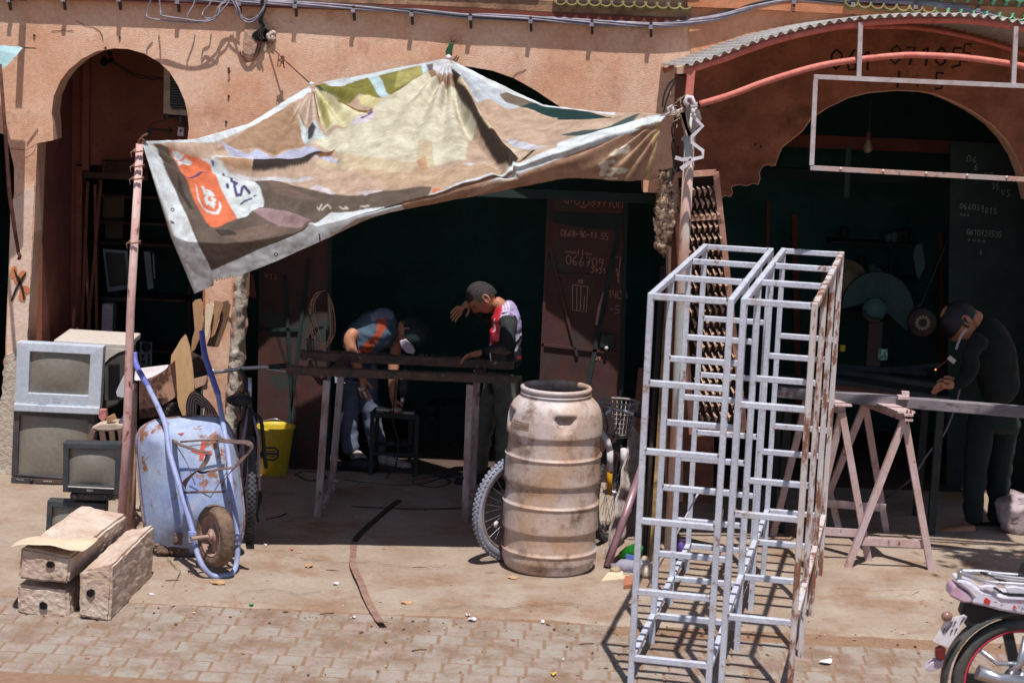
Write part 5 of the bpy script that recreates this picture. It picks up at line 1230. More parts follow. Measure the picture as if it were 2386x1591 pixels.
# ---- bent man with cap
D=14.86
mb_=person('man in blue sleeveless shirt and cap, bending low over a small steel stool',(G(850,1080).x,D,0))
hip=q(822,838)
sk=SK(); h0=sk.n(hip,.125)
for (ka,kb,f_,s_) in (((822,925),(812,1000),(818,1062),.13),((858,920),(868,985),(886,1060),.10)):
    sk.chain([q(ka[0]-6,870,s_),q(*ka,s_),q(*kb,s_),q(*f_,s_)],[.10,.082,.072,.07],h0)
m_jean=M('washed_jeans',(126,130,156),(92,98,124),sc=7,rough=.9,bump=.004,bsc=16)
skin('trousers',sk.v,sk.e,sk.r,m_jean,mb_)
m_trn=M('trainer',(226,214,208),(150,130,126),sc=30,rough=.8)
g=G(822,1080); g.y=D+.13; shoe(mb_,g,g+Vector((.13,-.18,0)),m_trn,.09,.052); g=G(885,1078); g.y=D+.02; shoe(mb_,g,g+Vector((.24,-.08,0)),m_trn,.09,.052)
def shp(co):
    P=proj(co); c=np.tile(np.array(lin((84,108,128))),(len(P),1)); Z=lambda *p: zz(780,690,.2743,p)
    def f(k,poly): c[inpoly(P,poly)]=np.array(lin(k))
    f((150,150,178),Z((300,160),(420,70),(560,130),(490,190),(370,185),(320,230))); f((206,92,58),Z((370,185),(440,185),(440,260),(400,330),(330,440),(300,495),(200,495),(210,455),(310,350),(350,320)))
    for i in range(3): 
        c[nearline(P,Z((285+i*14,440-i*14),(300+i*14,460-i*14)),2)]=np.array(lin((90,44,40)))
    return c
sk=SK(); a=sk.n(q(818,832),(.135,.15)); sk.chain([q(842,790),q(876,766),q(906,764),q(930,765)],[(.15,.16),(.165,.17),(.14,.16),(.07,.08)],a)
skin('shirt',sk.v,sk.e,sk.r,m_vest if False else M('blue_shirt',(236,236,236),attr='print',sc=20,rough=.85),mb_,4,0,shp)
sk=SK(); e=sk.chain([q(830,765,-.16),q(812,790,-.2),q(820,822,-.22),q(836,860,-.22),q(843,880,-.22)],[.055,.05,.043,.034,.028]); hand(sk,e,q(845,884,-.22),(.1,-.05,-1),(.3,-.3,0),(1,0,0),.9,.16); skin('arm',sk.v,sk.e,sk.r,m_skin,mb_)
sk=SK(); e=sk.chain([q(918,772,.1),q(924,806,.02),q(917,846,-.02),q(915,900,-.04),q(916,928,-.04)],[.055,.048,.046,.036,.028]); hand(sk,e,q(917,932,-.04),(.25,-.1,-1),(.8,0,-.3),(1,-.2,0),.4,.13); skin('arm',sk.v,sk.e,sk.r,m_skin,mb_)
sk=SK(); sk.chain([q(924,762),q(938,764),q(948,768)],[.06,.055,.055]); skin('neck',sk.v,sk.e,sk.r,m_skin,mb_)
hc=q(957,776); ho,f,u2,s2_=head(mb_,hc,(.15,-.25,-.95),(.85,-.2,.2),.115,None)
b=MB(); vs=[];fs=[];n=24;R=.125
for j in range(9):
    ph=math.pi/2*j/8-.1
    for i in range(n): th=2*math.pi*i/n; vs.append(hc+f*math.cos(ph)*math.cos(th)*R*1.04+s2_*math.cos(ph)*math.sin(th)*R*.86+u2*math.sin(ph)*R*1.1)
for j in range(8):
    for i in range(n): fs.append((j*n+i,j*n+(i+1)%n,(j+1)*n+(i+1)%n,(j+1)*n+i))
m_cap=M('dark_cap',(48,60,60),(34,44,46),sc=20,rough=.9); b.add(vs,fs,True); cp=b.build('cap',m_cap,mb_)
b=MB(); zc=zz(780,690,.2743,[(555,385),(600,370),(660,420),(682,470),(665,492),(610,480),(565,430)]); b.prism([W(x,y,D-.15) for x,y in zc],(0,.015,.004)); b.build('brim',M('pale_brim',(206,192,210),rough=.7),cp)
b=MB(); b.tube([q(848,900,-.24),q(846,912,-.25)],.014); b.prism([q(x,y,-.25) for x,y in ((834,903),(848,905),(856,925),(853,927),(845,912),(834,908))],(0,.02,0)); tag(b.build('hammer',M('bright_steel',(206,200,196),rough=.35,metal=.5),None),'short steel hammer held in the bent man\'s right hand','hammer')
# ---- welder on the right, seen from behind the long beam
D=13.55
mw=person('welder in dark clothes at the right, head bowed over the long beam',(G(2280,1250).x,D,0))
m_jk=M('dark_jacket',(24,34,34),(18,26,26),sc=9,rough=.95,bump=.004,bsc=14); m_wt=M('dark_teal_trousers',(26,40,40),(20,32,32),sc=8,rough=.95)
hip=q(2330,950)
sk=SK(); h0=sk.n(hip,.14); sk.chain([q(2286,985,-.05),q(2272,1090,-.05),q(2268,1160,-.05),q(2270,1222,-.05)],[.105,.085,.075,.07],h0); sk.chain([q(2340,990,.1),q(2330,1090,.1),q(2325,1160,.1),q(2322,1220,.1)],[.105,.085,.075,.07],h0)
skin('trousers',sk.v,sk.e,sk.r,m_wt,mw)
sk=SK(); a=sk.n(q(2332,945),(.15,.14)); sk.chain([q(2326,880),q(2318,820),q(2300,775),q(2278,752)],[(.155,.15),(.16,.16),(.13,.15),(.07,.07)],a)
skin('jacket',sk.v,sk.e,sk.r,m_jk,mw,3)
sk=SK(); sk.chain([q(2290,785,-.16),q(2262,820,-.24),q(2262,870,-.28),q(2240,892,-.3),q(2225,900,-.3)],[.07,.065,.055,.045,.035]); skin('sleeve',sk.v,sk.e,sk.r,m_jk,mw)
sk=SK(); sk.chain([q(2290,785,.1),q(2262,840,.02),q(2246,885,-.1),q(2228,890,-.18)],[.07,.06,.05,.035]); skin('sleeve',sk.v,sk.e,sk.r,m_jk,mw)
sk=SK(); hand(sk,None,q(2224,900,-.31),(-1,-.1,.0),(0,0,-1),(0,-.4,.9),.9,.17); skin('hand',sk.v,sk.e,sk.r,m_skin,mw)
sk=SK(); hand(sk,None,q(2226,889,-.18),(-1,-.1,-.1),(0,0,-1),(0,-.4,.9),.9,.17); skin('hand',sk.v,sk.e,sk.r,m_skin,mw)
sk=SK(); sk.chain([q(2286,752),q(2268,741),q(2252,742)],[.075,.065,.062]); skin('neck',sk.v,sk.e,sk.r,m_skin,mw)
hc=q(2237,748); ho,f,u2,s2_=head(mw,hc,(-.45,-.2,-.87),(-.85,0,.45),.118,None)
b=MB(); vs=[];fs=[]
for j in range(10):
    ph=math.pi/2*j/9-.35
    for i in range(n): th=2*math.pi*i/n; vs.append(hc+f*math.cos(ph)*math.cos(th)*R*1.04+s2_*math.cos(ph)*math.sin(th)*R*.80+u2*math.sin(ph)*R*1.1)
for j in range(9):
    for i in range(n): 
        if math.cos(2*math.pi*(i+.5)/n)<.2 or j>1: fs.append((j*n+i,j*n+(i+1)%n,(j+1)*n+(i+1)%n,(j+1)*n+i))
b.add(vs,fs,True); b.build('cap',m_btn,mw)
b=MB(); b.ribbon(catmull([q(x,y,-.2) for x,y in ((2252,766),(2240,782),(2232,800),(2228,814))],4),.016,.003,(0,-1,0)); b.build('mask_strap',M('pale_strap',(176,166,166),rough=.8),mw)
for k,(x,y,dd) in enumerate(((2228,1236,-.06),(2300,1236,.1))):
    g=q(x,y,dd); g.z=.02; shoe(mw,g+Vector((.12,0,0)),g+Vector((-.12,-.02,0)),m_skin if k==0 else m_btn,.06,.045,'foot'); shoe(mw,g+Vector((.12,0,-.005)),g+Vector((-.14,-.02,-.005)),m_btn,.03,.055,'sandal')
eh=T('electrode_holder','pale welding electrode holder with a thin rod, held by the welder','welding tool',q(2215,838,-.35))
b=MB(); b.bar(q(2210,832,-.35),q(2224,843,-.35),.03,.03); b.build('grip',M('holder_grip',(196,186,180),rough=.6),eh)
b=MB(); b.tube([q(2209,837,-.35),q(2180,861,-.36)],.003,5); b.build('electrode',m_rope,eh)
em=bpy.data.materials.new('spark_glow'); em.use_nodes=True; e_=em.node_tree.nodes['Principled BSDF']; e_.inputs['Emission Color'].default_value=(1,.28,.05,1); e_.inputs['Emission Strength'].default_value=2.5; e_.inputs['Base Color'].default_value=(.2,.05,.01,1)
b=MB(); b.lathe([(.001,-.006),(.006,0),(.001,.006)],q(2180,861,-.36),6); b.build('glowing_tip',em,eh)
b=MB()
for k in range(58):
    x=random.choice([random.gauss(2110,25),random.gauss(2160,28),random.gauss(2310,30),random.uniform(2000,2380)]); y=(1184+random.gauss(0,12)) if x<2240 else 1264+random.gauss(0,8)
    g=G(x,y,0); g.z+=random.uniform(.01,.03); b.lathe([(.0005,-.003),(.0028,0),(.0005,.003)],g,5)
so_=b.build('welding_sparks',em,None,kind='stuff'); tag(so_,'tiny orange welding sparks scattered on the floor under the long beam','sparks')
# ================================================================ work bench rails, trestles, long beam
m_bench=M('paint_spattered_iron',(78,66,62),(110,82,72),sc=12,rough=.8,bump=.003,bsc=40,rust=(196,176,168),rt=.62,rsc=26,dirt=(52,60,58),dt=.5,dsc=9)
m_legp=M('peeling_red_leg',(146,108,100),(190,176,176),sc=14,rough=.85,bump=.003,bsc=40,rust=(60,44,42),rt=.6,rsc=22,stretch=(1,1,.35))
wbn=T('iron_workbench','long paint spattered iron workbench with two parallel top rails in front of the two men','workbench',G(900,1200))
def barz(par,name,p,q_,d1,d2,w_,h,mat,up=(0,0,1)):
    b=MB(); b.bar(W(*p,d1),W(*q_,d2),w_,h,up); return b.build(name,mat,par,bevel=.003,seg=1)
barz(wbn,'top_rail',(668,862),(1190,884),13.3,13.25,.06,.052,m_bench)
barz(wbn,'top_rail',(700,828),(1198,850),13.95,13.9,.06,.058,m_bench)
dW=lambda x,y:G(x,y)
for p,q_ in (((762,885,13.3),(740,1203)),((797,840,13.92),(772,1150)),((1095,895,13.28),(1083,1221)),((1112,860,13.9),(1100,1166))):
    a=W(*p); c=G(*q_); b=MB(); b.bar(a,c,.046,.046,(0,1,0)); b.build('leg',m_legp,wbn,bevel=.004,seg=1)
for p,q_ in (((752,1180),(784,1120)),((1088,1200),(1104,1140))): b=MB(); b.bar(W(*p,13.32),W(*q_,13.9),.03,.03); b.build('foot_rail',m_legp,wbn)
b=MB(); b.bar(W(778,862,13.32),W(803,842,13.9),.05,.03); b.build('end_rail',m_bench,wbn); b=MB(); b.bar(W(1105,884,13.3),W(1118,864,13.9),.05,.03); b.build('end_rail',m_bench,wbn)
b=MB()
for k in range(70):
    x=random.uniform(680,1185); y=853+(x-668)*.0425; q_=W(x,y,13.3); b.box(q_,(random.uniform(.008,.03),.03,random.uniform(.004,.016)),rz=random.random())
b.build('scale_and_slag',m_bench,wbn,kind='stuff')
b=MB()
for k in range(60): 
    x=random.uniform(705,820) if k<30 else random.uniform(820,1190); y=818+(x-700)*.044; b.box(W(x,y,13.94),(random.uniform(.01,.04),.03,random.uniform(.004,.02)),rz=random.random(),rx=random.random()*.5)
b.build('scrap_bits',m_bench,wbn,kind='stuff')
cl=T('bench_clamp','small iron clamp standing on the left end of the rear bench rail','clamp',W(722,806,13.93))
b=MB(); b.tube([W(722,818,13.93),W(722,793,13.93)],.009); b.build('spindle',m_bench,cl); b=MB(); b.tube([W(712,791,13.93),W(732,791,13.93)],.006); b.build('handle',m_bench,cl)
vs_=T('bench_vice','dark iron vice jaws fixed on the right end of the rear bench rail','vice',W(1165,835,13.9))
b=MB(); b.prism([W(x,y,13.86) for x,y in ((1140,818),(1158,812),(1172,813),(1192,824),(1178,828),(1142,822))],(0,.1,0)); b.build('upper_jaw',m_bench,vs_,bevel=.004); b=MB(); b.prism([W(x,y,13.88) for x,y in ((1146,824),(1182,829),(1176,846),(1148,845))],(0,.08,0)); b.build('lower_jaw',m_iron,vs_); b=MB(); b.tube([W(1142,822,13.84),W(1144,842,13.84)],.005); b.build('thin_bar',m_mark,vs_)
cc=T('c_clamp','small iron c clamp hanging on the right side of the bench rails','clamp',W(1128,852,13.85)); b=MB(); b.tube(catmull([W(x,y,13.84) for x,y in ((1120,842),(1127,842),(1128,855),(1130,868),(1138,872))],4),.006); b.build('clamp_bow',m_rope,cc)
# wire coil hanging from a hook on the dark door behind the bench left
hw=T('hanging_wire_coil','loose coil of thin copper coloured wire hanging on the dark left door','wire coil',W(760,700,14.6))
for k in range(7):
    x0=random.uniform(715,735); x1_=random.uniform(765,785); b=MB(); b.tube(catmull([W(x,y,14.6) for x,y in ((758,678),(740+random.uniform(-8,4),686),(x0,720),(x0+random.uniform(0,20),780),(752,800+random.uniform(0,14)),(x1_,780),(x1_-2,720),(764,684))],5),.003,5); b.build('wire',m_rope if k%2 else m_iron,hw)
# power drill hanging
dg_=T('hanging_drill','dark power drill hanging by its cord from the rear bench rail','drill',W(942,905,14.0))
b=MB(); b.tube([W(942,880,14.0),W(940,905,14.0),W(938,925,14.0)],[.03,.034,.018]); b.build('drill_body',m_blkp,dg_); b=MB(); b.tube([W(938,925,14.0),W(937,940,14.0)],[.016,.011]); b.build('chuck',m_chrome,dg_); b=MB(); b.tube([W(944,845,14.0),W(944,882,14.0)],.005); b.build('cord',m_blkp,dg_)
# stool the bent man works on
stt=T('steel_stool','small dark square steel stool with pale metal offcuts on top','stool',G(925,1100))
m_st=M('dark_square_tube',(44,54,54),(32,40,42),sc=9,rough=.6)
y1_,y2_=14.52,14.80
sq=[W(868,966,y1_),W(972,972,y1_),W(958,958,y2_+.05),W(880,953,y2_+.05)]
for i in range(4): b=MB(); b.bar(sq[i],sq[(i+1)%4],.032,.032); b.build('seat_rail',m_st,stt)
for i in range(4):
    p=Vector(sq[i]); b=MB(); b.bar(p,Vector((p.x,p.y,0)),.03,.03,(0,1,0)); b.build('leg',m_st,stt)
for z in (.17,): 
    for i in range(4): a=Vector(sq[i]);c=Vector(sq[(i+1)%4]); a.z=c.z=z; b=MB(); b.bar(a,c,.022,.022); b.build('stretcher',m_st,stt)
m_off=M('bright_offcut',(226,216,206),rough=.4,metal=.2)
for k,(x,y,w_,a_) in enumerate(((876,964,.09,.5),(894,957,.1,-.4),(952,965,.08,.2),(925,957,.06,1.0))): b=MB(); b.box(W(x,y-3,14.6),(w_,.05,.012),rz=a_); tag(b.build('metal_offcut',m_off,None),('square bright offcut on the left corner of the steel stool','bright offcut under the bent man\'s hand on the steel stool','pale offcut on the right corner of the steel stool','small bright offcut beside the hand on the steel stool')[k],'offcut','offcuts on the steel stool')
b=MB(); b.tube(catmull([W(x,y,14.4) for x,y in ((923,880),(918,940),(915,975),(920,1000),(929,1030),(926,1062),(920,1090),(905,1105),(900,1120))],5),.006,6); tag(b.build('power_cord',m_blk,None),'black cord hanging from the bench past the steel stool to the floor','cord')
gr=T('angle_grinder','dark power tool lying on the floor in front of the bent man','grinder',G(835,1105)); b=MB(); g=G(840,1100); b.tube([g+Vector((-.13,0,.05)),g+Vector((0,0,.055)),g+Vector((.12,-.02,.055))],[.03,.055,.06],12); b.build('grinder_body',m_btn,gr); b=MB(); b.tube([g+Vector((-.13,0,.05)),g+Vector((-.2,-.02,.04))],.02); b.build('handle',m_blkp,gr)
# floor cables in the shade
for k,(pts,lab) in enumerate((([(690,1105),(720,1120),(760,1112),(740,1100),(700,1100),(688,1108)],'thin black cable loop on the floor left of the bench'),([(800,1118),(900,1130),(980,1128),(1040,1112),(1100,1120)],'long black cable lying behind the bench legs'),([(820,1180),(960,1186),(1080,1184)],'straight thin cable on the shaded floor under the bench'),
   ([(960,1110),(1000,1105),(1050,1122),(1010,1136),(960,1124),(1000,1112),(1060,1108)],'tangled black cable near the right bench legs'),([(620,1210),(650,1204),(668,1196)],'short bit of cable right of the left bicycle'),([(1985,1168),(2060,1158),(2120,1118),(2160,1060),(2200,1010),(2225,950),(2238,900)],'pale welding cable rising from the floor to the welder'),([(2010,1190),(2090,1196),(2160,1218),(2230,1236)],'dark cable on the floor left of the welder'))):
    b=MB(); 
    if 'rising' in lab: q3=[G(1985,1175),G(2050,1165)]+[W(x,y,13.6) for x,y in pts[2:]]
    else: q3=[G(x,y,.008) for x,y in pts]
    b.tube(catmull(q3,6),.007,6); tag(b.build('floor_cable',m_cab if 'pale' in lab else m_blk,None),lab,'cable')
b=MB(); pts=[G(*p,.012) for p in ((930,1165),(905,1185),(870,1215),(838,1245),(826,1262))]; b.ribbon(catmull(pts,4),.04,.004); tag(b.build('rubber_strip',M('dark_rubber_strip',(52,44,42),rough=.9),None),'dark rubber strip crossing the shaded floor diagonally','strip')
b=MB(); pts=[G(x,y,.01) for x,y in ((826,1254),(824,1270),(823,1290),(822,1320),(830,1345),(842,1370),(852,1395),(866,1420),(884,1446),(894,1460))]; 
for i,p in enumerate(pts): p.z=.006+.03*math.sin(i/9*math.pi)**2+(.03 if i==9 else 0)
b.ribbon(catmull(pts,5),[.042]*46,.004); tag(b.build('metal_strap',M('rusty_strap',(156,124,110),(130,100,88),sc=12,rough=.75,rust=(96,66,54),rt=.6,rsc=22),None),'long flat rusty metal strap curling on the sunlit concrete','strap')
# trestles and beam
m_trs=M('pinkish_primed_trestle',(206,184,188),(190,158,150),sc=7,rough=.75,bump=.002,bsc=40,rust=(120,76,60),rt=.6,rsc=16,stretch=(1,1,.5))
def trestle(label,apf,apr,f1,f2,r1,r2_,cbf,cbr):
    t=T('iron_trestle',label,'trestle',G((f1[0]+f2[0])/2,(f1[1]+f2[1])/2),'trestles carrying the long beam')
    A=W(*apf); B_=W(*apr)
    b=MB(); b.bar(A+Vector((0,-.05,.03)),B_+Vector((0,0,.03)),.11,.012); b.bar(A+Vector((0,-.0,.0)),B_,.045,.06); b.build('top_plate',m_trs,t)
    for ap,ft in ((A,f1),(A,f2),(B_,r1),(B_,r2_)): b=MB(); g=G(*ft); b.bar(ap-Vector((0,0,.02)),g,.042,.042,(0,1,0)); b.build('leg',m_trs,t); 
    for ft in (f1,f2): b=MB(); g=G(*ft); b.box(g+Vector((0,0,.004)),(.2,.05,.008),rz=.06); b.build('foot_plate',m_rope,t)
    for cb,dd in ((cbf,A.y),(cbr,B_.y)):
        if cb: b=MB(); b.bar(W(*cb[0],dd+.02),W(*cb[1],dd+.02),.012,.05); b.build('cross_bar',m_trs,t)
    return t
trestle('front right iron trestle with spread legs under the long beam',(2108,968,12.42),(2016,934,13.15),(1970,1334),(2172,1342),(1890,1248),(2067,1252),((1996,1260),(2156,1267)),((1920,1172),(2064,1183)))
trestle('left iron trestle half hidden behind the welded frames',(1962,952,12.55),(1880,925,13.2),(1880,1300),(2026,1320),(1800,1250),(1960,1255),((1900,1236),(2008,1242)),None)
cb_=T('g_clamp','small rusty clamp screwed on the front end of the right trestle','clamp',W(2115,972,12.36)); b=MB(); b.box(W(2117,966,12.36),(.055,.03,.014)); b.box(W(2117,978,12.36),(.05,.03,.012)); b.build('jaw_plates',m_trs,cb_); b=MB(); b.tube([W(2114,955,12.36),W(2114,988,12.36)],.006); b.tube([W(2122,954,12.36),W(2123,982,12.36)],.006); b.build('screw',m_rope,cb_)
b=MB(); b.bar(W(1800,911,12.95),W(2440,964,12.55),.07,.068); lb=tag(b.build('long_beam',M('grey_steel_beam',(136,128,134),(96,96,100),sc=5,rough=.6,rust=(84,70,70),rt=.56,rsc=8,stretch=(.4,1,1)),None,bevel=.005),'long grey square steel beam lying across the trestles','beam')
b=MB(); b.box(W(2109,917,12.72),(.045,.04,.03)); b.box(W(2104,925,12.7),(.07,.05,.02)); tag(b.build('metal_lug',m_trs,None),'small pale metal lug sitting on the long beam','lug')
for k,(p,q_,d1,d2,lab,w_) in enumerate((((1940,862),(2200,900),13.6,13.3,'upper dark flat bar in the stack of stock behind the long beam',.07),((1900,880),(2180,925),13.4,13.1,'middle dark flat bar in the stack of stock behind the long beam',.05),((1920,850),(2160,868),13.9,13.8,'rear dark flat bar in the stack of stock behind the long beam',.06),((2000,870),(2190,790+60),14.0,13.7,'thin dark rod slanting up over the steel stock',.02),((1930,900),(2110,925),13.1,12.95,'short brown rusty bar just above the long beam',.05))):
    b=MB(); b.bar(W(*p,d1),W(*q_,d2),w_,.03); tag(b.build('steel_stock',m_st if k!=4 else M('brown_bar',(96,62,50),rough=.8),None),lab,'steel bar')
b=MB(); b.box(W(2000,905,13.6),(1.1,.6,.05)); bb_=W(2000,930,13.6)
wk=T('shop_worktable','dark worktable inside the right shop under the steel stock','table',Vector((bb_.x,13.6,0))); b.build('tabletop',m_st,wk)
for dx in (-.5,.5): 
    for dy in (-.25,.25): b=MB(); b.bar((bb_.x+dx,13.6+dy,0),(bb_.x+dx,13.6+dy,bb_.z),.05,.05,(0,1,0)); b.build('leg',m_st,wk)
# ================================================================ inside the right shop
m_teal=M('dim_teal_metal',(52,80,80),(42,66,68),sc=8,rough=.8)
sw=T('cutoff_saw','big cut off saw with a round guarded disc in the right shop','saw',W(2020,720,14.9))
b=MB(); vs=[W(2045+88*math.cos(t)*.95,720+(86)*math.sin(t),14.9) for t in np.linspace(math.pi*1.0,math.pi*2.2,26)]; b.prism(vs+[W(2035,700,14.9)],(0,.06,0)); b.build('disc_guard',m_teal,sw)
b=MB(); b.lathe([(.004,0),(.085,0),(.085,.05),(.004,.05)],W(2038,722,14.85),28,(0,1,0)); b.build('motor_hub',M('lighter_teal',(64,100,96),rough=.7),sw)
b=MB(); b.tube([W(2012,724,14.84),W(2016,738,14.84),W(2032,748,14.84),W(2050,746,14.84)],.02); b.build('handle',m_iron,sw)
b=MB(); b.box(W(2035,800,14.9),(.1,.1,.34)); b.build('pedestal',m_iron,sw)
b=MB(); b.lathe([(.0,0),(.19,.0),(.17,.03),(.10,.06),(.09,.14),(.01,.16)],W(1966,660,15.1),24,(0,-1,.2)); tag(b.build('straw_hat',M('straw',(124,112,84),(100,92,70),sc=20,rough=.95),None),'wide straw hat hanging in the dark behind the frames','hat')
b=MB(); b.lathe([(.03,0),(.10,0),(.105,.06),(.03,.06)],W(2150,752,14.6),24,(0,1,0)); fo=tag(b.build('grinder_motor',m_iron,None),'round slotted motor face glinting on the shop wall','motor')
b=MB()
for k in range(12):
    t=2*math.pi*k/12; c=W(2150,752,14.585); r1_,r2q=.03,.052; e=Vector((math.cos(t),0,math.sin(t))); s=Vector((-math.sin(t),0,math.cos(t))); b.prism([c+e*r1_-s*.005,c+e*r1_+s*.005,c+e*r2q+s*.010,c+e*r2q-s*.010],(0,.008,0))
b.build('vane',M('pale_vanes',(150,138,112),rough=.6),fo,kind='stuff')
b=MB(); b.prism([W(x,y,15.0) for x,y in ((2134,572),(2148,566),(2157,618),(2142,650),(2135,640),(2128,590))],(0,.03,0)); tag(b.build('bent_sheet',m_teal,None),'bent teal sheet metal scrap hanging in the right shop','sheet')
b=MB(); b.tube([W(2208,560,14.9),W(2147,708,14.9)],.004,5); b.tube([W(2147,708,14.9),W(2138,714,14.9),W(2140,722,14.9)],.009); tag(b.build('hook_rod',m_teal,None),'thin rod with a hooked end slanting down in the right shop','rod')
b=MB(); b.prism([W(x,y,15.0) for x,y in ((2254,600),(2270,594),(2284,606),(2284,642),(2256,646))],(0,.03,0)); tag(b.build('tin_box',m_teal,None),'dim teal tin hanging near the top of the welder','tin')
b=MB(); b.tube([W(2322+14*math.cos(t),700+15*math.sin(t),14.9) for t in np.linspace(0,6.28,17)[:-1]],.009,6,closed=True); tag(b.build('iron_ring',m_teal,None),'small iron ring hanging above the welder\'s back','ring')
b=MB(); b.lathe([(.03,0),(.032,.004),(.032,.07),(.03,.074)],W(2056,838,13.9),16); tag(b.build('paint_can',M('green_white_can',(60,150,100),(190,186,206),sc=26,rough=.5,lo=.48,hi=.52),None),'small green and white tin can standing on the shop worktable','can')
b=MB(); b.box(W(1963,811,13.9),(.032,.03,.04)); tag(b.build('tape_measure',M('yellow_plastic',(206,170,40),rough=.5),None),'small yellow tape measure on the shop worktable','tape measure')
bl=T('light_bulb','bare unlit light bulb hanging inside the right arch','light bulb',W(2022,330,15.3))
b=MB(); b.lathe([(.012,.06),(.016,.03),(.036,-.01),(.034,-.035),(.018,-.052),(.001,-.055)],W(2022,340,15.3),20); b.build('glass_bulb',M('dusty_bulb',(170,160,130),rough=.3,spec=.6),bl); b=MB(); b.lathe([(.017,0),(.017,.045),(.008,.07)],W(2023,326,15.3),12); b.tube([W(2024,310,15.3),W(2030,230,15.3)],.003,5); b.build('socket',m_rope,bl)
b=MB(); b.bar(W(1977,343,15.2),W(1972,460,15.2),.04,.02); tag(b.build('hanging_flat_bar',m_teal,None),'flat teal bar hanging from the ceiling inside the right arch','bar')
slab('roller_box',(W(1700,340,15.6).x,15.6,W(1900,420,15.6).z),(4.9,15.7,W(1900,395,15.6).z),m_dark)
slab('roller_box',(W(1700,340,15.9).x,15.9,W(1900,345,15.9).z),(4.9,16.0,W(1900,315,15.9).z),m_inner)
# dark sheet door at the right with chalk numbers
dr2=T('chalked_dark_panel','dark steel door leaf at the far right covered with chalked phone numbers','door',W(2300,700,14.9)); b=MB(); b.prism([W(x,y,14.85) for x,y in ((2215,330),(2420,340),(2420,1150),(2205,1150))],(0,.03,0)); b.build('door_leaf',m_dark,dr2)
m_chalk=M('chalk_mark',(200,150,136),(170,130,120),sc=60,rough=1); m_chalk2=M('faint_chalk',(130,160,150),rough=1)
def chalk(par,txt,px,py,d,h,w_=2,mat=m_chalk,sp=1.25,sl=0):
    b=MB(); k=d/FPX; o=W(px,py,d); strokes(b,txt,o,(h*.6*k,0,-h*.6*k*math.tan(sl)),(0,0,h/1.6*k),(0,-1,0),w_*k,.09,sp); return b.build('chalk_writing',mat,par)
for t,x,y,h,sp in (('06',2252,378,16,1.4),('6',2270,396,14,1.4),('95',2292,418,16,1.3),('35',2310,440,13,1.3),('V5',2332,456,14,1.6),('066039',2236,486,13,1.25),('1815',2284,496,13,1.3),('~~~',2236,504,10,1.4),('0610727535',2252,546,13,1.05),('~~~~',2254,564,12,1.6),('6',2282,592,10,1)): chalk(dr2,t,x,y,14.84,h,1.6,m_chalk2,sp,.05)
# ================================================================ doors of the middle shop
m_door=M('oxblood_steel',(88,50,47),(66,46,44),sc=3,rough=.7,dirt=(52,66,64),dt=.5,dsc=3.5)
DD=14.62
dd_=T('chalked_steel_door','tall dark red steel door standing open in the middle shop, covered in chalked phone numbers','door',G(1350,1100)); 
dp=[(1282,445),(1456,450),(1449,925),(1440,1160),(1245,1150),(1258,900)]
b=MB(); b.prism([W(x,y,DD) for x,y in dp],(0,.04,0)); b.build('door_leaf',m_door,dd_)
for p,q_,w_ in (((1459,446),(1443,1150),.03),((1280,446),(1248,1150),.02),((1448,500),(1320,1150),.03),((1262,803),(1440,822),.02),((1300,640),(1418,645),.02),((1276,560),(1345,830),.02)):
    b=MB(); b.bar(W(*p,DD-.01),W(*q_,DD-.01),w_,.015,(0,1,0)); b.build('brace',m_dark if w_>.025 else m_door,dd_)
b=MB(); b.prism([W(x,y,DD-.002) for x,y in ((1286,492),(1452,500),(1446,536),(1380,534),(1290,520))],(0,.0015,0)); b.build('painted_patch',m_dark,dd_)
b=MB(); b.prism([W(x,y,DD-.03) for x,y in ((1400,778),(1431,780),(1430,812),(1399,808))],(0,.02,0)); lk=b.build('lock_box',m_st,dd_); b=MB(); b.lathe([(.004,0),(.014,0),(.012,.01)],W(1413,811,DD-.04),10,(0,1,0)); b.build('key_cover',m_mark,lk)
b=MB(); b.ribbon([W(x,y,DD-.004) for x,y in ((1409,682),(1398,720),(1390,758))],[.03,.036,.02],.001,(0,-1,0)); b.build('scrape',M('scraped_primer',(176,130,126),rough=.9),dd_)
for t,x,y,h,sp in (('a+09387770M',1313,474,21,1.0),('~~',1352,486,9,1.3),('0668-96-11.55',1306,549,15,.95),('~~~ll~~',1316,592,14,1.1),('066709',1318,616,22,1.15),('3431',1376,635,13,1.2),('20',1346,660,9,1.2),('1400',1414,694,20,1.0),('-5',1420,728,18,1.2),('09',1386,838,9,1.4)): chalk(dd_,t.replace('l','I'),x,y,DD-.004,h,1.9,m_chalk,sp,.05)
b=MB(); 
for pts in ([(1427,599),(1446,600),(1440,655),(1444,660)],[(1427,599),(1424,620),(1420,655)],[(1436,625),(1442,655)],[(1334,664),(1334,722),(1366,727),(1370,668),(1334,664)],[(1344,668),(1344,722)],[(1354,668),(1352,722)],[(1362,690),(1360,722)]): b.ribbon([W(x,y,DD-.004) for x,y in pts],.006,.001,(0,-1,0))
b.build('chalk_drawing',m_chalk,dd_)
dl=T('left_dark_door','dark reddish steel door folded open at the left side of the middle shop','door',G(660,1100)); dl.name='folded_steel_door'
b=MB(); b.prism([W(x,y,14.7) for x,y in ((606,480),(770,485),(765,1100),(598,1095))],(0,.04,0)); b.build('door_leaf',m_door,dl)
for p,q_ in (((600,768),(700,768)),((664,640),(690,1090)),((720,600),(660,1090)),((770,485),(765,1095))): b=MB(); b.bar(W(*p,14.69),W(*q_,14.69),.025,.012,(0,1,0)); b.build('brace',m_dark,dl)
for t,x,y,h in (('413',617,650,14),): chalk(dl,t,x,y,14.69,h,1.4)
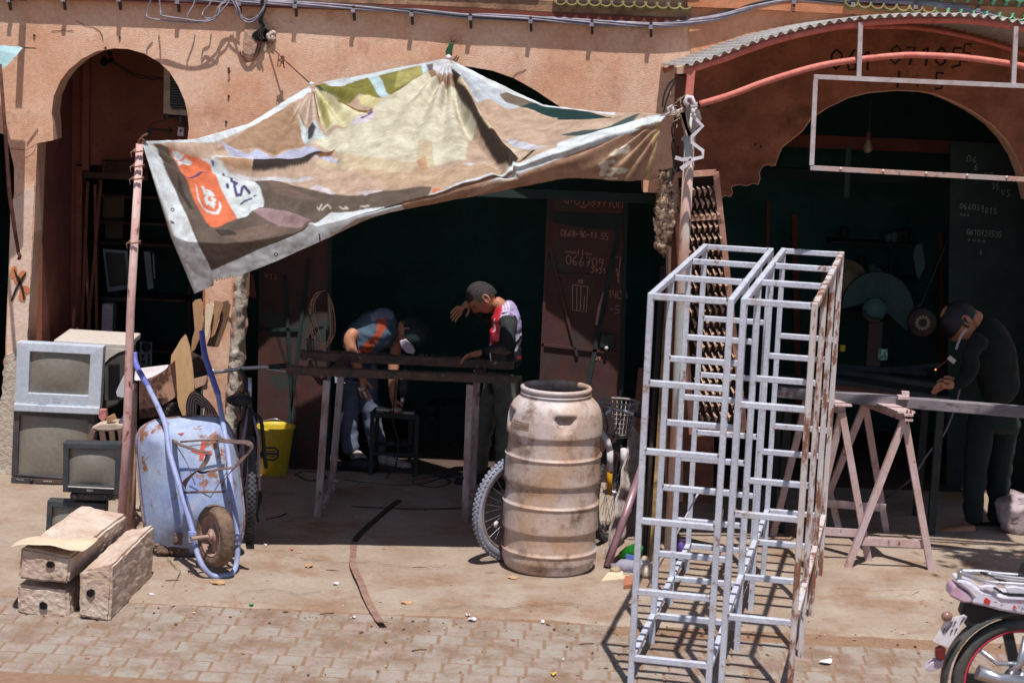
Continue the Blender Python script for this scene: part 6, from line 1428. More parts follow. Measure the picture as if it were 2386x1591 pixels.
b=MB(); b.prism([W(x,y,14.68) for x,y in ((575,635),(590,640),(597,695),(580,690),(572,680))],(0,.02,0)); b.build('bent_flap',m_inner,dl)
# junk inside the middle shop
for k,(x,y,w_,h,lab) in enumerate(((1000,1060,.3,.18,'low dark scrap box on the floor deep in the middle shop'),(1040,1045,.22,.3,'dark crate deep in the middle shop near the right man'),(990,985,.2,.12,'grey machine casing behind the steel stool'))):
    g=W(x,y,15.8); b=MB(); b.box((g.x,15.9,max(h/2,g.z if k==2 else h/2)),(w_,.3,h),rz=.3*k); b.box((g.x+.05,15.85,max(h,g.z+.1 if k==2 else h)),(w_*.5,.1,.05),rz=.8); tag(b.build('scrap_box',m_dark if k!=2 else m_teal,None,bevel=.01),lab,'box')
# ================================================================ left shop interior
m_dimgrey=M('dim_grey_plastic',(116,132,134),(96,110,114),sc=6,rough=.7)
mo=T('flat_monitor','dark screened flat monitor standing on a shelf in the left shop','monitor',W(272,690,15.5))
b=MB(); o=[W(x,y,15.5) for x,y in ((239,580),(297,585),(303,672),(251,681))]; i_=[W(x,y,15.5) for x,y in ((245,587),(291,590),(297,664),(255,669))]
vs=o+i_; b.add([v for v in vs]+[v+Vector((0,.03,0)) for v in vs],[(k,(k+1)%4,4+(k+1)%4,4+k) for k in range(4)]+[(8+k,8+(k+1)%4,(k+1)%4,k) for k in range(4)]); b.build('bezel',m_dimgrey,mo)
b=MB(); b.prism([p+Vector((0,.01,0)) for p in i_],(0,.015,0)); b.build('screen',m_btn,mo)
b=MB(); b.box(W(272,694,15.55),(.2,.15,.03)); b.bar(W(272,676,15.53),W(272,694,15.55),.05,.03); b.build('stand',m_st,mo)
b=MB(); b.prism([W(x,y,15.4) for x,y in ((238,708),(264,709),(262,800),(235,800))],(0,.4,0)); pt_=tag(b.build('computer_tower',M('beige_case',(190,176,186),rough=.6),None,bevel=.004),'pale computer tower standing under the monitor in the left shop','computer')
b=MB(); b.prism([W(x,y,15.38) for x,y in ((264,709),(272,710),(270,800),(262,800))],(0,.4,0)); b.build('front_bezel',m_st,pt_)
b=MB(); b.box((W(268,760,15.7).x,15.7,W(268,803,15.7).z/2),(.5,.7,W(268,803,15.7).z)); tag(b.build('low_cabinet',m_dark,None),'dark cabinet carrying the computer tower in the left shop','cabinet')
b=MB(); b.prism([W(x,y,15.9) for x,y in ((240,450),(289,450),(288,508),(240,508))],(0,.3,0)); tag(b.build('cardboard_box',M('dim_card',(110,92,78),rough=.9),None),'upper cardboard box on the shelf of the left shop','box','boxes on the left shop shelf')
b=MB(); b.prism([W(x,y,15.92) for x,y in ((244,511),(286,511),(286,556),(246,556))],(0,.3,0)); tag(b.build('cardboard_box',M('dim_card',(110,92,78),rough=.9),None),'lower cardboard box on the shelf of the left shop','box','boxes on the left shop shelf')
sh=T('wall_shelves','dark shelving standing in the left shop','shelves',W(270,700,16)); 
for y in (448,509,557,683,802): b=MB(); a=W(225,y,16); c=W(440,y+8,16); b.box(((a.x+c.x)/2,16,(a.z+c.z)/2-.01),(c.x-a.x,.35,.02)); b.build('shelf_board',mdw,sh)
for x in (225,440): b=MB(); a=W(x,500,16); b.box((a.x,16.1,1.6),(.03,.03,3.2)); b.build('upright',mdw,sh)
b=MB(); b.prism([W(x,y,15.5) for x,y in ((335,586),(350,588),(358,672),(344,674))],(0,.12,0)); b.prism([W(x,y,15.52) for x,y in ((355,590),(359,592),(362,650),(358,650))],(0,.02,0)); tag(b.build('white_radio',m_dimgrey,None),'pale upright appliance panel beside the awning pole in the left shop','appliance')
spk_=T('speaker_board','small board with a round speaker and slots deep in the left shop','speaker',W(340,840,15.2))
b=MB(); b.prism([W(x,y,15.2) for x,y in ((326,796),(354,798),(353,854),(325,852))],(0,.03,0)); b.build('board',m_dimgrey,spk_); b=MB(); b.lathe([(.002,0),(.034,0),(.036,.01)],W(340,809,15.19),20,(0,1,0)); b.build('cone',m_btn,spk_)
b=MB()
for x,y,w_,h in ((333,830,.02,.03),(346,828,.015,.02),(347,838,.015,.02),(334,843,.03,.015),(346,848,.015,.02)): b.box(W(x,y,15.19),(w_,.01,h))
b.build('slots',m_btn,spk_)
# frames leaning in the doorway
for p,q_,lab in (((205,425),(190,800),'reddish wooden lath leaning at the left of the doorway'),((236,420),(203,800),'long lath leaning across the doorway of the left shop'),((200,560),(210,800),'short lath standing in the doorway'),((222,430),(226,800),'upright lath beside the computer tower')):
    b=MB(); b.bar(W(*p,15.25),W(*q_,15.2),.02,.02,(0,1,0)); tag(b.build('wood_lath',M('reddish_wood',(134,76,56),(100,60,46),sc=9,rough=.8),None),lab,'lath')
b=MB(); b.bar(W(181,762,15.22),W(179,800,15.22),.02,.02,(0,1,0)); tag(b.build('orange_stick',M('bright_orange_paint',(240,130,40),rough=.5),None),'bright orange stick just behind the silver television','stick')
# ac unit
ac=T('air_conditioner','old air conditioner outdoor unit mounted high inside the left arch','air conditioner',W(412,230,14.9))
b=MB(); a=[W(x,y,14.75) for x,y in ((381,156),(450,150),(450,272),(380,266))]; b.prism(a,(0,.3,0)); b.build('casing',M('cream_casing',(196,182,166),(170,156,142),sc=9,rough=.6),ac,bevel=.01)
b=MB(); b.prism([W(x,y,14.745) for x,y in ((396,170),(450,166),(450,258),(402,256),(396,246))],(0,.004,0)); gr_=b.build('grille_recess',m_btn,ac)
for k in range(14): b=MB(); b.bar(W(396,176+k*6,14.735),W(450,178+k*6,14.735),.004,.004); b.build('grille_bar',m_dimgrey,gr_)
b=MB(); b.bar(W(384,270,14.76),W(450,272,14.9),.03); b.prism([W(x,y,14.75) for x,y in ((398,272),(440,272),(440,300))],(0,.02,0)); b.build('mounting_bracket',m_iron,ac)
b=MB(); b.prism([W(x,y,14.7) for x,y in ((415,296),(428,298),(428,318),(413,317))],(0,.03,0)); b.lathe([(.002,0),(.007,.0)],W(421,305,14.69),8,(0,1,0)); b.build('junction_box',M('white_box',(214,204,214),rough=.5),ac)
b=MB(); b.tube([W(350,302,14.7),W(402,305,14.7)],.009); b.bar(W(394,295,14.7),W(393,314,14.7),.015); tag(b.build('iron_hasp',m_iron,None),'short black iron bar with a crosspiece under the air conditioner','bar')
b=MB(); b.tube(catmull([W(x,y,14.5) for x,y in ((348,318),(345,308),(350,292),(370,284),(390,278))],4),.004); b.tube(catmull([W(x,y,14.5) for x,y in ((346,318),(342,312),(350,308),(344,324))],4),.01); tag(b.build('black_cord',m_blk,None),'black cord knotted at the awning corner by the iron bar','cord')
b=MB(); b.tube(catmull([W(x,y,15.1) for x,y in ((258,142),(280,158),(310,176),(335,184),(352,178),(380,184),(400,186),(430,182))],5),.005); b.tube(catmull([W(x,y,15.1) for x,y in ((258,142),(275,150),(312,172),(336,178),(355,186),(376,184),(392,198))],5),.005); tag(b.build('inner_cable',m_blk,None),'two black cables sagging across the top of the left arch','cables')
b=MB(); b.lathe([(.002,-.01),(.03,0),(.002,.02)],W(243,145,15.28),12,(0,1,0)); b.lathe([(.002,-.01),(.02,0),(.002,.02)],W(259,142,15.28),12,(0,1,0)); b.lathe([(.002,-.01),(.018,0),(.002,.02)],W(256,126,15.28),12,(0,1,0)); b.build('wall_hole',M('hole_black',(14,12,12),rough=1),fac)
# ================================================================ yellow bucket
bc=G(640,1097); bc=Vector((bc.x-.005,bc.y-.10,0))
bkt=T('yellow_bucket','yellow plastic bucket with a wire handle standing behind the left bicycle','bucket',bc)
m_bkt=M('yellow_bucket_plastic',(222,196,62),(206,176,50),sc=5,rough=.5,dirt=(170,140,60),dt=.6,dsc=8)
b=MB(); b.lathe([(.10,.0),(.105,.006),(.135,.33),(.143,.345),(.143,.358),(.134,.358),(.128,.33),(.1,.02),(.002,.02)],bc,40,(.04,0,1),close=False); b.build('bucket_body',m_bkt,bkt)
b=MB(); b.tube(catmull([W(x,y,bc.y-.02) for x,y in ((597,990),(610,982),(640,976),(668,984),(682,998),(680,1006))],5),.004,6); b.build('wire_handle',m_chrome,bkt)
# paper / sheet on floor behind bucket
b=MB(); b.prism([G(x,y,.006) for x,y in ((655,1075),(690,1068),(735,1078),(740,1086),(700,1086),(672,1090))],(0,0,.004)); tag(b.build('white_sheet',M('white_plastic_sheet',(214,204,196),rough=.7),None),'white sheet lying on the floor right of the yellow bucket','sheet')
# ================================================================ clutter behind the wheelbarrow
m_cd=M('brown_corrugated_card',(178,138,104),(150,112,84),sc=7,rough=.95,bump=.003,bsc=50,stretch=(1,1,.3))
Z4=lambda *p: zz(270,660,.287,p)
def card(name,pts,d,mat,lab,cat,th=.012,lean=.0):
    d=d+(.32 if 12.7<d<13.2 and 'card' in name or 'board' in lab else 0); b=MB(); q_=[W(x,y,d+lean*max(0,(1100-y))/400) for x,y in pts]; b.prism(q_,(0,th,0)); return tag(b.build(name,mat,None),lab,cat)
sl=card('wooden_slab',Z4((560,417),(575,440),(600,520),(625,700),(640,900),(600,1000),(590,1085),(545,1085),(510,1000),(490,900),(462,780),(445,640),(450,585),(490,520),(530,450)),12.75,M('pale_board',(206,170,128),(176,138,100),sc=4,rough=.9,bump=.003,bsc=30,stretch=(1,1,.25)),'tall rounded tan board standing on end behind the wheelbarrow','board',.02,.15)
for k,(pts,d,mt,lab) in enumerate(((((622,160),(640,140),(685,128),(700,160),(720,170),(715,300),(690,420),(640,540),(608,560),(620,450),(640,380),(630,250)),12.9,m_cd,'rolled brown cardboard sticking up behind the blue barrow handle'),
  (((735,175),(770,160),(797,180),(790,230),(770,330),(745,440),(725,440),(705,350)),12.95,m_card,'pale crumpled card standing between two brown cardboard strips'),
  (((800,140),(860,150),(870,180),(830,300),(790,430),(765,440),(770,330),(790,220)),13.0,m_cd,'brown cardboard strip right of the pale crumpled card'),
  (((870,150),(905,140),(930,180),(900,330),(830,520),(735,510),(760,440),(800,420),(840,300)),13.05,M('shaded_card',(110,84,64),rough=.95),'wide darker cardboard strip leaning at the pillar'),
  (((625,780),(740,750),(745,810),(645,855)),12.9,M('pinkish_card',(190,150,130),rough=.9),'pinkish card scrap beneath the handlebar'),
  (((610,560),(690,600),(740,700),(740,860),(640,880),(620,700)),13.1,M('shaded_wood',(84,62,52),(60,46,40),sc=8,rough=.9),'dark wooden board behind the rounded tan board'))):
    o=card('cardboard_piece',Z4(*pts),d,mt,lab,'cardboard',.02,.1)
b=MB(); b.bar(W(476,668,13.3),W(476,720,13.3),.012,.012,(0,1,0)); tag(b.build('orange_lath',M('orange_wood',(196,104,76),rough=.8),None),'orange lath showing under the lower left corner of the awning','lath')
bx=T('broken_box','broken reddish brown box under a pale plastic sheet behind the pink pole','box',W(370,950,13.1))
b=MB(); b.prism([W(x,y,13.0) for x,y in Z4((188,800),(330,760),(445,660),(470,930),(380,985),(360,1080),(190,1100))],(0,.3,0)); b.build('box_side',M('rust_brown_panel',(120,76,62),(70,48,42),sc=5,rough=.85,dirt=(176,132,114),dt=.5,dsc=9),bx)
b=MB(); b.prism([W(x,y,12.98) for x,y in Z4((335,765),(440,680),(448,750),(480,925),(385,985),(330,930))],(0,.02,0)); b.build('torn_flap',M('stained_card',(192,146,124),(90,62,50),sc=9,rough=.9,lo=.45,hi=.55),bx)
sheet([[W(x,y,12.9) for x,y in Z4((145,690),(250,680),(330,670),(410,662),(440,655))],[W(x,y,12.88) for x,y in Z4((150,740),(240,750),(300,740),(350,720),(420,690))],[W(x,y,12.85) for x,y in Z4((135,800),(200,795),(250,780),(330,750),(400,705))]],M('white_plastic_film',(214,202,206),rough=.5),'plastic_cover',bx)
b=MB(); 
for k in range(9): q_=W(398+random.uniform(-14,16),955+random.uniform(-18,14),13.0); b.lathe([(.002,-.03),(.035,-.01),(.03,.02),(.002,.035)],q_,8,(random.random(),random.random(),1))
b.build('dark_rubble',m_iron,bx,kind='stuff')
cw=T('wire_bundle','coiled bundle of flat metal strip behind the top edge of the wheelbarrow','coil',W(465,950,12.7))
for k in range(9):
    x0=578+k*9; x1_=830-k*14; b=MB(); b.tube(catmull([W(*Z4((x,y))[0],12.62+k*.012) for x,y in ((x0,1080),(x0-4+k*2,980),(600+k*8,905+k*7),(650+k*3,880+k*13),(720-k*2,930+k*10),(790-k*8,1010),(x1_,1080))],5),.0045,5); b.build('strip_loop',m_grey if k%2 else m_rope,cw)
# stool, sink, odds and ends right of the TVs
stl=T('plastic_stool','upturned grey brown plastic stool right of the large black television','stool',W(250,1020,13.4))
Z2=lambda *p: zz(0,760,.2551,p)
b=MB(); b.prism([W(x,y,13.3) for x,y in Z2((830,940),(850,910),(940,885),(1060,885),(1120,900),(1120,945),(1000,960),(900,958))],(0,.25,-.02)); b.build('seat',M('pale_plastic',(206,190,174),(180,156,136),sc=8,rough=.7),stl,bevel=.01)
for p,q_ in (((850,950),(810,1060)),((930,960),(950,1060)),((1100,950),(1115,1060)),((1020,960),(1030,1040))): b=MB(); b.bar(W(*Z2(p)[0],13.3),W(*Z2(q_)[0],13.3),.035,.02,(0,1,0)); b.build('leg',M('brown_plastic',(134,106,90),(96,76,68),sc=9,rough=.7),stl)
card('white_basin',Z2((1080,870),(1100,845),(1130,835),(1140,885),(1090,890)),13.0,m_mark,'small white plastic basin edge behind the awning pole','basin',.15)
card('plastic_bag_cover',Z2((1060,600),(1085,540),(1130,450),(1150,440),(1150,640),(1120,650),(1070,640)),12.9,M('pale_bag',(200,196,206),rough=.6),'pale plastic bag hanging beside the silver television','bag',.08)
card('wood_offcut',Z2((970,840),(1030,810),(1050,850),(1000,880),(975,870)),13.3,m_cd,'small brown wood offcut beside the silver television base','offcut',.06)
card('red_bag',Z2((905,765),(965,768),(970,830),(940,880),(900,830)),13.5,M('red_rag',(150,70,70),(190,130,130),sc=20,rough=.9),'small red rag wedged right of the silver television','rag',.06)
tvb=T('second_television','rear end of another large television behind the silver one','television',W(270,860,14.3))
b=MB(); b.prism([W(x,y,14.15) for x,y in Z2((490,125),(1165,165),(1165,220),(490,160))],(0,.5,0)); b.build('top_shell',M('pale_tv_top',(206,196,188),rough=.6),tvb,bevel=.008)
b=MB(); vs=[W(x,y,14.05) for x,y in Z2((945,340),(1000,290),(1080,240),(1160,215),(1160,620),(1060,720),(930,770))]; b.prism(vs,(0,.35,0)); gb=b.build('rounded_side',m_tvback,tvb,bevel=.012)
for k in range(24): b=MB(); y=350+k*13; b.bar(W(*Z2((990,y))[0],14.045),W(*Z2((1095,y-4))[0],14.045),.005,.004); b.build('vent_slot',m_btn,gb)
card('tv_side',Z2((950,200),(1160,215),(1080,240),(1000,290),(950,345)),14.04,M('pale_tv_top',(206,196,188),rough=.6),'pale curved side panel of the television behind the silver one','panel',.02)
# ================================================================ things at the right pillar
m_wood=M('weathered_post',(96,62,50),(140,92,74),sc=6,rough=.9,bump=.006,bsc=30,stretch=(1,1,.2))
tp_=T('timber_post','dark weathered timber post under the canopy corner behind the pale pole','post',G(1566,1262))
b=MB(); b.bar(W(1590,174,12.3),G(1566,1262),.085,.07,(0,1,0)); o=b.build('post_shaft',m_wood,tp_)
b=MB(); vs=[];fs=[]; n=14;m_=40
for i in range(m_+1):
    t=i/m_; x=1553+ (1549-1553)*t+6*math.sin(t*5); y=395+200*t; rw=.035+.028*math.sin(min(1,t*1.2)*math.pi)+.01
    if t>.9: rw*=(1-t)*9+.15
    c=W(x,y,12.35)
    for j in range(n):
        a=2*math.pi*j/n; p=c+Vector((math.cos(a)*rw,math.sin(a)*rw,0)); vs.append(p+mnoise.noise_vector(p*30)*.022+mnoise.noise_vector(p*80)*.012)
for i in range(m_):
    for j in range(n): fs.append((i*n+j,i*n+(j+1)%n,(i+1)*n+(j+1)%n,(i+1)*n+j))
b.add(vs,fs,True); b.build('frayed_wrapping',M('frayed_rags',(196,170,148),(92,68,56),sc=22,rough=1,bump=.008,bsc=60,rust=(170,60,56),rt=.7,rsc=9,lo=.42,hi=.58),tp_)
b=MB()
for pts in ([(1543,250),(1548,220),(1560,195),(1576,182)],[(1546,262),(1556,225),(1572,190)],[(1570,330),(1566,300),(1578,270),(1590,255)],[(1567,420),(1570,380),(1566,340),(1572,320)],[(1556,430),(1568,405),(1578,390),(1580,340)]): b.tube(catmull([W(x,y,12.2) for x,y in pts],5),.006,5)
b.build('old_cable',m_blk,tp_)
b=MB()
for pts in ([(1573,270),(1590,262),(1600,290),(1610,318)],[(1590,262),(1598,300),(1612,322)]): b.ribbon(catmull([W(x,y,12.12) for x,y in pts],5),.03,.008,(0,-1,0))
for k in range(16): 
    q_=W(1572+random.uniform(-12,20),262+random.uniform(-30,30),12.12); b.tube([q_,q_+Vector((random.uniform(-.06,.06),-.02,random.uniform(-.03,.07)))],.0025,4)
b.build('dirty_rag',M('dirty_rag',(196,178,164),(150,124,104),sc=20,rough=1),tp_)
gp=T('steel_grille_panel','leaning steel frame panel filled with rows of twisted strips behind the pale pole','grille',W(1640,1000,12.5))
def gpt(u_,v_): # u across, v down
    tl,tr,bl,br=(1572,408),(1668,402),(1612,1010),(1735,1000); x=tl[0]*(1-u_)*(1-v_)+tr[0]*u_*(1-v_)+bl[0]*(1-u_)*v_+br[0]*u_*v_; y=tl[1]*(1-u_)*(1-v_)+tr[1]*u_*(1-v_)+bl[1]*(1-u_)*v_+br[1]*u_*v_; return W(x,y,12.30+.26*v_)
for a,c in (((0,0),(1,0)),((0,1),(1,1)),((0,0),(0,1)),((1,0),(1,1)),((0,.17),(1,.17))):
    b=MB(); b.bar(gpt(*a),gpt(*c),.035,.03,(0,1,0)); b.build('frame_bar',M('pinkish_frame',(206,160,144),(170,120,100),sc=8,rough=.75,rust=(110,70,54),rt=.6,rsc=14),gp)
b=MB(); b.prism([gpt(.02,.01)+Vector((0,.05,0)),gpt(.98,.01)+Vector((0,.05,0)),gpt(.98,.99)+Vector((0,.05,0)),gpt(.02,.99)+Vector((0,.05,0))],(0,.006,0)); b.build('backing_sheet',M('dark_brown_sheet',(40,32,30),rough=.9),gp)
m_tw=M('twisted_strip',(206,172,146),(150,112,92),sc=30,rough=.5)
for r_ in range(20):
    v0=.05+.046*r_
    for c_ in range(7):
        u_=.12+c_*.13+(.05 if r_%2 else 0)
        if u_>.93: continue
        p=gpt(u_,v0);q_=gpt(u_+.035,v0+.04); b=MB(); mid=(p+q_)/2+Vector((.01,-.022,0)); b.ribbon([p,mid,q_],[.010,.024,.010],.003,(.5,-.8,.4)); b.build('twisted_strip',m_tw,gp)
lv=T('slatted_sheets','bundle of thin pale slatted metal sheets leaning beside the drum','slats',G(1432,1318))
for k in range(12):
    a=G(1408+k*3.4,1300-k*3,.01); c=W(1472+k*2.6,992+k*4,12.9+.02*k); b=MB(); n=9
    pts=[a.lerp(c,i/n)+Vector((.012*(i%2),-.012*(i%2),0)) for i in range(n+1)]; b.ribbon(pts,.016,.004,(-.6,-.7,.2)); b.build('slat',M('pale_slat',(196,186,184),(130,112,106),sc=16,rough=.55),lv)
b=MB(); b.tube([G(1414,1320,.015),W(1497,1085,12.6)],.024,14); tag(b.build('mauve_pipe',M('mauve_pipe',(176,140,152),(150,112,122),sc=9,rough=.35,metal=.3),None),'shiny mauve steel pipe leaning in front of the slatted sheets','pipe')
b=MB(); b.bar(G(1520,1304,.01),W(1562,640,12.75),.045,.045,(0,1,0)); tag(b.build('yellowed_post',M('yellowed_post',(176,150,96),(120,88,60),sc=8,rough=.85,rust=(90,50,40),rt=.58,rsc=9),None),'yellowed brown square post leaning on the pillar behind the left frame','post')
b=MB(); b.tube([W(1500,1310,12.5),W(1545,620,13.1)],.016,8); tag(b.build('dark_rod',m_iron,None),'dark iron rod leaning on the pillar left of the yellowed post','rod')
card('brown_plank',((1488,860),(1500,858),(1490,1040),(1470,1040)),13.2,m_wood,'narrow brown plank standing behind the basket bicycle','plank',.03)
# rubbish in the corner
m_rock=M('pale_rock',(206,190,172),(170,146,124),sc=9,rough=.95,bump=.012,bsc=30)
def rock(c,r,lab,mat=m_rock):
    b=MB(); b.lathe([(.01*r,-.9*r),(.7*r,-.6*r),(1.0*r,0),(.75*r,.6*r),(.05*r,.8*r)],(0,0,0),12,(0,0,1)); 
    o=b.build('stone',mat,None)
    for v in o.data.vertices: v.co+=mnoise.noise_vector(v.co*(3/r)+Vector(c))*r*.35; 
    for v in o.data.vertices: v.co+=Vector(c)
    return tag(o,lab,'stone')
for (x,y,r,lab) in ((1434,1335,.035,'grey white stone left of the crushed bottle'),(1502,1312,.035,'white stone at the foot of the yellowed post'),(1512,1345,.06,'big pale stone by the left frame post'),(1530,1380,.03,'small pale stone behind the left frame post')): g=G(x,y); rock((g.x,g.y,r*.5),r,lab)
b=MB(); g=G(1468,1322,.03); ax_=Vector((.96,-.2,.05)); b.lathe([(.012,-.15),(.013,-.12),(.04,-.09),(.042,-.05),(.036,-.02),(.042,.01),(.04,.08),(.02,.1)],g+Vector((.03,0,.01)),18,ax_); tag(b.build('crushed_bottle',M('clear_plastic',(200,200,226),rough=.12,trans=.55,spec=.7),None),'crushed clear plastic bottle lying at the foot of the steel frame','bottle')
b=MB(); g=G(1470,1290,.05); b.lathe([(.01,-.09),(.05,-.06),(.055,.0),(.045,.06),(.014,.10)],g,16,(.5,-.4,.5)); tag(b.build('green_bottle',M('green_bottle_plastic',(60,170,60),(20,90,30),sc=20,rough=.15,spec=.7,trans=.3),None),'bright green plastic bottle in the rubbish corner','bottle')
b=MB(); b.prism([G(x,y,.03) for x,y in ((1458,1302),(1464,1293),(1480,1298),(1480,1306))],(0,0,.03)); tag(b.build('blue_wrapper',M('blue_wrapper',(110,130,220),rough=.5),None),'small blue wrapper between the two bottles','wrapper')
b=MB(); b.prism([G(x,y,.006) for x,y in ((1401,1355),(1416,1336),(1450,1330),(1452,1342),(1480,1343),(1480,1349),(1450,1351))],(0,0,.008)); tag(b.build('torn_paper',m_card,None),'torn cream cardboard scrap on the ground at the foot of the left frame','cardboard')
b=MB(); b.prism([G(x,y,.004) for x,y in ((1455,1352),(1480,1350),(1478,1372),(1453,1374))],(0,0,.03)); tag(b.build('brick_piece',M('terracotta',(170,110,82),rough=.9),None),'piece of brick lying under the torn cream cardboard','brick')
b=MB(); g=G(1587,1276,.04); b.lathe([(.001,-.05),(.028,-.045),(.03,.03),(.026,.05),(.001,.05)],g,14,(.05,0,1)); tag(b.build('printed_cup',M('purple_orange_print',(120,100,190),(240,140,60),sc=24,rough=.5,lo=.55,hi=.57),None),'purple and orange printed cup standing behind the left frame','cup')
# sack at far right
m_sk=M('printed_sack',(196,180,186),(150,130,130),sc=10,rough=.85,bump=.006,bsc=16)
b=MB(); g=G(2375,1262); vs=[];fs=[];n=20
for i in range(12):
    t=i/11; z=.30*t; rr_=.14*(.75+.5*math.sin(t*2.6))*(1 if t<.9 else .7)
    for j in range(n): a=2*math.pi*j/n; p=Vector((g.x+.06+math.cos(a)*rr_-.05*t,g.y+.1+math.sin(a)*rr_*.7,z)); vs.append(p+mnoise.noise_vector(p*9)*.05+mnoise.noise_vector(p*24)*.02)
fs=[(i*n+j,i*n+(j+1)%n,(i+1)*n+(j+1)%n,(i+1)*n+j) for i in range(11) for j in range(n)]+[tuple(range(n)),tuple(11*n+j for j in range(n))]
b.add(vs,fs,True); tag(b.build('woven_sack',m_sk,None),'pale crumpled woven sack on the floor at the right edge','sack')
# ================================================================ moped at the lower right
Zm=lambda *p: zz(2086,1291,.1913,p)
mc=G(2373,1589,.30); MD=mc.y
mt_=T('moped','white and black moped at the lower right corner, only its rear end in view','moped',Vector((mc.x,mc.y,0)))
m_wfair=M('white_fairing',(226,222,236),(206,206,226),sc=5,rough=.25,spec=.6); m_mg=M('dusty_black_guard',(60,62,64),(96,92,88),sc=6,rough=.7)
def mp(pts,d,th,name,mat,par=mt_,bevel=.004,up=.0): b=MB(); b.prism([W(x,y,d) for x,y in Zm(*pts)],(0,th,up)); return b.build(name,mat,par,bevel=bevel)
fr_=mp([(745,350),(760,312),(850,320),(930,350),(1010,410),(1090,465),(1250,495),(1600,515),(1700,700),(1568,740),(1280,690),(1100,640),(930,603),(960,540),(900,470)],MD-.07,.14,'tail_fairing',m_wfair,bevel=.012)
mp([(690,400),(730,370),(900,480),(960,545),(925,600),(820,590),(665,515)],MD-.06,.12,'tail_light',M('clear_red_lens',(206,176,200),(190,150,170),sc=9,rough=.15,spec=.7),bevel=.01)
mp([(1030,400),(1110,380),(1240,390),(1260,470),(1160,455)],MD-.075,.02,'seat_panel',m_wfair); mp([(1340,400),(1460,395),(1700,430),(1700,490),(1380,480)],MD-.075,.02,'seat_panel',m_wfair)
b=MB(); b.ribbon([W(x,y,MD-.082) for x,y in Zm((1200,400),(1320,480),(1700,500))],.012,.003,(0,-1,0)); b.build('dark_seam',m_btn,fr_)
b=MB(); b.prism([W(x,y,MD-.078) for x,y in Zm((1085,540),(1120,530),(1165,570),(1140,610),(1090,595))],(0,.004,0)); b.build('red_emblem',M('red_graphic',(206,50,50),rough=.4),fr_)
b=MB(); b.prism([W(x,y,MD-.078) for x,y in Zm((1430,660),(1450,615),(1495,668),(1455,650))],(0,.004,0)); b.build('red_mark',M('red_graphic',(206,50,50),rough=.4),fr_)
for t,x,y,h in (('~~~',1200,590,18),('LI',1290,625,16),('V',1510,600,40),('A',1530,680,60)):
    b=MB(); k=MD/FPX; px_,py_=Zm((x,y))[0]; strokes(b,t,W(px_,py_,MD-.079),(h*.19*.6*k,0,0),(0,0,h*.19/1.6*k),(0,-1,0),.003,.02); b.build('lettering',M('red_graphic',(206,50,50),rough=.4) if t in 'V' else m_btn,fr_)
for pts in ([(775,215),(900,265),(1100,330),(1350,355),(1700,375)],[(800,205),(1050,210),(1250,235),(1700,270)],[(1040,215),(1180,270),(1350,330)],[(1120,235),(1400,280),(1700,310)],[(1100,260),(1400,310),(1700,340)],[(1100,340),(1095,420)],[(1400,360),(1395,440)],[(785,215),(780,230),(785,290)]):
    b=MB(); dd_=MD-.05 if pts[0][1]>212 else MD+.08; b.tube(catmull([W(x,y,dd_) for x,y in Zm(*pts)],5),.011 if pts[0][0]<1000 else .008,8); b.build('rack_rail',m_chrome if pts[0][0]!=1040 else m_btn,mt_)
R3=.325; wm=T_part('rear_wheel',mt_,mc)
n=48; b=MB(); cpt=lambda a,r,o=0: Vector((mc.x+math.cos(a)*r,mc.y+o,mc.z+math.sin(a)*r))
b.tube([cpt(2*math.pi*i/n,R3-.035) for i in range(n)],.034,12,closed=True); b.build('tyre',m_mg,wm)
b=MB(); b.tube([cpt(2*math.pi*i/n,R3-.066) for i in range(n)],.012,8,closed=True); b.build('rim',m_btn,wm)
b=MB(); b.tube([cpt(2*math.pi*i/n,R3-.062,-.022) for i in range(n)],.005,6,closed=True); b.build('red_rim_line',M('pink_red_line',(226,60,96),rough=.4),wm)
for k in range(5):
    a=2*math.pi*k/5+.6; b=MB(); b.bar(cpt(a,.05),cpt(a,.255),.05,.03,(0,1,0)); b.build('rim_spoke',m_btn,wm)
b=MB(); b.lathe([(.01,-.05),(.06,-.04),(.07,.04),(.01,.05)],mc,24,(0,1,0)); b.build('hub',m_chrome,wm)
b=MB(); pts=[cpt(math.radians(a),R3+.03) for a in range(60,206,8)]; vs=[];fs=[]
for p in pts: vs+=[p+Vector((0,-.055,0)),p+Vector((0,-.03,0))+ (p-mc).normalized()*.015,p+Vector((0,.03,0))+(p-mc).normalized()*.015,p+Vector((0,.055,0))]
for i in range(len(pts)-1):
    for j in range(3): fs.append((4*i+j,4*i+j+1,4*i+5+j,4*i+4+j))
b.add(vs,fs,True); mg=b.build('mudguard',m_mg,mt_); s_=mg.modifiers.new('s','SOLIDIFY'); s_.thickness=.006
mp([(840,600),(1000,640),(1280,700),(1600,760),(1560,800),(1200,790),(960,900),(860,870),(800,730)],MD-.03,.08,'under_tray',m_btn)
mp([(600,820),(640,790),(840,735),(875,760),(660,1125),(640,1135),(460,1060)],MD-.085,.006,'number_plate',M('white_plate',(222,218,226),rough=.4),bevel=.001)
pl_=mt_.children[-1]
for t,x,y,h,an in (('7',770,850,90,0),('53',650,880,60,0),('11',640,985,80,0),('17',560,960,60,0)):
    b=MB(); k=MD/FPX; px_,py_=Zm((x,y))[0]; strokes(b,t,W(px_,py_,MD-.087),(h*.19*.6*k*.9,0,h*.19*.3*k*.5),(h*.05*k,0,h*.19/1.6*k*1.0),(0,-1,0),.0035,.02); b.build('plate_number',M('plate_ink',(60,54,60),rough=.6),pl_)
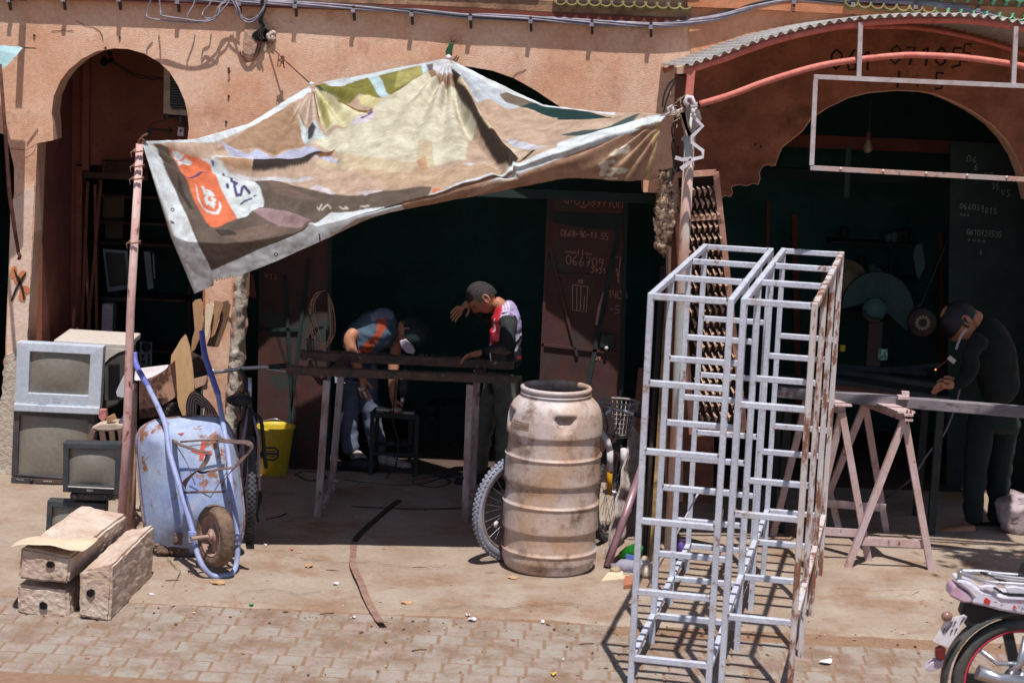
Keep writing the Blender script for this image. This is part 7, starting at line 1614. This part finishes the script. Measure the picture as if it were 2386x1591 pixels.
b=MB(); b.lathe([(.004,-.03),(.022,-.01),(.022,.02),(.004,.03)],W(*Zm((638,752))[0],MD-.09),16,(-.8,-.6,0)); b.build('indicator',M('amber_lens',(150,110,100),rough=.2),mt_)
mp([(500,1160),(560,1130),(620,1150),(610,1290),(555,1290),(495,1265)],MD-.08,.04,'red_reflector',M('dark_red_lens',(110,40,44),rough=.3))
mp([(360,1392),(430,1330),(500,1290),(590,1300),(580,1370),(480,1425),(400,1425)],MD-.06,.05,'mud_flap_bracket',M('pale_bracket',(196,180,196),rough=.5))
b=MB(); b.tube([W(*Zm((1000,1430))[0],MD-.13),W(*Zm((1250,1520))[0],MD-.13),W(*Zm((1700,1560))[0],MD-.13)],[.035,.03,.028],14); b.build('exhaust_pipe',m_chrome,mt_)
b=MB(); b.tube([W(*Zm((1040,1170))[0],MD-.1),W(*Zm((1250,1330))[0],MD-.1),W(*Zm((1500,1330))[0],MD-.1)],.012); b.tube([W(*Zm((1400,1450))[0],MD-.11),W(*Zm((1520,1330))[0],MD-.11),W(*Zm((1600,1000))[0],MD-.09)],.02); b.build('shock_absorber',m_chrome,mt_)
b=MB(); b.box(mc+Vector((.22,-.02,.0)),(.3,.12,.16)); b.box(mc+Vector((.3,0,.25)),(.5,.12,.12)); b.build('engine_block',m_mg,mt_,bevel=.02)
# front half of the moped (outside the frame, kept simple but real)
fwc=mc+Vector((1.18,0,0)); b=MB(); b.tube([fwc+Vector((math.cos(2*math.pi*i/n)*(R3-.035),0,math.sin(2*math.pi*i/n)*(R3-.035))) for i in range(n)],.034,12,closed=True); b.build('front_tyre',m_mg,mt_)
b=MB(); b.box(mc+Vector((.35,0,.52)),(.75,.22,.12)); b.build('saddle',m_btn,mt_,bevel=.04); b=MB(); b.tube([fwc,fwc+Vector((-.2,0,.6)),fwc+Vector((-.26,0,.78))],.025); b.tube([fwc+Vector((-.26,-.3,.8)),fwc+Vector((-.24,0,.77)),fwc+Vector((-.26,.3,.8))],.014); b.build('fork_and_bars',m_chrome,mt_)
# ================================================================ litter
m_lit=[M('litter_white',(222,216,218),rough=.8),M('litter_tan',(190,150,112),rough=.9),M('litter_brown',(110,78,60),rough=.9)]
for (x,y,sz,mi,lab,name) in ((585,1411,.045,M('leaf_green',(70,170,120),rough=.7),'small green leaf on the pavers left of centre','leaf'),(782,1362,.05,m_lit[0],'cream paper scrap left of the metal strap','paper_scrap'),(822,1439,.04,m_lit[0],'round white paper scrap left of the strap end','paper_scrap'),
   (1100,1444,.08,m_lit[0],'torn white and purple paper on the apron in front of the drum','paper_scrap'),(1090,1434,.04,m_lit[0],'small pale scrap just behind the torn white paper','paper_scrap'),(1265,1450,.05,m_lit[0],'white scrap among brown crumbs right of the torn paper','paper_scrap'),
   (945,1405,.09,m_lit[1],'flat beige strip of paper right of the metal strap','paper_scrap'),(720,1320,.08,m_lit[1],'beige curled paper strip right of the wheelbarrow','paper_scrap'),(508,1359,.13,m_lit[1],'long flat pale splinter in front of the wheelbarrow','splinter'),(1195,1348,.08,m_lit[1],'curled dry leaf at the foot of the drum','dry_leaf'),
   (1925,1543,.11,m_lit[0],'white rag scrap right of the steel frames','rag'),(1290,1571,.06,M('litter_yellow',(226,180,80),rough=.8),'yellow scrap near the bottom edge','paper_scrap'),(620,1271,.035,m_lit[0],'tiny white scrap on the shade edge','paper_scrap'),(680,1283,.03,M('litter_red',(216,70,60),rough=.7),'tiny red scrap on the shade edge','paper_scrap'),
   (352,1385,.06,m_lit[0],'crumpled white scrap beside the right concrete block','paper_scrap'),(2103,1478,.03,m_lit[0],'folded white scrap left of the moped plate','paper_scrap'),(1312,1538,.03,m_lit[0],'white crumb left of the steel frame foot','paper_scrap')):
    g=G(x,y,.008); b=MB(); k=11; an=random.random()*.8-.4; e=random.uniform(.25,.5); sz*=.8
    rim_=[g+Vector((math.cos(an)*math.cos(t)*sz/2*random.uniform(.45,1.15)-math.sin(an)*math.sin(t)*sz*e/2,math.sin(an)*math.cos(t)*sz/2+math.cos(an)*math.sin(t)*sz*e*random.uniform(.8,1.3),random.uniform(0,.014))) for t in np.linspace(0,2*math.pi,k+1)[:-1]]
    b.prism(rim_,(0,0,.003)); tag(b.build(name,mi,None),lab,name.replace('_',' '))
# crumbs, pebbles and sand grit nobody could count
vsA=[[],[],[]];fsA=[[],[],[]]
for k in range(1500):
    x=random.uniform(-2.9,3.3); y=random.uniform(10.0,14.2) if k%3 else random.gauss(11.1,.18)
    if k%4==0: x,y=random.choice([(-1.9,11.3),(1.0,12.2),(.5,11.5),(-1.2,12.2),(2.7,11.85)]); x+=random.gauss(0,.35); y+=random.gauss(0,.15)
    m_i=random.choice([0,1,1,2,2]); r=random.choice([.0025,.003,.004,.005,.009]); z=.006+(.035 if (x>1.9 and y>11.97) else 0); o=len(vsA[m_i]); a=random.random()*3
    l=random.uniform(.6,2.6)
    c_,s_=math.cos(a),math.sin(a); P4=[(x+c_*r*l,y+s_*r*l,z),(x-s_*r,y+c_*r,z),(x-c_*r*l,y-s_*r*l,z),(x+s_*r,y-c_*r,z),(x,y,z+r*.8),(x,y,z-r)]
    vsA[m_i]+=P4; fsA[m_i]+=[(o,o+1,o+4),(o+1,o+2,o+4),(o+2,o+3,o+4),(o+3,o,o+4)]
for i in range(3):
    b=MB(); b.add(vsA[i],fsA[i]); o=b.build('ground_crumbs',[M('crumb_pale',(186,166,146),rough=1),M('crumb_tan',(150,116,90),rough=1),M('crumb_brown',(92,64,50),rough=1)][i],None,kind='stuff'); tag(o,['pale','tan','brown'][i]+' grit and crumbs scattered over the pavement','grit')
# twigs
tw=['right of the concrete blocks','behind the strap near the shade edge','just left of the metal strap','right of the metal strap','at the shade edge in the middle','left of the drum foot','between the drum and the left frame, on the pavers','in the paver joints left of the strap end','on the pavers below the strap end']
for k,(x,y) in enumerate(((385,1352),(680,1290),(760,1327),(895,1370),(960,1322),(1130,1335),(1350,1500),(745,1430),(960,1515))):
    b=MB(); g=G(x,y,.008); a=random.uniform(-.6,.6); b.tube([g,g+Vector((math.cos(a)*.04,math.sin(a)*.05,.004)),g+Vector((math.cos(a)*.08,math.sin(a)*.07+.01,0))],.003,5)
    tag(b.build('twig',m_rope,None),'dry brown twig '+tw[k],'twig','dry twigs on the ground')
# ================================================================ tree whose branch shades the lower right (trunk outside the frame)
tr=T('roadside_tree','leafy tree beyond the right edge whose branch throws the dappled shade','tree',(4.6,10.6,0))
b=MB(); b.tube(catmull([(4.6,10.6,0),(4.55,10.65,1.6),(4.5,10.7,3.2),(4.3,10.8,4.6)],5),[.16-.005*i for i in range(16)],12); 
b.tube(catmull([(4.5,10.7,3.4),(4.0,10.9,4.3),(3.4,11.1,4.7)],5),[.06-.004*i for i in range(11)],8); b.build('trunk',m_wood,tr)
b=MB()
for k in range(2600):
    t=random.random(); c=Vector((3.3+1.6*t+random.gauss(0,.16),11.05-.4*t+random.gauss(0,.14+.2*t),4.55+.3*t+random.gauss(0,.14+.2*t)))
    if c.z<3.95: continue
    d_=Vector((random.uniform(-1,1),random.uniform(-1,1),random.uniform(-.5,.5))).normalized(); s=d_.cross(Vector((random.random(),random.random(),1))).normalized(); l=random.uniform(.04,.08)
    b.add([c-d_*l,c+s*l*.4,c+d_*l,c-s*l*.4],[(0,1,2,3)])
b.build('crown',M('leaf_green_dark',(64,104,48),(48,84,40),sc=5,rough=.7),tr,kind='stuff')
# dim stock and tools leaning at the back of the shops
for k,(x,w_,d,y0_,lab) in enumerate(((1790,.03,16.4,470,'first'),(1835,.02,16.5,520,'second'),(1850,.05,16.6,500,'third'),(2075,.02,16.3,560,'fourth'),(2190,.04,16.5,540,'fifth'),(2180,.02,16.2,600,'sixth'))):
    a=W(x,y0_,d+.3); c=W(x+random.uniform(-20,20),900,d); b=MB(); b.bar(a,Vector((c.x,c.y,0)),w_,w_,(0,1,0)); tag(b.build('leaning_bar',m_teal if k%2 else m_inner,None),lab+' dim steel bar from the left leaning at the back of the right shop','steel bar','bars leaning at the back of the right shop')
ts=T('tool_shelf','dim shelf of tins and tools on the back wall behind the welder','shelf',W(2060,600,16.7))
for y in (560,640,720):
    a=W(1930,y,16.7); c=W(2130,y+8,16.7); b=MB(); b.box(((a.x+c.x)/2,16.7,a.z),(c.x-a.x,.25,.02)); b.build('shelf_board',m_st,ts)
for k in range(14):
    x=1940+k*13; y=random.choice((558,638,718)); q_=W(x,y+(x-1930)*.04,16.65); h=random.uniform(.06,.16); b=MB(); b.lathe([(.035,0),(.036,h),(.02,h+.01)],q_,10); tag(b.build('tin_can',random.choice((m_teal,m_inner,m_st,m_dimgrey)),None),['leftmost','second','third','fourth','fifth','sixth','seventh','eighth','ninth','tenth','eleventh','twelfth','thirteenth','rightmost'][k]+' dim tin, counted from the left, on the tool shelf boards','tin','tins on the tool shelf')
